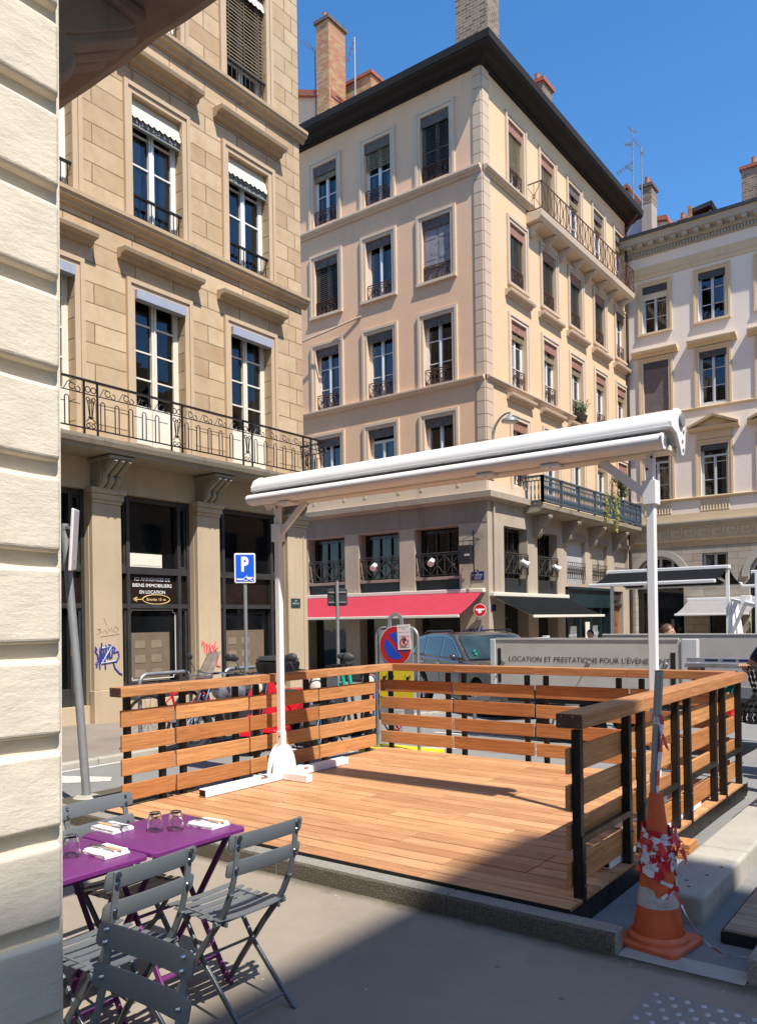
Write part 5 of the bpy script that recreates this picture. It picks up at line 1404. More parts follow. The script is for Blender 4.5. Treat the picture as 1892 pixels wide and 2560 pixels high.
bz = [(.19, .33), (.397, .537), (.604, .744), (.810, .950)]
def fence(name, label, axis, panels, post_c, board_c, posts, cap, cap_c, capcuts, inside, brace=True):
    """axis 'y': runs along Y at x=post_c; axis 'x': runs along X"""
    P = (lambda s, d, z: V((post_c + d, s, z))) if axis == 'y' else (lambda s, d, z: V((s, post_c + d, z)))
    t = thing(name, label, 'railing', P((panels[0][0] + panels[-1][1]) / 2, 0, dz)); R = random.Random(len(label))
    dB = board_c - post_c
    bm_, cm_ = M['boardy' if axis == 'y' else 'boardx'], M['capy' if axis == 'y' else 'capx']
    for s in posts:
        b = MB(); b.fbox(P, s - .025, s + .025, -.025, .025, dz - .10, 1.05)
        q = b.build('post', M['blacksteel'], t, bevel=.004)
    for a, c in panels:
        for z0, z1 in bz:
            j = R.uniform(-.004, .004); jd = R.uniform(-.002, .002)
            b = MB(); b.fbox(P, a, c, dB - .012 + jd, dB + .012 + jd, z0 + j, z1 + j)
            bo = b.build('board', bm_, t, bevel=.004)
            b = MB(); sg = 1 if dB > 0 else -1
            for s in posts:
                if a < s < c:
                    for zz in (z0 + .025, z1 - .025):
                        e = dB + sg * .0125 + jd; p = P(s, e, zz + j); q = P(s, e + sg * .0016, zz + j); b.tube([p, q], .0055, 6)
            if b.v: b.build('screw', M['screw'], bo)
    for a, c in zip(capcuts, capcuts[1:]):
        b = MB(); b.fbox(P, a + .001, c - .001, cap_c - .075 - post_c, cap_c + .075 - post_c, 1.065, 1.145)
        cp = b.build('cap_rail', cm_, t, bevel=.005)
    if inside:      # steel braces on the outer side
        for (s0, s1) in inside:
            b = MB(); b.fbox(P, s0, s1, -.028 if dB > 0 else .0, .0 if dB > 0 else .028, .43, .47)
            b.fbox(P, s0 - .03, s0 + .02, .026, .03, dz - .1, .47); b.build('brace', M['blacksteel'], t, bevel=.003)
            b = MB()
            for s in (s0, s1):
                for zz in (.2, .33):
                    p = P(s, .026, zz); q = P(s, .040, zz); b.tube([p, q], .007, 6)
            b.build('bolt', M['screw'], t)
    return t
fL = fence('terrace_railing', 'slatted hardwood railing on the left side of the timber terrace', 'y', [(4.06, 4.61), (4.63, 5.51), (5.53, 6.54), (6.56, 7.56)], -5.765, -5.725,
           [4.15, 4.51, 4.74, 5.38, 5.66, 6.40, 6.69, 7.46], 1, -5.705, [4.0, 4.62, 5.6, 6.6, 7.80], None)
fF = fence('terrace_railing', 'slatted hardwood railing along the far side of the timber terrace', 'x', [(-5.86, -4.84), (-4.82, -3.82), (-3.80, -2.80), (-2.78, -1.86)], 7.905, 7.865,
           [-5.74, -4.92, -4.71, -3.92, -3.70, -2.91, -2.68, -1.93], 1, 7.875, [-5.78, -4.78, -3.80, -2.80, -1.80], None)
fR = fence('terrace_railing', 'slatted hardwood railing on the right side seen from outside with its black posts', 'y', [(4.10, 5.05), (5.07, 6.06), (6.08, 7.07), (7.09, 7.84)], -1.765, -1.805,
           [4.15, 4.91, 5.17, 5.91, 6.20, 6.94, 7.22, 7.78], 1, -1.775, [4.07, 5.07, 6.10, 7.12, 7.80], [(4.16, 4.92), (5.18, 5.92), (6.21, 6.95), (7.23, 7.79)])
b = MB(); 
for par, x0, x1, y0 in ((fL, -5.778, -5.632, 4.001), (fR, -1.848, -1.702, 4.071)):
    b = MB(); b.box(x0, x1, y0 - .006, y0 - .0012, 1.068, 1.142)
    e = b.build('end_board', M['endgrain'], par)
    b = MB()
    for x in (x0 + .03, x1 - .05, x0 + .02, x1 - .015):
        b.tube([(x, y0 - .006, 1.13 if x != x0 + .02 and x != x1 - .015 else 1.085), (x, y0 - .0085, 1.13 if x != x0 + .02 and x != x1 - .015 else 1.085)], .004, 6)
    b.build('screw', M['screw'], e)
t = thing('wood_offcut', 'short stack of orange timber offcuts under the edge of the terrace', 'timber', (-1.68, 5.7, 0))
b = MB(); 
for k in range(3): b.box(-1.72, -1.60, 5.62 + .01 * k, 5.86 - .02 * k, .002 + .033 * k, .033 + .033 * k)
b.build('offcut', M['boardy'], t, bevel=.003)
b = MB(); b.ball((-1.66, 4.02, .018), .026, 9, 6, (1.2, .9, .7)); tag(b.build('stone', M['concrete'], smooth=30), 'small grey stone lying on the asphalt between kerb and cone', 'stone')

# ================================================================ free-standing rolled awning
W = thing('patio_awning', 'white free standing frame carrying a long closed awning across the terrace', 'awning', (-3.65, 5.7, dz))
yb = 5.70
wm = M['whitemetal']
xl, xr = -5.465, -1.845
for x, lean in ((xl, 0), (xr, 0)):
    b = MB(); b.box(x - .029, x + .029, yb - .029, yb + .029, dz + .05, 2.84); b.build('post', wm, W, bevel=.006)
    b = MB()
    b.box(x - .034, x + .034, yb - .034, yb + .034, dz + .02, dz + .47)
    b.build('post_sleeve', wm, W, bevel=.006)
    b = MB(); f = lambda a, z, q: V((x + q, yb + a, z)); pl = [(-.165, dz + .03)] + [(.165 * math.cos(PI - PI * k / 16), dz + .05 + .30 * math.sin(PI * k / 16)) for k in range(17)] + [(.165, dz + .03)]
    b.prism(pl, f, -.0395, -.0345); b.prism(pl, f, .0345, .0395)
    b.build('gusset_plate', wm, W)
    b = MB(); b.box(x - .045, x + .045, yb - 1.0, yb + .98, dz + .004, dz + .075); fb = b.build('foot_bar', wm, W, bevel=.005)
    b = MB(); b.box(x - .036, x + .036, yb - 1.003, yb - .999, dz + .014, dz + .066); b.build('open_end', M['blackhole'], fb)
    sg = 1 if x < -3 else -1
    b = MB(); b.box(min(x + sg * .05, x + sg * .36), max(x + sg * .05, x + sg * .36), yb - .04, yb + .04, dz + .004, dz + .075); b.build('side_bar', wm, W, bevel=.005)
    b = MB()
    for yy in (-.30, .30, -.27): b.box(x - .06, x + .06, yb + yy - .03, yb + yy + .03, dz + .076, dz + .084)
    b.build('bolt_plate', wm, W)
    b = MB(); 
    b.bar((x + sg * .04, yb, 2.53), (x + sg * .36, yb, 2.80), .03, .06); b.box(x - .048, x + .048, yb - .05, yb + .05, 2.45, 2.62); b.build('brace', wm, W, bevel=.004)
    b = MB()
    for zz, q in ((2.78, .028), (2.70, -.028), (2.62, .028)): b.tube([(x + q * .6, yb - .028, zz), (x + q * .6, yb - .035, zz)], .010, 8)
    b.tube([(x + .008, yb - .034, dz + .42), (x + .008, yb - .039, dz + .42)], .009, 8)
    b.build('bolt', M['rust'], W)
f = lambda a, z, q: V((q, yb + a, z))
# hood: rounded half shell; front profile bar below; support tube behind
hood = [(-.155, 2.935)] + [(-.01 + .155 * math.cos(PI - PI * .60 * k / 10), 2.958 + .128 * math.sin(PI * .60 * k / 10)) for k in range(11)] + [(.12, 3.02), (.135, 2.87), (.12, 2.845), (.02, 2.845), (.0, 2.88), (-.05, 2.935)]
b = MB(); b.prism(hood, f, -5.64, -1.665); b.build('cassette', wm, W, smooth=35)
b = MB(); b.box(-5.64, -1.665, yb - .172, yb - .150, 2.944, 2.956); b.build('cassette_lip', wm, W, bevel=.003)
fb = [(-.165, 2.908), (-.19, 2.898), (-.205, 2.878), (-.205, 2.855), (-.188, 2.828), (-.15, 2.812), (-.10, 2.808), (-.07, 2.83), (-.07, 2.908)]
b = MB(); b.prism(fb, f, -5.70, -1.71); b.build('front_bar', wm, W, smooth=50)
b = MB(); b.box(-5.60, -1.69, yb - .06, yb + .10, 2.80, 2.846); b.build('torsion_bar', M['ivory'], W, bevel=.01)
b = MB()
for k, x in enumerate((-5.25, -3.1, -2.55)): b.box(x - .07, x + .07, yb - .16, yb - .02, 2.786, 2.807); b.tube([(x, yb - .12, 2.786), (x, yb - .12, 2.776)], .012, 8)
b.build('bracket', wm, W, bevel=.004)
endp = [(-.05, 3.09), (.03, 3.098), (.09, 3.075), (.14, 3.01), (.145, 2.91), (.13, 2.83), (.10, 2.785), (.05, 2.78), (.02, 2.83), (-.06, 2.915), (-.165, 2.94), (-.165, 2.98), (-.13, 3.045)]
for x in (-5.655, -1.655):
    b = MB(); b.prism(endp, f, x - .012, x + .012); ep = b.build('end_plate', wm, W, bevel=.004)
    s = -1 if x < -3 else 1
    b = MB(); Mx = Matrix.Rotation(PI / 2 * s, 3, 'Y'); b.lathe([(.035, .012), (.05, .02), (.05, .03), (.03, .032)], (x, yb + .03, 3.02), 18, Mx)
    for a, z in ((.09, 2.95), (.06, 2.88), (.075, 2.82)): b.lathe([(.014, .012), (.012, .019), (.002, .02)], (x, yb + a, z), 10, Mx)
    b.build('crank_socket', M['greyroll'], ep, smooth=40)
b = MB(); q = [(-.20, 2.905), (-.215, 2.88), (-.207, 2.845), (-.18, 2.805), (-.155, 2.795), (-.17, 2.85), (-.14, 2.91)]; b.prism(q, f, -1.71, -1.70); b.build('bar_cap', wm, W)
text('arquati', M['greyroll'], V((-2.35, yb - .207, 2.865)), (1, 0, 0), (0, .15, 1), .012, W, 'lettering', .10)

# ================================================================ cone, pole and tape
cx, cy = -1.325, 4.10
t = thing('traffic_cone', 'large worn orange traffic cone with a scuffed white band', 'traffic cone', (cx, cy, 0))
b = MB(); k = .168; pl = []
for sx_, sy_, a0 in ((1, 1, 0), (-1, 1, 90), (-1, -1, 180), (1, -1, 270)):
    for q in range(5): a = math.radians(a0 + 90 * q / 4); pl.append(((k - .035) * sx_ + .035 * math.cos(a), (k - .035) * sy_ + .035 * math.sin(a)))
Mr = rotz(math.radians(-9))
g = lambda a, c, z, s=1: V((cx, cy, z)) + Mr @ V((a * s, c * s, 0))
b.strip(pl, [lambda a, c: g(a, c, .002, .98), lambda a, c: g(a, c, .012), lambda a, c: g(a, c, .03), lambda a, c: g(a, c, .036, .96)])
b.lathe([(.150, .034), (.150, .055), (.140, .066), (.128, .070), (.124, .062)], (cx, cy, 0), 36); b.build('base', M['cone_base'], t, smooth=40)
prof = [(.124, .05), (.118, .10), (.113, .13), (.107, .16), (.062, .52), (.042, .68), (.034, .765), (.026, .77)]
def cr(z):
    for (r0, z0), (r1, z1) in zip(prof, prof[1:]):
        if z0 <= z <= z1: return r0 + (r1 - r0) * (z - z0) / (z1 - z0)
    return .03
b = MB(); b.lathe(prof, (cx, cy, 0), 40); b.build('body', M['coneorange'], t, smooth=40)
def ragged(z0, z1, seed, m, gap=None):
    R = random.Random(seed); b = MB(); n = 60; lo = []; hi = []
    for i in range(n):
        a = 2 * PI * i / n; h = z1 + R.uniform(-.008, .006) - (.035 if gap and gap[0] < i < gap[1] else 0); l = z0 + R.uniform(-.002, .003)
        lo.append((a, l)); hi.append((a, h))
    p = lambda a, z: V((cx + (cr(z) + .0012) * math.cos(a), cy + (cr(z) + .0012) * math.sin(a), z))
    for i in range(n):
        j = (i + 1) % n
        b.quad(p(*lo[i]), p(*lo[j]), p(*hi[j]), p(*hi[i]))
    return b.build('reflective_band', m, t, smooth=60)
ragged(.205, .30, 2, M['coneband'], (46, 54))
ragged(.405, .43, 4, M['coneband'])
t = thing('metal_pole', 'grey steel tube standing in the mouth of the traffic cone', 'pole', (cx, cy, .7))
b = MB(); pb, pt = V((-1.345, cy, .60)), V((-1.30, cy, 1.385)); b.tube([pb, pt], .021, 20, cap=False); b.tube([pt - V((0, 0, .006)), pt - V((0, 0, .005))], .019, 16); b.build('tube', M['galv'], t, smooth=40)
b = MB(); b.tube([pt - V((0, 0, .001)), pt + V((0, 0, .003))], .0212, 20); b.build('dark_cap', M['blackiron'], t)
# barrier tape, red and white, one continuous crumpled ribbon
t = thing('barrier_tape', 'red and white barrier tape wound round the cone and hanging from the pole', 'barrier tape', (cx, cy, .5))
b = MB(); R = random.Random(21)
def ribbon(pts, w, nseg=.055, twist=0.0, out=None, phase=0):
    pts = [V(p) for p in pts]; d = phase; acc = 0
    L = len(pts); sides = []
    for i, p in enumerate(pts):
        tdir = (pts[min(i + 1, L - 1)] - pts[max(i - 1, 0)]).normalized()
        o = V((p.x - cx, p.y - cy, 0)); o = o.normalized() if o.length > 1e-4 else V((0, -1, 0))
        up = tdir.cross(o).normalized(); a = twist * i + R.uniform(-.35, .35); wv = up * math.cos(a) + o * math.sin(a)
        ww = w * R.uniform(.65, 1.1)
        sides.append((p - wv * ww / 2, p + wv * ww / 2))
    for i in range(L - 1):
        d += (pts[i + 1] - pts[i]).length
        b.mi = int(d / nseg) % 2
        b.quad(sides[i][0], sides[i + 1][0], sides[i + 1][1], sides[i][1])
def wrap(z0, z1, turns, a0, w, rad=.004, n=26):
    pts = []
    N = int(turns * n)
    for i in range(N + 1):
        f_ = i / max(1, N); a = a0 + turns * 2 * PI * f_; z = z0 + (z1 - z0) * f_ + .012 * math.sin(a * 1.7 + a0)
        r = cr(z) + rad + abs(R.gauss(0, .007)); pts.append((cx + r * math.cos(a), cy + r * math.sin(a), z))
    ribbon(pts, w, .075, phase=a0)
for i in range(9): wrap(.585 - .021 * i + R.uniform(-.01, .01), .55 - .022 * i + R.uniform(-.02, .01), 1.2, i * 1.3, .036, .005 + .003 * (i % 3))
wrap(.60, .45, 1.3, 2.2, .034, .010); wrap(.46, .58, 1.2, .6, .032, .014); wrap(.44, .50, 1.1, 4.0, .03, .012)
wrap(.47, .25, .55, 3.3, .022, .004, 20); wrap(.25, .47, .5, 5.2, .022, .004, 20)
for i in range(5):
    a = -1.2 + i * .55; r = .09
    p = V((cx + r * math.cos(a), cy + r * math.sin(a), .52 + .05 * math.sin(i * 2))); 
    ribbon([p, p + V((.035 * math.cos(a), .02 * math.sin(a), .02)), p + V((.06 * math.cos(a + .4), .04 * math.sin(a), -.03)), p + V((.05, -.01, -.06))], .034, .045)
# strip up the pole with a knot
q = [pb.lerp(pt, k) for k in (.72, .66, .58, .48, .36, .26, .18, .08)]
ribbon([p + V((.026 + .006 * math.sin(i), -.012, 0)) for i, p in enumerate(q)], .034, .075, .12)
k = pb.lerp(pt, .70)
for i in range(3): ribbon([k + V((.024 * math.cos(j * PI / 3), .024 * math.sin(j * PI / 3), -.012 * i + .006 * math.sin(j))) for j in range(7)], .026, .04)
ribbon([k + V((.02, -.02, -.02)), k + V((.03, -.022, -.08)), k + V((.05, -.02, -.14)), k + V((.06, -.02, -.16))], .024, .05)
# trailing end on the ground
tr = [(-1.22, 4.03, .30), (-1.19, 4.04, .24), (-1.165, 4.05, .18), (-1.13, 4.06, .13), (-1.10, 4.07, .085), (-1.06, 4.08, .05), (-1.02, 4.09, .025), (-.985, 4.12, .014), (-.95, 4.14, .012), (-.915, 4.15, .012)]
ribbon(tr, .024, .085, .25)
o = b.build('tape', [M['tapered'], M['tapewhite']], t, recalc=False)

# ================================================================ bistro tables
def table():
    t = thing('bistro_table', 'purple metal folding bistro table, the one nearer the kerb', 'table', (0, 0, 0), 'purple bistro tables')
    b = MB(); s = .266; r = .035; pl = []
    for sx_, sy_, a0 in ((1, 1, 0), (-1, 1, 90), (-1, -1, 180), (1, -1, 270)):
        for q in range(6): a = math.radians(a0 + 90 * q / 5); pl.append(((s - r) * sx_ + r * math.cos(a), (s - r) * sy_ + r * math.sin(a)))
    g = lambda z, k: (lambda a, c: V((a * k, c * k, z)))
    b.strip(pl, [g(.690, .985), g(.690, 1.0), g(.706, 1.0), g(.710, .985)]); b.build('tabletop', M['purple'], t, smooth=40)
    for i, (y, sg) in enumerate(((-.20, 1), (.20, 1), (-.165, -1), (.165, -1))):
        b = MB(); x0 = .21 * sg
        b.bar((x0, y, .685), (-x0 * 1.05, y, .03), .030, .011, (0, 1, 0)); b.bar((-x0 * 1.05, y, .03), (-x0 * 1.05 - sg * .035, y, .008), .028, .010, (0, 1, 0))
        b.build('leg', M['purple'], t, bevel=.002)
    b = MB(); b.tube([(0, -.21, .355), (0, .21, .355)], .008, 8)
    for sg in (1, -1):
        yy = .20 if sg > 0 else .165
        b.bar((.21 * sg, -yy, .675), (.21 * sg, yy, .675), .02); b.bar((-.16 * sg, -yy, .12), (-.16 * sg, yy, .12), .028, .008)
    b.tube([(.03, -.2, .69), (.03, -.2, .60), (.06, -.2, .56), (.10, -.2, .57)], .006, 6)
    b.build('crossbar', M['purple'], t)
    return t
t1 = table(); t1.location = (-3.015, 2.365, 0)
t2 = dup(t1, (-3.03, 1.828, -.004), 0, 'purple metal folding bistro table, the one cut by the cream wall')

# ================================================================ bistro chairs (face +X, backrest at -X)
def chair():
    t = thing('bistro_chair', 'x', 'chair', (0, 0, 0), 'grey slatted bistro chairs')
    G = M['chairgrey']; hw = .165
    # back posts: from top of the backrest, curving down and forward to the front feet
    def post(y):
        return [V((x, y, z)) for x, z in ((-.235, .815), (-.225, .74), (-.212, .66), (-.185, .57), (-.145, .49), (-.095, .42), (-.02, .33), (.06, .225), (.14, .12), (.205, .025))]
    for y in (-hw, hw):
        b = MB(); pts = post(y)
        for i, (p, q) in enumerate(zip(pts, pts[1:])):
            b.bar(p, q + (q - p) * .04, .026 if i < 3 else .013, .008 if i < 3 else .024, (0, 1, 0) if 0 else (1, 0, 0))
        b.bar(pts[-1], pts[-1] + V((.035, 0, -.017)), .02, .012)
        b.build('back_leg', G, t)
        b = MB(); b.bar((.165, y * .86, .435), (.02, y * .86, .235), .012, .022, (1, 0, 0)); b.bar((.02, y * .86, .235), (-.205, y * .86, .02), .012, .022, (1, 0, 0)); b.bar((-.205, y * .86, .02), (-.235, y * .86, .006), .014, .012)
        b.build('front_leg', G, t, bevel=.002)
    def slat(zc, xc, w, n=8, th=.0035):
        b = MB(); L = .205; rows = []
        for i in range(n + 1):
            y = -L + 2 * L * i / n; bow = -.012 * (1 - (y / L) ** 2)
            rows.append((xc + bow * -1 * -1, y))
        sec = [(-th, -w / 2 + .006), (-th, w / 2 - .006), (-th * .5, w / 2), (th * .5, w / 2), (th, w / 2 - .006), (th, -w / 2 + .006), (th * .5, -w / 2), (-th * .5, -w / 2)]
        def fn(x, y, k): return lambda a, c: V((x + a - c * .17, y, zc + c * k))
        fns = []
        for i, (x, y) in enumerate(rows):
            k = .72 if i in (0, n) else 1
            fns.append(fn(x, y, k))
        fns.insert(1, fn(rows[0][0] + 0, rows[0][1] + .010, 1)); fns.insert(-1, fn(rows[-1][0], rows[-1][1] - .010, 1))
        b.strip(sec, fns); return b.build('back_slat', G, t, smooth=45)
    s1 = slat(.785, -.222, .066); s2 = slat(.676, -.206, .066)
    for o, zc, xc in ((s1, .785, -.224), (s2, .676, -.208)):
        b = MB()
        for y in (-hw, hw):
            for dz_ in ((.018, -.016) if o is s1 else (.0,)):
                x = xc - dz_ * .17
                b.lathe([(.0065, -.020), (.0065, .010), (.004, .013), (.001, .0135)], (x, y, zc + dz_), 10, Matrix.Rotation(PI / 2, 3, 'Y'))
                b.lathe([(.012 if dz_ > 0 else .007, -.0195), (.010, -.0155)], (x, y, zc + dz_), 12, Matrix.Rotation(PI / 2, 3, 'Y'))
        b.build('rivet', M['chrome'], o, smooth=40)
    for k in range(7):
        x = .195 - k * .053; z = .452 - (.012 if 0 < k < 6 else 0) * math.sin(PI * k / 6); b = MB(); w = .042
        rows = []
        for i in range(7):
            y = -.19 + .38 * i / 6; kk = .6 if i in (0, 6) else 1
            rows.append((lambda a, c, y=y, kk=kk: V((x + a * kk, y, z + c - .010 * math.cos(y / .19 * PI / 2)))))
        b.strip([(-w / 2, 0), (w / 2, 0), (w / 2, .004), (-w / 2, .004)], rows); b.build('seat_slat', G, t, smooth=40)
    b = MB()
    for y in (-hw * .9, hw * .9): b.bar((.19, y, .44), (-.14, y, .43), .010, .022)
    b.tube([(-.118, -.19, .438), (-.118, .19, .438)], .008, 8); b.tube([(.045, -hw, .245), (.045, hw, .245)], .0065, 8); b.tube([(-.17, -.145, .055), (-.17, .145, .055)], .006, 8); b.tube([(.165, -.16, .437), (.165, .16, .437)], .007, 8)
    for y in (-.185, .185): b.lathe([(.013, -.012), (.013, .012)], (-.118, y, .438), 10, Matrix.Rotation(PI / 2, 3, 'X'))
    b.build('cross_bar', G, t, smooth=40)
    return t
ch = chair(); ch.location = (-2.605, 2.395, 0); ch.rotation_euler = (0, 0, PI - .03)
ch['label'] = 'grey slatted bistro chair standing alone on the kerb side, its whole seat in view'
dup(ch, (-2.62, 1.815, 0), PI + .05, 'grey slatted bistro chair seen from behind, against the table cut by the wall')
dup(ch, (-1.815, 1.125, 0), -PI / 2 + .0, 'grey bistro chair closest to the viewer, only its sloping backrest in the shade showing')
dup(ch, (-3.22, 2.31, 0), .04, 'pale sunlit bistro chair on the far side of the purple tables')
dup(ch, (-3.26, 1.62, 0), .02, 'grey bistro chair mostly hidden behind the cream wall, one seat corner showing')

# ---- things laid on the tables
def tumbler(loc, label):
    t = thing('tumbler', label, 'glass', loc, 'upturned glass tumblers'); b = MB()
    outer = [(.037, 0), (.0365, .012), (.034, .035), (.030, .065), (.0265, .083), (.0235, .0875), (.001, .0885)]
    inner = [(.001, .079), (.022, .078), (.0265, .064), (.031, .035), (.0335, .012), (.034, 0)]
    b.lathe(outer + inner, loc, 28, cap=False); 
    n = 28; L = len(outer + inner); b.add([V(loc) + V((.037 * math.cos(2 * PI * k / n), .037 * math.sin(2 * PI * k / n), 0)) for k in range(n)] + [V(loc) + V((.034 * math.cos(2 * PI * k / n), .034 * math.sin(2 * PI * k / n), 0)) for k in range(n)], [(k, (k + 1) % n, n + (k + 1) % n, n + k) for k in range(n)])
    b.build('glass', M['tumbler'], t, smooth=35)
    return t
tumbler((-3.045, 2.335, .7105), 'upturned glass tumbler on the purple table, left of two standing together')
tumbler((-2.985, 2.405, .7105), 'upturned glass tumbler on the purple table, right of two standing together')
tumbler((-3.02, 1.895, .7065), 'single upturned glass tumbler at the cream wall')
def setting(loc, a, which):
    x, y, z = loc; Rm = rotz(a); g = lambda p: V(loc) + Rm @ V(p)
    t = thing('napkin', 'folded white paper napkin ' + which, 'napkin', loc, 'folded white napkins'); b = MB(); R = random.Random(int(x * 1000))
    def layer(z0, z1, sx_, sy_, ox, oy, lift):
        n = 6; top = {}
        for i in range(n + 1):
            for j in range(n + 1):
                u, w = i / n - .5, j / n - .5
                top[i, j] = (ox + u * sx_ + R.uniform(-.001, .001), oy + w * sy_ + R.uniform(-.001, .001), z1 + lift * max(0, u) ** 2 * 4 + R.uniform(-.0006, .0006))
        for i in range(n):
            for j in range(n): b.quad(*[g(top[p]) for p in ((i, j), (i + 1, j), (i + 1, j + 1), (i, j + 1))])
        ring = [(i, 0) for i in range(n)] + [(n, j) for j in range(n)] + [(i, n) for i in range(n, 0, -1)] + [(0, j) for j in range(n, 0, -1)]
        for p, q in zip(ring, ring[1:] + ring[:1]):
            A_, B_ = top[p], top[q]; b.quad(g(A_), g(B_), g((B_[0], B_[1], z0)), g((A_[0], A_[1], z0)))
    layer(.001, .008, .165, .118, 0, 0, .001); layer(.0085, .014, .160, .112, .003, -.004, .003); layer(.0145, .019, .150, .108, -.004, .002, .002)
    b.build('paper', M['linen'], t, smooth=50)
    zf = .0205
    t = thing('knife', 'table knife with pale wooden handle on the napkin ' + which, 'knife', g((0, .0, zf)), 'wood handled table knives'); b = MB()
    g2 = lambda p: g((p[0], p[1], p[2] + zf))
    b.strip([(-.008, 0), (.008, 0), (.0085, .006), (-.0085, .006)], [(lambda a_, c, s=s, k=k: g2((s, .012 + a_ * k, c))) for s, k in ((-.01, .8), (.02, 1), (.06, 1.05), (.083, .9), (.087, .5))]); b.build('handle', M['handlewood'], t, smooth=40)
    b = MB(); b.strip([(-.007, .0015), (.007, .0015), (.007, .003), (-.007, .003)], [(lambda a_, c, s=s, k=k: g2((s, .012 + a_ * k, c))) for s, k in ((-.01, .7), (-.05, 1), (-.085, .9), (-.098, .3))]); b.build('blade', M['cutlery'], t)
    t = thing('fork', 'steel fork on the napkin ' + which, 'fork', g((0, -.02, zf)), 'steel forks')
    b = MB(); b.strip([(-.004, .001), (.004, .001), (.004, .004), (-.004, .004)], [(lambda a_, c, s=s, k=k, h=h: g2((s, -.014 + a_ * k, c + h))) for s, k, h in ((.075, 1, 0), (.03, .7, .001), (-.02, .6, .003), (-.045, 1.2, .002), (-.055, 2.4, .001), (-.066, 2.4, .002))])
    for k in range(4):
        y_ = -.014 - .009 + .006 * k; b.bar(g2((-.066, y_, .004)), g2((-.098, y_, .008)), .0024)
    b.build('steel', M['cutlery'], t, smooth=40)
setting((-2.915, 2.54, .7105), 0.05, 'by the outer table corner')
setting((-3.235, 2.24, .7105), PI + .02, 'in front of the pale far chair')
setting((-2.935, 2.00, .7065), -.02, 'beside the single tumbler')
# ================================================================ signs and poles
t = thing('leaning_sign_pole', 'grey leaning street pole with a sign plate seen edge on, standing on the pavement island', 'sign pole', (-6.47, 4.22, .11))
p0, p1 = V((-6.47, 4.22, .10)), V((-6.76, 4.22, 2.60))
b = MB(); b.tube([p0, p0.lerp(p1, .5) + V((.01, 0, 0)), p1], .038, 16); b.build('pole', M['polegrey'], t, smooth=40)
b = MB(); 
for k in (.985, .86): q = p0.lerp(p1, k); b.lathe([(.042, -.02), (.042, .02)], q, 16); b.box(q.x + .03, q.x + .10, q.y - .02, q.y + .02, q.z - .012, q.z + .012)
b.build('clamp', M['galv'], t)
b = MB(); Mr = Matrix.Rotation(math.radians(7), 3, 'Y') @ rotz(math.radians(52))
b.obox(p0.lerp(p1, .93) + V((.13, 0, .02)), (.028, .46, .56), Mr); b.build('sign_plate', M['signwhite'], t, bevel=.012)
b = MB(); b.lathe([(.0385, -.04), (.0387, .04)], p0.lerp(p1, .53), 14, cap=False); b.lathe([(.0385, -.05), (.0387, .05)], p0.lerp(p1, .40), 14, cap=False); b.build('sticker', M['displaycard'], t)
b = MB(); b.lathe([(.12, 0), (.10, .012), (.04, .02)], (-6.47, 4.22, .112), 16); b.build('mortar_foot', M['concrete'], t)

t = thing('motorcycle_parking_sign', 'blue and white parking sign with a motorcycle symbol on a grey post', 'traffic sign', (-8.35, 8.0, .06))
sp = V((-8.35, 8.02, 0)); n = V((.60, -.80, 0)).normalized(); n = V((.735, -.678, 0)); r = V((.678, .735, 0)); u = V((0, 0, 1)); c = sp + V((0, 0, 2.44)) + n * .04
f = lambda x, z, d: c + r * x + u * z + n * d
b = MB(); b.tube([sp, sp + V((0, 0, 2.62))], .027, 12); b.build('post', M['polegrey'], t, smooth=40)
def rrect(w, h, rad, k=5):
    pl = []
    for sx_, sy_, a0 in ((1, 1, 0), (-1, 1, 90), (-1, -1, 180), (1, -1, 270)):
        for q in range(k): a = math.radians(a0 + 90 * q / (k - 1)); pl.append(((w - rad) * sx_ + rad * math.cos(a), (h - rad) * sy_ + rad * math.sin(a)))
    return pl
b = MB(); b.prism(rrect(.148, .212, .025), f, -.03, 0); pl = b.build('sign_plate', M['signwhite'], t, bevel=.004)
b = MB(); b.prism(rrect(.128, .190, .008), f, .0, .003); b.build('blue_face', M['signblue2'], t)
text('P', M['signwhite'], f(-.005, .045, .003), r, u, .20, t, 'lettering', .105, bold=.045)
b = MB(); b.prism([(-.115, -.145), (-.115, -.17), (-.02, -.17), (-.02, -.15)], f, .003, .005)
for x in (.01, .095): 
    b.tube([f(x + .026 * math.cos(q * PI / 7), -.155 + .026 * math.sin(q * PI / 7), .004) for q in range(14)], .005, 5, closed=True)
b.prism([(.0, -.13), (.02, -.12), (.10, -.135), (.095, -.155), (.05, -.165), (.03, -.15)], f, .003, .006); b.bar(f(.015, -.125, .005), f(.03, -.10, .005), .006)
b.build('motorcycle_symbol', M['signwhite'], t)

t = thing('sign_back', 'grey back of a square road sign before the red awning', 'traffic sign', (-8.2, 9.88, 0))
sp = V((-8.2, 9.88, zg(9.9))); n = V((.62, -.78, 0)); r = V((.78, .62, 0))
b = MB(); b.tube([sp, sp + V((0, 0, 2.40))], .027, 12); b.build('post', M['polegrey'], t, smooth=40)
f = lambda x, z, d: V((-8.2, 9.88, 2.05)) + r * x + u * z + n * d
b = MB(); b.prism(rrect(.16, .14, .03), f, -.06, -.035); b.build('sign_plate', M['greyplastic'], t, bevel=.005)
b = MB()
for z in (-.08, .08): b.hexa([f(-.14, z - .012, -.035), f(.14, z - .012, -.035), f(.14, z - .012, -.02), f(-.14, z - .012, -.02), f(-.14, z + .012, -.035), f(.14, z + .012, -.035), f(.14, z + .012, -.02), f(-.14, z + .012, -.02)])
b.build('clamp', M['galv'], t)

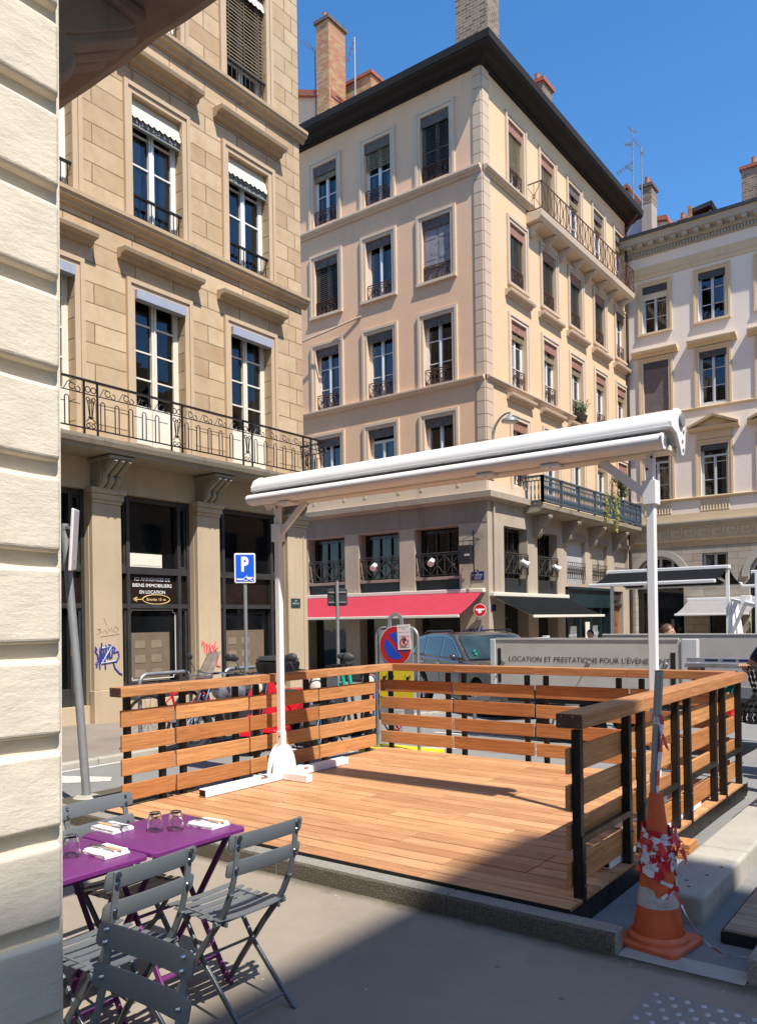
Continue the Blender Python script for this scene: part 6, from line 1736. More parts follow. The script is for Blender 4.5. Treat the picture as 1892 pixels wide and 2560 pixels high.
# temporary no-parking stand
t = thing('no_parking_stand', 'portable grey framed stand with a blue and red no parking disc and yellow panel', 'traffic sign', (-5.91, 8.3, 0))
ys = 8.29
fr = [(-6.235, -.02)] + [(-6.235, 1.45)] + [(-6.235 + .12 - .12 * math.cos(k * PI / 12), 1.45 + .12 * math.sin(k * PI / 12)) for k in range(1, 7)] + [(-5.715 + .12 * math.sin(k * PI / 12), 1.45 + .12 * math.cos(k * PI / 12)) for k in range(0, 7)] + [(-5.595, -.02)]
b = MB(); b.tube([(x, ys + (.0), z) for x, z in fr], .022, 12); b.build('tube_frame', M['galv'], t, smooth=40)
f = lambda x, z, d: V((x, ys - .012 - d, z))
b = MB(); b.prism(rrect(.265, .55, .04), lambda x, z, d: f(-5.915 + x, 1.02 + z, d), 0, .012); b.build('panel', M['signgrey'], t, bevel=.003)
b = MB(); q = lambda s: [(-.24 * s, 1.55), (-.12 * s, 1.585), (-.10 * s, 1.66)]
hp = [(-6.17, 1.54), (-6.06, 1.57), (-6.03, 1.65)] + [(-5.915 + .115 * math.cos(PI - k * PI / 10), 1.67 + .095 * math.sin(k * PI / 10)) for k in range(11)] + [(-5.80, 1.65), (-5.77, 1.57), (-5.66, 1.54)]
hi = [(-5.915 + .07 * math.cos(k * PI / 10), 1.655 + .06 * math.sin(k * PI / 10)) for k in range(11)] + [(-5.985, 1.60), (-5.97, 1.575), (-5.86, 1.575), (-5.845, 1.60)]
b.strip([(0, 0), (0, .014)], []) if 0 else None
ring = hp; inner = [(-5.985, 1.575), (-5.985, 1.66)] + [(-5.915 + .07 * math.cos(PI - k * PI / 8), 1.66 + .058 * math.sin(k * PI / 8)) for k in range(1, 8)] + [(-5.845, 1.66), (-5.845, 1.575)]
# handle plate as quads between outer and inner outline
outer = [(-6.04, 1.575), (-6.03, 1.65)] + [(-5.915 + .115 * math.cos(PI - k * PI / 8), 1.67 + .095 * math.sin(k * PI / 8)) for k in range(1, 8)] + [(-5.80, 1.65), (-5.79, 1.575)]
for (a0, a1), (i0, i1) in zip(zip(outer, outer[1:]), zip(inner, inner[1:])):
    b.hexa([f(*a0, 0), f(*a1, 0), f(*i1, 0), f(*i0, 0), f(*a0, .012), f(*a1, .012), f(*i1, .012), f(*i0, .012)])
b.prism([(-6.18, 1.55), (-5.65, 1.55), (-5.72, 1.575), (-6.11, 1.575)], f, 0, .012); b.build('handle', M['signgrey'], t)
dc = V((-5.915, ys - .026, 1.345)); Mx = Matrix(((1, 0, 0), (0, 0, -1), (0, 1, 0))).transposed(); Mx = Matrix.Rotation(PI / 2, 3, 'X')
b = MB(); b.lathe([(.252, 0), (.252, .002)], dc, 48, Mx); b.build('disc_rim', M['signwhite'], t)
b = MB(); b.lathe([(.243, 0), (.243, .0035)], dc, 48, Mx); disc = b.build('red_disc', M['signred'], t)
b = MB(); g = lambda x, z, d: dc + V((x, -.0036 - d, z)); R_, hw_ = .172, .030
for sg in (-1, 1):
    a0 = math.asin(hw_ / R_); pts = []
    for k in range(17):
        a = a0 + (PI - 2 * a0) * k / 16; x, z = R_ * math.cos(a), R_ * math.sin(a) * sg
        c_, s_ = math.cos(-PI / 4), math.sin(-PI / 4); pts.append((x * c_ - z * s_, x * s_ + z * c_))
    b.prism(pts, g, 0, .0012)
b.build('blue_field', M['signblue'], t)
b = MB(); b.prism([(-6.175, .56), (-5.655, .585), (-5.655, 1.095), (-6.175, 1.075)], f, .0125, .015); yp = b.build('yellow_panel', M['signyellow'], t)
b = MB(); 
for z0, z1 in ((1.052, 1.072), (.885, .905)): b.bar(f(-6.17, z0, .016), f(-5.66, z1, .016), .004, .008, (0, 0, 1))
b.bar(f(-5.915, .80, .016), f(-5.915, .89, .016), .004, .004)
for x in (-6.10, -5.99, -5.735): b.lathe([(.024, 0), (.024, .003)], f(x, .935, .0155), 16, Mx)
for x in (-6.10, -5.99, -5.735): b.bar(f(x - .045, .945, .016), f(x - .03, .985, .016), .008, .003); b.bar(f(x + .045, .945, .016), f(x + .03, .985, .016), .008, .003)
b.bar(f(-5.80, .84, .017), f(-5.74, .79, .017), .004, .016, (0, 0, 1)); b.build('pictogram', M['ink'], yp)
text('10 m 10 m', M['ink'], f(-5.905, .838, .016), (1, 0, .03), (0, 0, 1), .034, yp, 'lettering', .2)
text('RESPECTER CET EMPLACEMENT', M['ink'], f(-5.915, .605, .016), (1, 0, .03), (0, 0, 1), .026, yp, 'lettering', .47)
def notice(x, z, w, h, tilt, par_label, low=False):
    Rr_ = V((math.cos(tilt), 0, math.sin(tilt))); Ur = V((-math.sin(tilt), 0, math.cos(tilt)))
    F_ = lambda a, c, d: V((x, ys - .034 - d, z)) + Rr_ * a + Ur * c
    t = thing('paper_notice', par_label, 'notice', F_(0, 0, 0), 'paper notices on the no parking stand')
    b = MB(); b.prism([(-w / 2, -h / 2), (w / 2, -h / 2), (w / 2, h / 2), (-w / 2, h / 2)], F_, 0, .0015); b.build('sheet', M['signwhite'], t)
    cz = -h * .18
    b = MB(); b.tube([F_(.055 * math.cos(k * PI / 14), cz + .055 * math.sin(k * PI / 14), .003) for k in range(28)], .005, 5, closed=True); b.bar(F_(-.04, cz + .04, .004), F_(.04, cz - .04, .004), .008, .002); 
    b.build('red_symbol', M['signred'], t)
    text('P', M['ink'], F_(.0, cz, .0018), Rr_, Ur, .062, t, 'lettering', .045, bold=.05)
    b = MB()
    for s in (-1, 1): b.bar(F_(-.068 , cz + s * .07, .0025), F_(.068, cz + s * .07, .0025), .002); b.bar(F_(s * .068, cz - .07, .0025), F_(s * .068, cz + .07, .0025), .002)
    b.build('thin_frame', M['ink'], t)
    text('Emplacement réservé', M['ink'], F_(0, h * .40, .0018), Rr_, Ur, .012, t, 'lettering', w * .75); text('chantier', M['ink'], F_(0, h * .33, .0018), Rr_, Ur, .012, t, 'lettering', w * .3)
    text('Stationnement interdit', M['signred'], F_(0, h * .20, .0018), Rr_, Ur, .012, t, 'lettering', w * .8)
notice(-5.775, 1.455, .205, .315, .04, 'white paper notice taped over the upper edge of the no parking disc')
notice(-5.90, .395, .22, .30, .02, 'white paper notice low down behind the slatted railing')
b = MB(); b.hexa([(-6.42, 8.1, -.03), (-5.42, 8.1, -.03), (-5.42, 8.62, -.05), (-6.42, 8.62, -.05), (-6.42, 8.12, .03), (-5.42, 8.12, .03), (-5.42, 8.6, .03), (-6.42, 8.6, .03)])
b.build('yellow_foot', M['signyellow'], t, bevel=.01)

# ================================================================ wheels and vehicles
def wheel(b_t, b_r, c, R_, w, axis='y', spokes=10, rim=.78, tread=None):
    b_t.torus(c, R_ - w / 2, w / 2, axis, 30, 10)
    b_r.torus(c, R_ * rim, w * .18, axis, 28, 6)
    for k in range(spokes):
        a = 2 * PI * k / spokes; q = R_ * rim
        d = V((math.cos(a) * q, 0, math.sin(a) * q)) if axis == 'y' else V((0, math.cos(a) * q, math.sin(a) * q))
        b_r.bar(V(c), V(c) + d, w * .18 if spokes < 9 else .004)

def motorcycle(label, loc, rot, paint, screen=True, box=True, scooter=False):
    """built along +X (front at +X), origin on the ground under the engine"""
    t = thing('motor_scooter' if scooter else 'motorcycle', label, 'motorbike', (0, 0, 0), None)
    R_ = .24 if scooter else .31; xf, xr_ = (.62, -.55) if scooter else (.70, -.68)
    for x in (xf, xr_):
        bt, br = MB(), MB(); wheel(bt, br, (x, 0, R_), R_, .12, 'y', 6); br.torus((x, .05, R_), R_ * .5, .008, 'y', 20, 5); wt = bt.build('wheel', M['rubber'], t, smooth=40); br.build('rim', M['silverpaint'], wt)
    b = MB(); hx = xf - .30; hz = .98
    for y in (-.075, .075): b.tube([(xf, y, R_), (hx + .05, y, hz - .05)], .022, 8)
    b.build('fork', M['chrome'], t, smooth=40)
    b = MB(); b.tube([(hx - .08, -.38, hz + .04), (hx, -.28, hz + .05), (hx + .02, 0, hz + .02), (hx, .28, hz + .05), (hx - .08, .38, hz + .04)], .013, 8)
    hb = b.build('handlebar', M['chrome'], t, smooth=40)
    b = MB()
    for y in (-.36, .36): b.tube([(hx - .10, y * 1.08, hz + .035), (hx - .06, y * .85, hz + .045)], .02, 8)
    b.build('grip', M['rubber'], hb)
    b = MB()
    for y in (-.30, .30):
        b.tube([(hx + .02, y, hz + .05), (hx + .05, y * 1.15, hz + .16), (hx + .04, y * 1.25, hz + .22)], .007, 6); b.ball((hx + .04, y * 1.35, hz + .25), .062, 12, 8, (.35, 1.25, .8))
    b.build('mirror', M['greyplastic'], hb, smooth=50)
    if not scooter:
        b = MB(); sec = [(.0, .60), (.10, .64), (.145, .78), (.10, .90), (.0, .93), (-.10, .90), (-.145, .78), (-.10, .64)]
        b.strip(sec, [(lambda y, z, x=x, k=k, o=o: V((x, y * k, .78 + (z - .78) * k + o))) for x, k, o in ((.36, .45, .03), (.30, .8, .02), (.15, 1.05, .0), (-.02, .95, -.02), (-.14, .6, -.05))]); b.build('fuel_tank', M[paint], t, smooth=55)
        b = MB(); b.strip([(.0, .66), (.12, .70), (.13, .76), (.0, .79), (-.13, .76), (-.12, .70)], [(lambda y, z, x=x, k=k, o=o: V((x, y * k, z + o))) for x, k, o in ((-.06, .6, .0), (-.2, 1, .01), (-.42, 1.05, .04), (-.62, .8, .12), (-.78, .5, .17))]); b.build('seat', M['greyplastic'], t, smooth=50)
        b = MB(); b.hexa([(-.62, -.09, .70), (-.15, -.11, .58), (-.15, .11, .58), (-.62, .09, .70), (-.80, -.05, .88), (-.2, -.12, .72), (-.2, .12, .72), (-.80, .05, .88)]); b.build('side_panel', M[paint], t, bevel=.03)
        b = MB(); b.box(-.22, .22, -.16, .16, .24, .50); b.box(-.12, .16, -.13, .13, .50, .62)
        for k in range(5): b.box(-.13, .17, -.15, .15, .50 + k * .024, .512 + k * .024)
        b.build('engine', M['greyplastic'], t, bevel=.03)
        b = MB(); b.tube([(.30, .12, .5), (.28, .16, .3), (.0, .17, .2), (-.4, .17, .3), (-.85, .17, .42)], [.02, .022, .028, .045, .05], 10); b.build('exhaust', M['chrome'], t, smooth=40)
        b = MB(); b.tube([(.36, 0, .86), (.2, 0, .6), (.25, 0, .3), (-.2, 0, .22), (-.3, 0, .6), (.1, 0, .75)], .022, 8); b.tube([(-.2, .08, .34), (xr_, .1, R_)], .03, 8); b.tube([(-.2, -.08, .34), (xr_, -.1, R_)], .03, 8); b.build('frame', M['blacksteel'], t)
        b = MB(); b.torus((xf, 0, R_), R_ + .02, .012, 'y', 20, 5) if 0 else b.strip([(-.06, 0), (.06, 0), (.06, .01), (-.06, .01)], [(lambda y, z, a=a: V((xf + (R_ + .03 + z) * math.cos(a), y, R_ + (R_ + .03 + z) * math.sin(a)))) for a in [math.radians(20 + 14 * k) for k in range(9)]]); b.build('mudguard', M[paint], t, smooth=50)
    else:
        b = MB(); sec = [(-.19, 0), (.19, 0), (.21, .05), (.0, .09), (-.21, .05)]
        b.strip(sec, [(lambda y, d, x=x, z=z, k=k: V((x + d, y * k, z))) for x, z, k in ((.42, .28, .7), (.36, .5, .9), (.30, .75, 1), (.26, .95, .6))]); b.build('leg_shield', M[paint], t, smooth=50)
        b = MB(); b.box(-.15, .36, -.17, .17, .22, .30); b.strip([(-.16, 0), (.16, 0), (.17, .2), (.1, .34), (-.1, .34), (-.17, .2)], [(lambda y, z, x=x, k=k, o=o: V((x, y * k, .28 + z * k + o))) for x, k, o in ((-.08, .9, .04), (-.3, 1.1, .06), (-.6, 1.1, .1), (-.85, .5, .3))]); b.build('body_panel', M[paint], t, bevel=.02, smooth=50)
        b = MB(); b.strip([(-.14, 0), (.14, 0), (.12, .09), (-.12, .09)], [(lambda y, z, x=x, k=k: V((x, y * k, .66 + z * k))) for x, k in ((-.05, .7), (-.25, 1), (-.5, 1), (-.72, .7))]); b.build('seat', M['greyplastic'], t, smooth=50)
        b = MB(); b.strip([(-.07, 0), (.07, 0), (.07, .012), (-.07, .012)], [(lambda y, z, a=a: V((xf + (R_ + .03 + z) * math.cos(a), y, R_ + (R_ + .03 + z) * math.sin(a)))) for a in [math.radians(10 + 16 * k) for k in range(10)]]); b.build('mudguard', M[paint], t, smooth=50)
    b = MB(); b.ball((hx + .17, 0, hz - .12), .095, 14, 10, (.6, 1, 1)); hl = b.build('headlight', M['greyplastic'], t, smooth=50)
    b = MB(); b.lathe([(.08, 0), (.05, .02), (.002, .026)], (hx + .21, 0, hz - .12), 14, Matrix.Rotation(PI / 2, 3, 'Y')); b.build('lens', M['lampglass'], hl, smooth=50)
    if screen:
        b = MB(); sec = [(-.16, -.06), (-.08, 0), (.08, 0), (.16, -.06)]
        rows = [[V((hx + .20 + d - .22 * k, y * (1 - .25 * k), hz - .04 + .36 * k)) for y, d in sec] for k in (0, .35, .7, 1)]
        for a, c in zip(rows, rows[1:]):
            for i in range(3): b.quad(a[i], a[i + 1], c[i + 1], c[i])
        ws = b.build('windscreen', M['plexi'], t, smooth=60, recalc=False); ws.modifiers.new('thick', 'SOLIDIFY').thickness = .006
    if box:
        b = MB(); b.hexa([(-1.02, -.21, .86), (-.60, -.21, .86), (-.60, .21, .86), (-1.02, .21, .86), (-1.05, -.24, 1.12), (-.56, -.24, 1.12), (-.56, .24, 1.12), (-1.05, .24, 1.12)]); tb = b.build('top_box', M['blackgloss'], t, bevel=.04)
        b = MB(); b.hexa([(-1.05, -.245, 1.125), (-.56, -.245, 1.125), (-.56, .245, 1.125), (-1.05, .245, 1.125), (-.98, -.19, 1.19), (-.62, -.19, 1.19), (-.62, .19, 1.19), (-.98, .19, 1.19)]); b.build('lid', M['greyplastic'], tb, bevel=.03)
        b = MB(); b.box(-1.066, -1.05, -.14, .14, 1.0, 1.05); b.build('reflector', M['signred'], tb)
    b = MB(); b.bar((-.05, .12, .25), (-.15, .26, .01), .018); b.build('kickstand', M['blacksteel'], t)
    t.location = loc; t.rotation_euler = (0, 0, rot)
    return t
motorcycle('grey motorcycle with a small windscreen and a black top box, parked by the stone pillars', (-8.15, 7.60, -.01), -PI / 2 - .05, 'silverpaint')
motorcycle('red motor scooter parked behind the white awning post', (-7.55, 7.75, -.02), -PI / 2 + .35, 'redplastic', False, False, True)
motorcycle('dark motorcycle with chrome engine parked behind the left railing', (-7.15, 8.30, -.04), -PI / 2 + .55, 'carpaint', False, False)
motorcycle('orange motorcycle with one tall mirror near the no parking stand', (-7.6, 9.95, -.09), -PI / 2 + .6, 'orangeplastic', False, False)
motorcycle('grey motor scooter with a wide mirror between the green kick scooters and the railing', (-7.75, 9.05, -.06), -PI / 2 + .45, 'greyplastic', False, False, True)

def bicycle(label, loc, rot, paint, word=None):
    t = thing('bicycle', label, 'bicycle', (0, 0, 0))
    R_ = .335
    for x in (-.50, .52):
        bt, br = MB(), MB(); bt.torus((x, 0, R_), R_, .018, 'y', 36, 6); br.torus((x, 0, R_), R_ - .022, .011, 'y', 36, 6)
        for k in range(18): a = 2 * PI * k / 18; br.bar((x, .02 * (-1) ** k, R_), (x + (R_ - .02) * math.cos(a), 0, R_ + (R_ - .02) * math.sin(a)), .003)
        br.tube([(x, -.05, R_), (x, .05, R_)], .02, 8); w = bt.build('wheel', M['rubber'], t, smooth=40); br.build('rim', M['chrome'], w)
    b = MB(); S_, B_, Hd, Ht = V((-.14, 0, .68)), V((-.02, 0, .28)), V((.36, 0, .66)), V((.33, 0, .84))
    for p, q, r_ in ((S_, B_, .017), (B_, Hd, .022), (Ht, S_.lerp(B_, .1), .018), (Hd, Ht, .02), (B_, V((-.5, 0, R_)), .012), (S_.lerp(B_, .12), V((-.5, 0, R_)), .010)): b.tube([p, q], r_, 8)
    b.tube([Hd, V((.40, .05, .6)), V((.52, .055, R_))], .014, 8); b.tube([Hd, V((.40, -.05, .6)), V((.52, -.055, R_))], .014, 8); fr = b.build('frame', M[paint], t, smooth=40)
    if word: text(word, M['signwhite'], V((.17, -.024, .47)), V((.38, 0, .38)), V((-.38, 0, .38)), .035, fr, 'lettering', .24); text(word, M['signwhite'], V((.17, .024, .47)), V((-.38, 0, -.38)), V((-.38, 0, .38)), .035, fr, 'lettering', .24)
    b = MB(); b.tube([S_, S_ + V((-.03, 0, .12))], .013, 8); b.strip([(-.07, 0), (.07, 0), (.05, .05), (-.05, .05)], [(lambda y, z, x=x, k=k: V((x + .03, y * k, .79 + z))) for x, k in ((-.32, 1), (-.22, .9), (-.05, .25))]); b.build('saddle', M['rubber'], t, smooth=50)
    b = MB(); b.tube([Ht, Ht + V((-.01, 0, .02)), V((.38, 0, .87))], .013, 8); b.tube([(.34, -.28, .88), (.38, -.1, .87), (.38, .1, .87), (.34, .28, .88)], .012, 8); b.tube([(.38, .1, .87), (.48, .1, .8), (.42, .03, .70)], .004, 5); b.build('handlebar', M['galv'], t, smooth=40)
    b = MB(); b.torus(B_, .09, .006, 'y', 24, 5); b.bar(B_, B_ + V((.12, -.07, -.11)), .016); b.bar(B_, B_ + V((-.12, .07, .11)), .016); b.box(B_.x + .08, B_.x + .17, -.14, -.06, B_.z - .125, B_.z - .1); b.build('crankset', M['galv'], t)
    t.location = loc; t.rotation_euler = (0, 0, rot)
    return t
bicycle('red bicycle with white letters on its frame leaning at the hoops by the pillar', (-8.62, 7.05, .07), PI / 2 - .06, 'redplastic', 'VITUS')
bicycle('black bicycle parked between the motorcycles and the stone building', (-8.75, 7.75, .06), PI / 2 + .15, 'blacksteel')
def hoop(loc, label):
    t = thing('bike_hoop', label, 'bike rack', loc, 'steel bike hoops along the far kerb'); x, y, z = loc; h = .95; L = .42
    b = MB(); b.tube([(x, y - L, z)] + [(x, y - L, z + h - .12)] + [(x, y - L + .12 - .12 * math.cos(k * PI / 8), z + h - .12 + .12 * math.sin(k * PI / 8)) for k in range(1, 5)] + [(x, y + L - .12 + .12 * math.sin(k * PI / 8), z + h - .12 + .12 * math.cos(k * PI / 8)) for k in range(5)] + [(x, y + L, z)], .028, 10)
    b.build('hoop', M['galv'], t, smooth=40)
hoop((-8.72, 6.9, .06), 'steel bike hoop beside the red bicycle'); hoop((-8.72, 8.35, .05), 'steel bike hoop behind the grey motorcycle')
def kick(label, loc, rot):
    t = thing('kick_scooter', label, 'scooter', (0, 0, 0), 'mint green kick scooters in a row')
    bt, br = MB(), MB()
    for x in (-.45, .42): bt.torus((x, 0, .11), .085, .028, 'y', 20, 8); br.lathe([(.06, -.02), (.06, .02)], (x, 0, .11), 14, Matrix.Rotation(PI / 2, 3, 'X'))
    w = bt.build('wheel', M['rubber'], t, smooth=40); br.build('rim', M['galv'], w)
    b = MB(); b.box(-.40, .30, -.08, .08, .12, .17); b.build('deck', M['greyplastic'], t, bevel=.015)
    b = MB(); b.tube([(.42, 0, .12), (.34, 0, .60), (.27, 0, 1.04)], .026, 10); b.build('stem', M['greyplastic'], t, smooth=40)
    b = MB(); b.tube([(.335, 0, .66), (.285, 0, .99)], .034, 10); b.build('green_sleeve', M['mint'], t, smooth=40)
    b = MB(); b.tube([(.24, -.25, 1.08), (.27, -.1, 1.06), (.27, .1, 1.06), (.24, .25, 1.08)], .015, 8); b.obox((.27, 0, 1.07), (.07, .12, .05)); b.build('handlebar', M['blacksteel'], t, smooth=40)
    b = MB(); b.strip([(-.05, 0), (.05, 0), (.05, .01), (-.05, .01)], [(lambda y, z, a=a: V((-.45 + (.13 + z) * math.cos(a), y, .11 + (.13 + z) * math.sin(a)))) for a in [math.radians(50 + 20 * k) for k in range(7)]]); b.build('mudguard', M['mint'], t)
    t.location = loc; t.rotation_euler = (0, 0, rot); return t
k0 = kick('first green kick scooter of the row, leaning right beside the stone corner', (-8.35, 8.75, .04), -PI / 2 + .1)
for i, (y, lb) in enumerate(((9.22, 'left one of the three upright green kick scooters'), (9.38, 'middle one of the three upright green kick scooters'), (9.54, 'right one of the three upright green kick scooters by the slim post'))):
    dup(k0, (-8.05, y, zg(y + .4)), .25, lb)

# ---------------------------------------------------------------- estate car
t = thing('estate_car', 'dark graphite estate car with black roof rails parked behind the terrace', 'car', (0, 0, 0))
L0, L1, hw_ = -3.55, 1.05, .90            # rear .. front in local x, front wheel at x=0
wf, wr, Rw = 0.0, -2.72, .325
def arch(x, r, n=10): return [(x + r * math.cos(PI - PI * k / n), Rw + r * math.sin(PI * k / n)) for k in range(n + 1)]
prof = [(L0 + .05, .35), (L0 + .12, .24), (wr - .42, .20)] + arch(wr, .385)[0:] + [(wf - .42, .19)] + arch(wf, .385) + [(L1 - .25, .20), (L1 - .06, .28), (L1, .45), (L1 - .03, .62), (L1 - .22, .76), (L1 - .8, .90), (-.62, .965), (-.9, .985), (L0 + .5, 1.03), (L0 + .08, .98), (L0, .70)]
b = MB(); b.strip(prof, [(lambda x, z, y=y, k=k: V((x, y, .5 + (z - .5) * k))) for y, k in ((-hw_, .93), (-hw_ + .06, 1.0), (hw_ - .06, 1.0), (hw_, .93))])
body = b.build('body', M['carpaint'], t, bevel=.03, smooth=40)
gl = [(-.55, .96), (-1.35, 1.40), (-1.75, 1.455), (-2.6, 1.45), (-3.2, 1.38), (L0 + .12, 1.0)]
b = MB(); b.strip(gl, [(lambda x, z, y=y, k=k, q=q: V((x, y * (1 - (z - .96) * .32), z))) for y, k, q in ((-hw_ + .04, 1, 0), (hw_ - .04, 1, 0))])
b.build('greenhouse', M['carpaint'], t, bevel=.035, smooth=40)
b = MB()
for sg in (-1, 1):
    g = lambda x, z: V((x, sg * ((hw_ - .04) * (1 - (z - .96) * .32) + .006), z))
    b.poly([g(-.80, 1.0), g(-1.37, 1.335), g(-1.72, 1.385), g(-1.72, 1.0)]); b.poly([g(-1.80, 1.0), g(-1.80, 1.392), g(-2.62, 1.385), g(-2.62, 1.01)]); b.poly([g(-2.70, 1.02), g(-2.70, 1.38), g(-3.12, 1.31), g(-3.28, 1.05)])
b.build('side_window', M['glassdark'], t, recalc=False)
b = MB(); 
b.quad((-.57, -.75, .975), (-.57, .75, .975), (-1.33, .64, 1.392), (-1.33, -.64, 1.392)); o = b.build('windscreen', M['glassgreen'], t, recalc=False); 
for v in o.data.vertices: v.co.z += .012; v.co.x += .008
b = MB(); b.box(-.79, -.75, -.60, -.55, 1.08, 1.12); b.box(-.72, -.68, -.60, -.54, 1.02, 1.06)
for v_ in range(len(b.v)): x, y, z = b.v[v_]; b.v[v_] = (x + .035, y, z + .035)
b.build('windscreen_sticker', M['mint'], o)
for sg in (-1, 1):
    b = MB(); b.tube([(-1.5, sg * .66, 1.455), (-1.6, sg * .66, 1.50), (-2.9, sg * .66, 1.475), (-3.05, sg * .66, 1.43)], .016, 8); b.build('roof_rail', M['blackgloss'], t, smooth=40)
    b = MB(); b.ball((-.86, sg * .97, 1.02), .085, 12, 8, (1.0, .9, .75)); b.bar((-.86, sg * .85, .99), (-.86, sg * .95, 1.01), .04); b.build('wing_mirror', M['carpaint'], t, smooth=50)
    b = MB()
    for x in (-1.85, -2.75): b.box(x, x + .2, sg * .905 - .012, sg * .905 + .012, .86, .885)
    b.build('door_handle', M['chrome'], t, bevel=.005)
    b = MB()
    for x in (-.72, -1.76, -2.66): b.box(x, x + .008, sg * .9005 - .004, sg * .9005 + .004, .34, .95)
    b.box(-2.3, -.42, sg * .9 - .006, sg * .9 + .008, .30, .33); b.build('door_seam', M['blackgloss'], t)
    for x in (wf, wr):
        bt, br = MB(), MB(); y = sg * .80; bt.torus((x, y, Rw), Rw - .085, .088, 'y', 32, 10)
        br.lathe([(.235, -.02), (.23, .0), (.20, .005)], (x, y + sg * .06, Rw), 28, Matrix.Rotation(PI / 2 * -sg, 3, 'X'))
        for k in range(5): a = 2 * PI * k / 5 + .3; br.bar((x, y + sg * .085, Rw), (x + .22 * math.cos(a), y + sg * .08, Rw + .22 * math.sin(a)), .06, .03, (0, 1, 0))
        w = bt.build('wheel', M['rubber'], t, smooth=40); br.build('rim', M['chrome'], w)
    b = MB(); b.ball((L1 - .12, sg * .66, .66), .14, 12, 8, (.7, 1.2, .55)); b.build('headlight', M['lampglass'], t, smooth=50)
b = MB(); b.box(L1 - .03, L1 + .01, -.45, .45, .42, .6); b.build('grille', M['blackgloss'], t)
t.location = (-7.20, 14.17, zg(14.1)); t.scale = (1.05, 1.03, 1.10); t.rotation_euler = (0, 0, math.radians(-35))

# ---------------------------------------------------------------- trailer with aluminium drop sides
t = thing('trailer', 'aluminium drop sided trailer lettered for event hire parked behind the terrace', 'trailer', (-4.4, 11.2, zg(11)))
y0, y1 = 10.5, 12.35; z0, z1 = .64, 1.355; x0, x1 = -5.70, -3.08
b = MB(); b.box(x0, x1 + .02, y0, y0 + .03, z0, z1); b.box(x0 + .02, x1 - .02, y0 - .008, y0 - .001, z0 + .30, z0 + .304) ; b.box(x0, x1, y0 - .012, y0 + .034, z1, z1 + .03); sd = b.build('side_panel', M['alu'], t, bevel=.004)
b = MB()
for x in (x0 + .12, x0 + 1.42, x1 - .16): b.lathe([(.03, 0), (.028, .02), (.012, .03)], (x, y0 - .001, z1 - .31), 12, Matrix.Rotation(PI / 2, 3, 'X')); b.bar((x + .0, y0 - .03, z1 - .33), (x - .08, y0 - .03, z1 - .47), .04, .012)
b.build('latch', M['galv'], sd)
text("LOCATION ET PRESTATIONS POUR L'ÉVÉNEMENT", M['greyplastic'], V(((x0 + x1) / 2 + .05, y0 - .003, 1.075)), (1, 0, -.004), (0, 0, 1), .075, sd, 'lettering', 2.30)
text('TENTES MOBILIER SON LUMIÈRE', M['greyplastic'], V(((x0 + x1) / 2 + .3, y0 - .003, .915)), (1, 0, 0), (0, 0, 1), .06, sd, 'lettering', 1.5)
b = MB(); b.box(x0 - .09, x0 - .005, y0 - .02, y0 + .10, z0 - .08, z1 + .015); b.box(x1 + .04, x1 + .23, y0 - .02, y0 + .10, z0 - .08, z1 + .015); b.box(x0 - .09, x0 - .005, y1 - .1, y1 + .02, z0 - .08, z1 + .02); b.build('corner_post', M['rollshut'], t, bevel=.008)
b = MB(); b.box(x0 + .03, x0 + .08, y0 - .006, y0 - .0012, z0 + .1, z1 - .12); b.box(x1 - .10, x1 - .04, y0 - .006, y0 - .0012, z0 + .05, z1 - .16); b.build('slot', M['blackhole'], sd)
b = MB(); b.box(x0 + .9, x1 + 1.05, y1, y1 + .03, z0, z1 + .02); b.box(x0 + .9, x1 + 1.1, y1 - .01, y1 + .04, z1 + .02, z1 + .045); b.box(x1 + .78, x1 + .82, y1 - .02, y1 - .001, z0, z1); b.box(x0, x0 + .03, y0 + .11, y1 - .11, z0, z1); b.build('far_panel', M['alu'], t, bevel=.004)
b = MB(); b.box(x0, x1 + 1.1, y0 + .1, y1 - .11, z0 - .06, z0 - .002); b.box(x0 + .05, x1 + 1.0, y0 + .25, y0 + .35, z0 - .2, z0 - .06); b.box(x0 + .05, x1 + 1.0, y1 - .35, y1 - .25, z0 - .2, z0 - .06); b.build('bed', M['greyplastic'], t)
b = MB(); pl = [(-4.95, .36), (-4.93, .50), (-4.85, .56), (-4.10, .56), (-4.0, .50), (-3.95, .36), (-4.0, .36), (-4.05, .48), (-4.12, .52), (-4.83, .52), (-4.89, .48), (-4.91, .36)]
b.prism(pl, lambda a, c, q: V((a - .2, q, c - .05)), y0 + .05, y0 + .30); b.build('mudguard', M['rubber'], t)
for x in (-4.92, -4.35):
    for y in (y0 + .18, y1 - .2):
        bt, br = MB(), MB(); wheel(bt, br, (x, y, .24 + zg(11)), .25, .14, 'y', 5, .6); w = bt.build('wheel', M['rubber'], t, smooth=40); br.build('rim', M['galv'], w)
b = MB(); b.bar((x0 + .1, 11.4, .5), (x0 - 1.0, 11.4, .35), .08); b.tube([(x0 - .9, 11.4, .5), (x0 - .9, 11.4, zg(11))], .03, 8); b.build('drawbar', M['galv'], t)
b = MB(); b.box(-2.9, -2.45, y1 - 1.9, y1 - 1.2, .35, .55); b.build('tail_lamp', M['signred'], t)
b = MB()
t = thing('aluminium_profile', 'two long aluminium awning profiles with dark labels lying behind the railing corner', 'metal profiles', (-2.1, 9.0, 1.1))
for k, (y, z) in enumerate(((8.98, 1.165), (8.90, 1.112))):
    b = MB(); b.box(-2.55, -1.0, y, y + .09, z, z + .045); b.build('profile', M['alu2'], t, bevel=.004)
b = MB()
for x in (-2.36, -2.18, -2.02): b.box(x, x + .13, 8.976, 8.979, 1.175, 1.198)
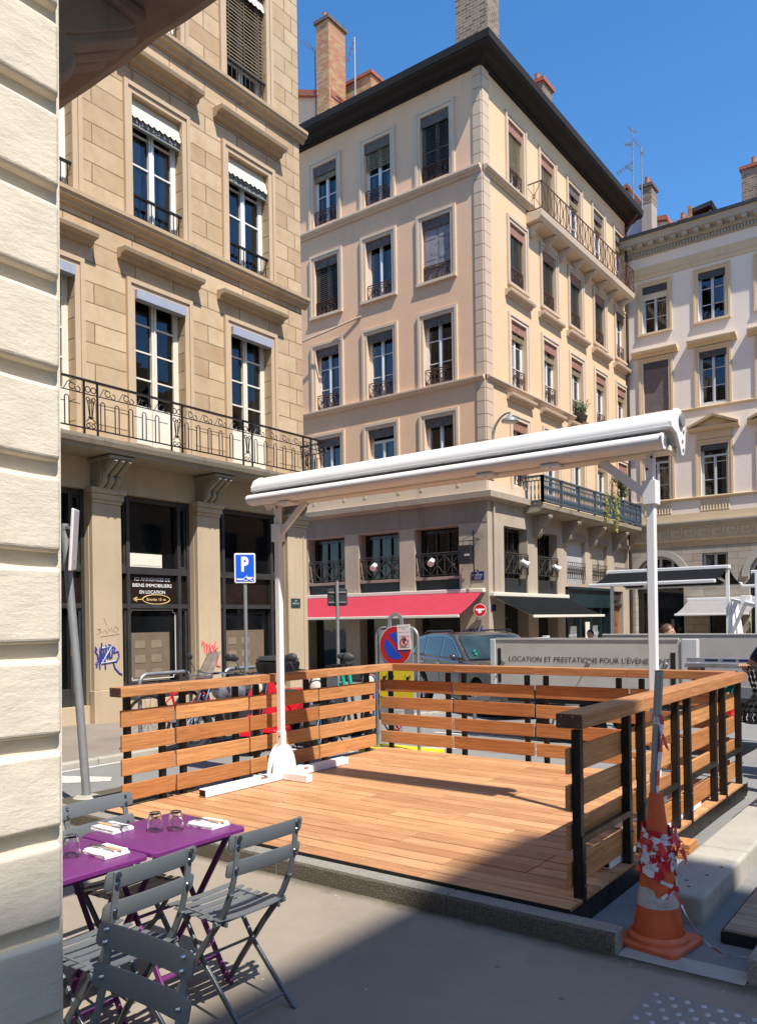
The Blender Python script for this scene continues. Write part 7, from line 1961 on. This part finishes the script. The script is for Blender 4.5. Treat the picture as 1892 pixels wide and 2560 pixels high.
b.build('label_strip', M['nameplate'], t)
b = MB()
for x in (-2.45, -1.2):
    for dx in (-.2, .2): b.bar((x, 8.97, 1.1), (x + dx, 8.97, zg(9)), .04); 
    b.box(x - .06, x + .06, 8.86, 9.09, 1.06, 1.111)
b.build('trestle', M['rust'], t)
t = thing('low_case', 'pale grey plastic crate on the asphalt beyond the right railing', 'crate', (-1.55, 8.7, 0))
b = MB(); b.box(-1.75, -1.25, 9.3, 9.8, zg(9.5) + .25, zg(9.5) + .68); b.box(-1.77, -1.23, 9.28, 9.82, zg(9.5) + .66, zg(9.5) + .74); b.box(-1.72, -1.28, 9.33, 9.77, zg(9.5), zg(9.5) + .25); b.build('crate', M['rollshut'], t, bevel=.012)

# ---------------------------------------------------------------- second terrace at the right edge
t = thing('grey_duckboard', 'grey weathered duckboard terrace at the right picture edge beyond the stone kerb', 'decking', (-.6, 5.5, 0))
b = MB(); R = random.Random(2)
for i in range(36):
    y = 4.30 + i * .098; b.tone = R.random()
    for a, c in ((-1.06, -.30), (-.295, .6)): b.box(a + .002, c - .002, y + .003, y + .094, .045, .07 + R.uniform(-.001, .001))
b.build('boards', M['sheenwood'], t, bevel=.002, tones=True)
b = MB(); b.box(-1.065, .6, 4.285, 4.30, .0, .06); b.box(-1.075, -1.063, 4.30, 7.8, .0, .055); b.build('frame', M['blacksteel'], t)
t = thing('timber_bench', 'low timber bench with navy blue steel legs at the right picture edge', 'bench', (-.9, 7.0, .1))
for k, z in enumerate((.30, .47, .64)):
    b = MB(); b.box(-1.22 + .0 * k, -.2, 6.75 + .04 * k, 7.6, z, z + .05); b.build('plank', M['boardx'], t, bevel=.004)
b = MB()
for x in (-1.18, -.5):
    for y in (6.74, 7.55): b.box(x, x + .05, y, y + .05, 0, .72)
for z in (.25, .42, .59): b.box(-1.19, -.2, 6.735, 6.75, z, z + .045); b.box(-1.2, -1.185, 6.735, 7.6, z, z + .045)
b.build('leg_frame', M['bluemetal'], t)
b = MB(); b.box(-.86, -.05, 3.88, 4.26, -.02, .118); struct(b.build('stone_kerb', M['granite'], bevel=.015))
b = MB(); b.tube([(-.985, 5.6, .1), (-.985, 5.6, 1.0)], .02, 8)

# ---------------------------------------------------------------- terrace awnings of the square
def twin(label, x0, x1, y, zr, ze, span, cloth, cat_group):
    t = thing('twin_awning', label, 'awning', ((x0 + x1) / 2, y, zg(y)), cat_group)
    for sg in (-1, 1):
        b = MB(); n = 8
        for k in range(n):
            f0, f1 = k / n, (k + 1) / n; p = lambda x, f_: V((x, y + sg * (.04 + span * f_), zr - .03 + (ze - zr) * f_ - .05 * math.sin(PI * f_)))
            m = 8
            for j in range(m):
                a = x0 + .05 + (x1 - x0 - .1) * j / m; c = x0 + .05 + (x1 - x0 - .1) * (j + 1) / m
                b.quad(p(a, f0), p(c, f0), p(c, f1), p(a, f1))
        o = b.build('canvas', M[cloth], t, recalc=False); o.modifiers.new('thick', 'SOLIDIFY').thickness = .006
        b = MB(); b.box(x0 + .02, x1 - .02, y + sg * span - .04, y + sg * span + .06, ze - .06, ze + .02); b.build('front_bar', M['whitemetal'], t, bevel=.015)
        b = MB()
        for x in (x0 + .5, x1 - .5): b.bar((x, y, zr - .12), (x + .3, y + sg * span * .5, (zr + ze) / 2 - .18), .05); b.bar((x + .3, y + sg * span * .5, (zr + ze) / 2 - .18), (x, y + sg * span, ze - .03), .05)
        b.build('folding_arm', M['whitemetal'], t)
    b = MB(); b.box(x0, x1, y - .09, y + .09, zr - .06, zr + .03); b.build('ridge_beam', M['whitemetal'], t, bevel=.015)
    for x in (x0 + .12, x1 - .06):
        b = MB(); b.box(x - .035, x + .035, y - .035, y + .035, zg(y), zr - .06); b.build('post', M['whitemetal'], t)
    b = MB(); b.box(x0 + .1, x0 + .5, y - .5, y + .5, zg(y), zg(y) + .06); b.box(x1 - .5, x1 - .05, y - .5, y + .5, zg(y), zg(y) + .06); b.build('foot', M['whitemetal'], t)
    return t
twin('large black two sided awning on white posts behind the trailer', -7.62, -4.66, 20.0, 2.82, 2.46, 1.25, 'blackcloth', 'free standing terrace awnings')
twin('black two sided awning cut by the right picture edge', -4.75, -1.9, 22.6, 2.80, 2.40, 1.25, 'blackcloth', 'free standing terrace awnings')
t = thing('awning_post', 'white steel gallows frame at the right edge carrying a sloping arm', 'frame', (-3.6, 17.5, zg(17.5)))
b = MB(); 
p = V((-3.72, 18.2, 0)); b.box(p.x - .035, p.x + .035, p.y - .035, p.y + .035, zg(18), 2.55); b.bar((-4.62, 20.0, 2.02), (-3.72, 18.2, 1.86), .08); b.box(-4.2, -4.0, 18.9, 19.1, 1.9, 2.1); b.bar((-4.1, 19.0, 1.95), (-4.55, 19.6, 1.25), .08, .03); b.build('frame', M['whitemetal'], t, bevel=.005)
t = thing('furled_cloth', 'white furled cloth with a navy blue hem hanging from the awning post', 'cloth', (-4.55, 19.7, 1.6))
b = MB(); rows = []; n = 14
for z, r_, o in ((1.98, .10, 0), (1.8, .14, 0), (1.55, .17, .02), (1.3, .20, .03), (1.12, .22, .04)):
    rows.append([V((-4.52 + o + r_ * (1 + .25 * math.sin(k * 2.5)) * math.cos(2 * PI * k / n) * .7, 19.7 + r_ * (1 + .25 * math.cos(k * 3.1)) * math.sin(2 * PI * k / n) * .6, z - (.0 if z > 1.2 else .09 * math.sin(k * 1.3)))) for k in range(n)])
for a, c in zip(rows, rows[1:]):
    for k in range(n): b.quad(a[k], a[(k + 1) % n], c[(k + 1) % n], c[k])
cl = b.build('cloth', M['whitecloth'], t, smooth=60)
b = MB(); a = rows[-1]; c = [p * 1 + V(((p.x + 4.48) * -.45, (p.y - 19.7) * -.45, -.16)) for p in a]
for k in range(n): b.quad(a[k], a[(k + 1) % n], c[(k + 1) % n], c[k])
b.build('hem', M['bluecloth'], cl, smooth=60)

# ---------------------------------------------------------------- plants on building B
def sprig(b, base, n, h, spread, R, leaf=.05, mi=(0, 1)):
    for i in range(n):
        a = R.uniform(0, 2 * PI); L = h * R.uniform(.5, 1.1); s = spread * R.uniform(.2, 1)
        tip = V(base) + V((math.cos(a) * s, math.sin(a) * s, L)); p = V(base); q = p.lerp(tip, .5) + V((R.uniform(-.05, .05), R.uniform(-.05, .05), .03))
        b.mi = mi[1]; b.tube([p, q, tip], [.008, .006, .003], 4)
        for k in range(10):
            c = (p.lerp(q, k / 5) if k < 5 else q.lerp(tip, (k - 5) / 5)) + V((R.uniform(-1, 1), R.uniform(-1, 1), R.uniform(-.5, 1))) * leaf
            d = V((R.uniform(-1, 1), R.uniform(-1, 1), R.uniform(-.3, 1))).normalized() * leaf; e = d.orthogonal().normalized() * leaf * .35
            b.mi = mi[0]; b.poly([c - d, c + e, c + d, c - e])
R = random.Random(9)
t = thing('window_box', 'black window box with a feathery green plant on the peach facade', 'planter', (-12.0, 28.9, 9.3))
b = MB(); b.hexa([(-12.1, 28.70, 9.12), (-11.92, 28.70, 9.12), (-11.92, 29.35, 9.12), (-12.1, 29.35, 9.12), (-12.12, 28.66, 9.38), (-11.86, 28.66, 9.38), (-11.86, 29.39, 9.38), (-12.12, 29.39, 9.38)]); b.build('box', M['blackgloss'], t)
b = MB()
for y in (28.75, 28.9, 29.05, 29.25): sprig(b, (-11.98, y, 9.36), 7, .55, .28, R, .06)
b.tube([(-11.98, 29.25, 9.36), (-11.9, 29.6, 9.8), (-11.9, 30.0, 10.3)], [.012, .01, .005], 4); b.build('foliage', [M['leaf'], M['stem']], t, recalc=False)
t = thing('potted_tree', 'small olive tree in a pot on the blue iron balcony', 'potted tree', (-11.8, 32.75, 5.5))
b = MB(); b.lathe([(.14, 0), (.19, .3), (.2, .34)], (-11.8, 32.75, 5.5), 14); b.build('pot', M['clay'], t, smooth=40)
b = MB(); b.tube([(-11.8, 32.75, 5.8), (-11.78, 32.7, 6.4), (-11.8, 32.75, 6.9)], [.03, .025, .018], 6); b.build('trunk', M['stem'], t)
b = MB()
for i in range(14): sprig(b, (-11.8 + R.uniform(-.25, .25), 32.75 + R.uniform(-.4, .4), 6.6 + R.uniform(0, .7)), 6, .35, .35, R, .06)
b.build('crown', [M['leaf'], M['stem']], t, recalc=False)
for y, lb, h in ((29.95, 'left one of two yellow green trailing plants over the blue balcony', 1.15), (30.95, 'right one of two yellow green trailing plants over the blue balcony', 1.5)):
    t = thing('trailing_plant', lb, 'plant', (-11.42, y, 6.4), 'trailing balcony plants'); b = MB()
    for i in range(80):
        z = 6.5 - R.random() ** .8 * h; c = V((-11.40 + R.uniform(-.10, .12), y + R.uniform(-.2, .2) * (1 - (6.5 - z) / h * .5), z)); d = V((R.uniform(-1, 1), R.uniform(-1, 1), R.uniform(-1, .4))).normalized() * .07; e = d.orthogonal().normalized() * .035
        b.poly([c - d, c + e, c + d, c - e])
    for i in range(4): b.tube([(-11.42, y + .06 * i - .1, 6.5), (-11.36, y + .05 * i - .1, 6.1), (-11.38, y + .05 * i - .08, 6.4 - h * .8)], .008, 4)
    b.build('leaves', M['leafy'], t, recalc=False)

# ---------------------------------------------------------------- people
def skin_mesh(name, verts, edges, radii, m, parent, sub=2, root=0):
    me = bpy.data.meshes.new(name); org = ORG.get(parent.name, V((0, 0, 0))) if parent else V((0, 0, 0))
    me.from_pydata([V(v) - org for v in verts], edges, []); me.materials.append(m)
    o = bpy.data.objects.new(name, me); COL.objects.link(o)
    sk = o.modifiers.new('skin', 'SKIN'); sk.use_smooth_shade = True
    for i, r in enumerate(radii):
        d = me.skin_vertices[0].data[i]; d.radius = r if isinstance(r, tuple) else (r, r); d.use_root = (i == root)
    s = o.modifiers.new('sub', 'SUBSURF'); s.levels = sub; s.render_levels = sub
    dg = bpy.context.evaluated_depsgraph_get(); me2 = bpy.data.meshes.new_from_object(o.evaluated_get(dg))
    bpy.data.objects.remove(o); me2.name = name
    me2.materials.clear(); me2.materials.append(m); me2.polygons.foreach_set('use_smooth', [True] * len(me2.polygons))
    o = bpy.data.objects.new(name, me2); COL.objects.link(o)
    if parent: o.parent = parent
    ORG[o.name] = org
    return o
def person(label, loc, rot, shirt, trousers, hair, skin, arms, lean=0, head=(0, 0), longhair=False, h=1.72):
    """standing figure facing +X before rotation; arms = two (elbow, wrist) pairs in local coordinates (left = +y)"""
    t = thing('person', label, 'person', (0, 0, 0)); k = h / 1.72
    S_ = lambda x, y, z: V((x + lean * max(0, z - .95), y, z)) * k
    Vv = [S_(0, 0, .95), S_(0, 0, 1.10), S_(.0, 0, 1.28), S_(-.01, 0, 1.42), S_(.0, 0, 1.50), S_(.02, 0, 1.58), S_(.03, 0, 1.66)]
    E = [(0, 1), (1, 2), (2, 3), (3, 4), (4, 5), (5, 6)]; Rr = [(.15, .11), (.135, .10), (.155, .115), (.12, .08), .052, .085, .080]
    for sg in (1, -1):
        n0 = len(Vv); Vv += [S_(0, sg * .10, .90), S_(.02, sg * .10, .50), S_(-.01, sg * .105, .10), S_(.14, sg * .11, .04)]; E += [(0, n0), (n0, n0 + 1), (n0 + 1, n0 + 2), (n0 + 2, n0 + 3)]; Rr += [.088, .058, .042, .036]
    hands = []
    for sg, (el, wr) in zip((1, -1), arms):
        n0 = len(Vv); Vv += [S_(-.01, sg * .185, 1.40), V(el), V(wr)]; E += [(3, n0), (n0, n0 + 1), (n0 + 1, n0 + 2)]; Rr += [.058, .043, .030]
        d = (V(wr) - V(el)).normalized(); up = V((0, 0, 1)); s = d.cross(up)
        s = s.normalized() if s.length > .1 else V((0, 1, 0)); nrm = s.cross(d)
        pc = V(wr) + d * .055; Vv.append(pc); E.append((n0 + 2, len(Vv) - 1)); Rr.append((.038, .02)); pi_ = len(Vv) - 1
        for j, (off, ln) in enumerate(((-.030, .068), (-.010, .078), (.010, .074), (.028, .058))):
            a = V(wr) + d * .095 + s * off; c1_ = a + d * ln * .5 - nrm * .008; c2_ = a + d * ln - nrm * .026
            i0 = len(Vv); Vv += [a, c1_, c2_]; E += [(pi_, i0), (i0, i0 + 1), (i0 + 1, i0 + 2)]; Rr += [.0095, .0088, .0075]
        th = V(wr) + d * .03 - s * .035; i0 = len(Vv); Vv += [th, th + d * .035 - s * .018 - nrm * .012, th + d * .06 - s * .018 - nrm * .02]; E += [(n0 + 2, i0), (i0, i0 + 1), (i0 + 1, i0 + 2)]; Rr += [.013, .011, .009]
    body = skin_mesh('body', Vv, E, Rr, M[skin], t)
    hc = S_(.035, 0, 1.645)
    b = MB(); b.ball(hc, .105 * k, 20, 14, (.95, .76, 1.15))
    fx_ = hc.x + .095 * k
    b.prism([(0, .03), (.028, -.02), (0, -.03)], lambda a, c, q: V((fx_ + a * k, q * k, hc.z + c * k)), -.012, .012)
    for sg in (1, -1): b.ball(hc + V((-.005, sg * .08 * k, -.01)), .025 * k, 8, 6, (.6, .35, 1.1)); 
    b.build('head', M[skin], body, smooth=60)
    b = MB()
    for sg in (1, -1): b.ball(hc + V((.089 * k, sg * .033 * k, .012 * k)), .011 * k, 8, 6, (.5, 1.2, .6))
    b.box(fx_ - .008, fx_ + .004, -.022 * k, .022 * k, hc.z - .058 * k, hc.z - .05 * k); b.build('eyes', M['hairblack'], body)
    # hair: cap of noisy strands shell
    b = MB(); Rn_ = random.Random(len(label)); n, m = 22, 12; vs = []
    for i in range(m + 1):
        ph = PI * .5 * i / m * (1.25)
        for j in range(n):
            a = 2 * PI * j / n; back = .5 - .5 * math.cos(a)
            pe = ph * (.55 + .5 * back); r_ = .112 * k * (1 + Rn_.uniform(-.03, .05))
            vs.append(hc + V((-.008 + math.sin(pe) * math.cos(a) * r_ * .98, math.sin(pe) * math.sin(a) * r_ * .82, math.cos(pe) * r_ * 1.16)))
    b.add(vs, [(i * n + j, i * n + (j + 1) % n, (i + 1) * n + (j + 1) % n, (i + 1) * n + j) for i in range(m) for j in range(n)])
    if longhair:
        for j in range(46):
            a = PI + Rn_.uniform(-1.25, 1.25); p = hc + V((math.cos(a) * .085, math.sin(a) * .08, .02 + Rn_.uniform(-.05, .05)))
            q = p + V((-.10 + Rn_.uniform(-.05, .02), Rn_.uniform(-.04, .04), -.08)); e = q + V((-.16 + Rn_.uniform(-.06, .05), Rn_.uniform(-.06, .06), -.10 + Rn_.uniform(-.05, .06)))
            b.tube([p, q, e], [.014, .012, .003], 5)
    b.build('hair', M[hair], body, smooth=60)
    # clothes: slightly thicker skins over torso/upper arms and legs
    sv = [S_(0, 0, .93), S_(0, 0, 1.10), S_(0, 0, 1.28), S_(-.01, 0, 1.415)]; se = [(0, 1), (1, 2), (2, 3)]; sr = [(.168, .13), (.152, .118), (.17, .132), (.128, .09)]
    for sg, (el, wr) in zip((1, -1), arms):
        n0 = len(sv); sh = S_(-.01, sg * .185, 1.40); sv += [sh, sh.lerp(V(el), .72)]; se += [(3, n0), (n0, n0 + 1)]; sr += [.070, .060]
    skin_mesh('shirt', sv, se, sr, M[shirt], body)
    tv = [S_(0, 0, .97), S_(0, 0, .90)]; te = [(0, 1)]; tr_ = [(.165, .125), (.17, .13)]
    for sg in (1, -1): n0 = len(tv); tv += [S_(0, sg * .10, .84), S_(.02, sg * .10, .50), S_(-.01, sg * .105, .10)]; te += [(1, n0), (n0, n0 + 1), (n0 + 1, n0 + 2)]; tr_ += [.102, .074, .062]
    skin_mesh('trousers', tv, te, tr_, M[trousers], body)
    b = MB()
    for sg in (1, -1): b.ball(S_(.07, sg * .11, .045), .05, 12, 8, (2.5, .95, .95))
    b.build('shoes', M['rubber'], body, smooth=50)
    t.location = loc; t.rotation_euler = (0, 0, rot)
    return t
# worker at the right edge leaning on the corner of the railing (faces -Y/-X): local +X -> world -Y when rot=-pi/2
person('person in a navy shirt at the right edge, forearm on the railing corner', (-1.46, 8.34, zg(8.3)), -PI / 2 - .45, 'navy', 'blackfabric', 'hairblack', 'skin2',
       [((.20, .28, 1.14), (.34, .08, 1.20)), ((.16, -.30, 1.17), (.40, -.145, 1.225))], .12)
person('person with loose brown hair walking right behind the trailer', (-4.04, 13.0, zg(13) - .05), -.15, 'ivory', 'navy', 'hairbrown', 'skin', [((.05, .24, 1.12), (.16, .24, .92)), ((-.05, -.24, 1.12), (.02, -.25, .88))], .05, longhair=True)
person('person with short dark hair far behind the trailer, in front of the teal shop', (-8.25, 20.4, zg(20.4)), -PI / 2, 'navy', 'navy', 'hairblack', 'skin', [((.03, .25, 1.12), (.12, .24, .9)), ((.03, -.25, 1.12), (.12, -.24, .9))], 0, h=1.70)
# jacket draped over the railing end
t = thing('jacket', 'black jacket draped over the corner of the right railing', 'jacket', (-1.66, 7.9, 1.0))
b = MB(); R = random.Random(12); n = 14; rows = []
for i in range(11):
    z = 1.20 - i * .052; row = []
    for k in range(n):
        a = 2 * PI * k / n; rr = .085 + .03 * math.sin(i * .9) + R.uniform(-.012, .012) + .03 * (i / 10)
        row.append(V((-1.635 + .035 * math.sin(i * .5) + rr * math.cos(a) * .9, 7.93 + rr * math.sin(a) * .8, z + R.uniform(-.01, .01))))
    rows.append(row)
for a, c in zip(rows, rows[1:]):
    for k in range(n): b.quad(a[k], a[(k + 1) % n], c[(k + 1) % n], c[k])
b.poly(rows[0]); b.poly(rows[-1]); j = b.build('cloth', M['blackfabric'], t, smooth=60); s = j.modifiers.new('sub', 'SUBSURF'); s.levels = 1; s.render_levels = 1
t = thing('turquoise_cloth', 'small turquoise cloth hanging under the far end of the right railing', 'cloth', (-1.9, 8.1, 1.0))
b = MB()
for i in range(6):
    for k in range(4): 
        p = lambda i, k: V((-1.98 + .03 * i, 8.05 + .012 * math.sin(i * 1.7 + k), 1.03 - .03 * k - .01 * math.sin(i)))
        b.quad(p(i, k), p(i + 1, k), p(i + 1, k + 1), p(i, k + 1))
o = b.build('cloth', M['tealcloth'], t, smooth=60, recalc=False); o.modifiers.new('thick', 'SOLIDIFY').thickness = .006

# ================================================================ light, sky, camera
EL = math.radians(56.5); LX, LY = -.938, .347
sd = bpy.data.lights.new('sun', 'SUN'); sd.energy = 4.6; sd.angle = math.radians(.53); sd.color = (1.0, .945, .86)
so = bpy.data.objects.new('sun', sd); COL.objects.link(so)
ld = V((LX * math.cos(EL), LY * math.cos(EL), -math.sin(EL))); so.rotation_euler = ld.to_track_quat('-Z', 'Y').to_euler(); so.location = (20, -10, 40)
w = bpy.data.worlds.new('World'); SC.world = w; w.use_nodes = True; nt = w.node_tree
sky = nt.nodes.new('ShaderNodeTexSky'); sky.sky_type = 'NISHITA'; sky.sun_disc = False; sky.sun_elevation = EL
sky.sun_rotation = math.atan2(-LX, -LY); sky.altitude = 200; sky.air_density = 1.0; sky.dust_density = .3; sky.ozone_density = 3.0
bg = nt.nodes['Background']; bg.inputs['Strength'].default_value = .15
hs = nt.nodes.new('ShaderNodeHueSaturation'); hs.inputs['Saturation'].default_value = 1.26; nt.links.new(sky.outputs[0], hs.inputs['Color']); nt.links.new(hs.outputs[0], bg.inputs['Color'])
cd = bpy.data.cameras.new('camera'); co = bpy.data.objects.new('camera', cd); COL.objects.link(co); SC.camera = co
cd.sensor_fit = 'AUTO'; cd.sensor_width = 36; cd.lens = 36 * 2007.74 / 2560; cd.shift_y = (1552.7 - 1280) / 2560; cd.clip_end = 600; cd.clip_start = .05
yaw, roll = math.radians(36.78), math.radians(-.898)
fw = V((-math.sin(yaw), math.cos(yaw), 0)); r0 = V((math.cos(yaw), math.sin(yaw), 0)); u0 = V((0, 0, 1))
rr = r0 * math.cos(roll) + u0 * math.sin(roll); uu = -r0 * math.sin(roll) + u0 * math.cos(roll)
co.matrix_world = Matrix((rr, uu, -fw)).transposed().to_4x4(); co.location = (0, 0, 1.66)
SC.view_settings.view_transform = 'Standard'; SC.view_settings.look = 'None'; SC.view_settings.exposure = .65; SC.view_settings.gamma = 1
SC.cycles.max_bounces = 8; SC.cycles.diffuse_bounces = 3; SC.cycles.caustics_reflective = False
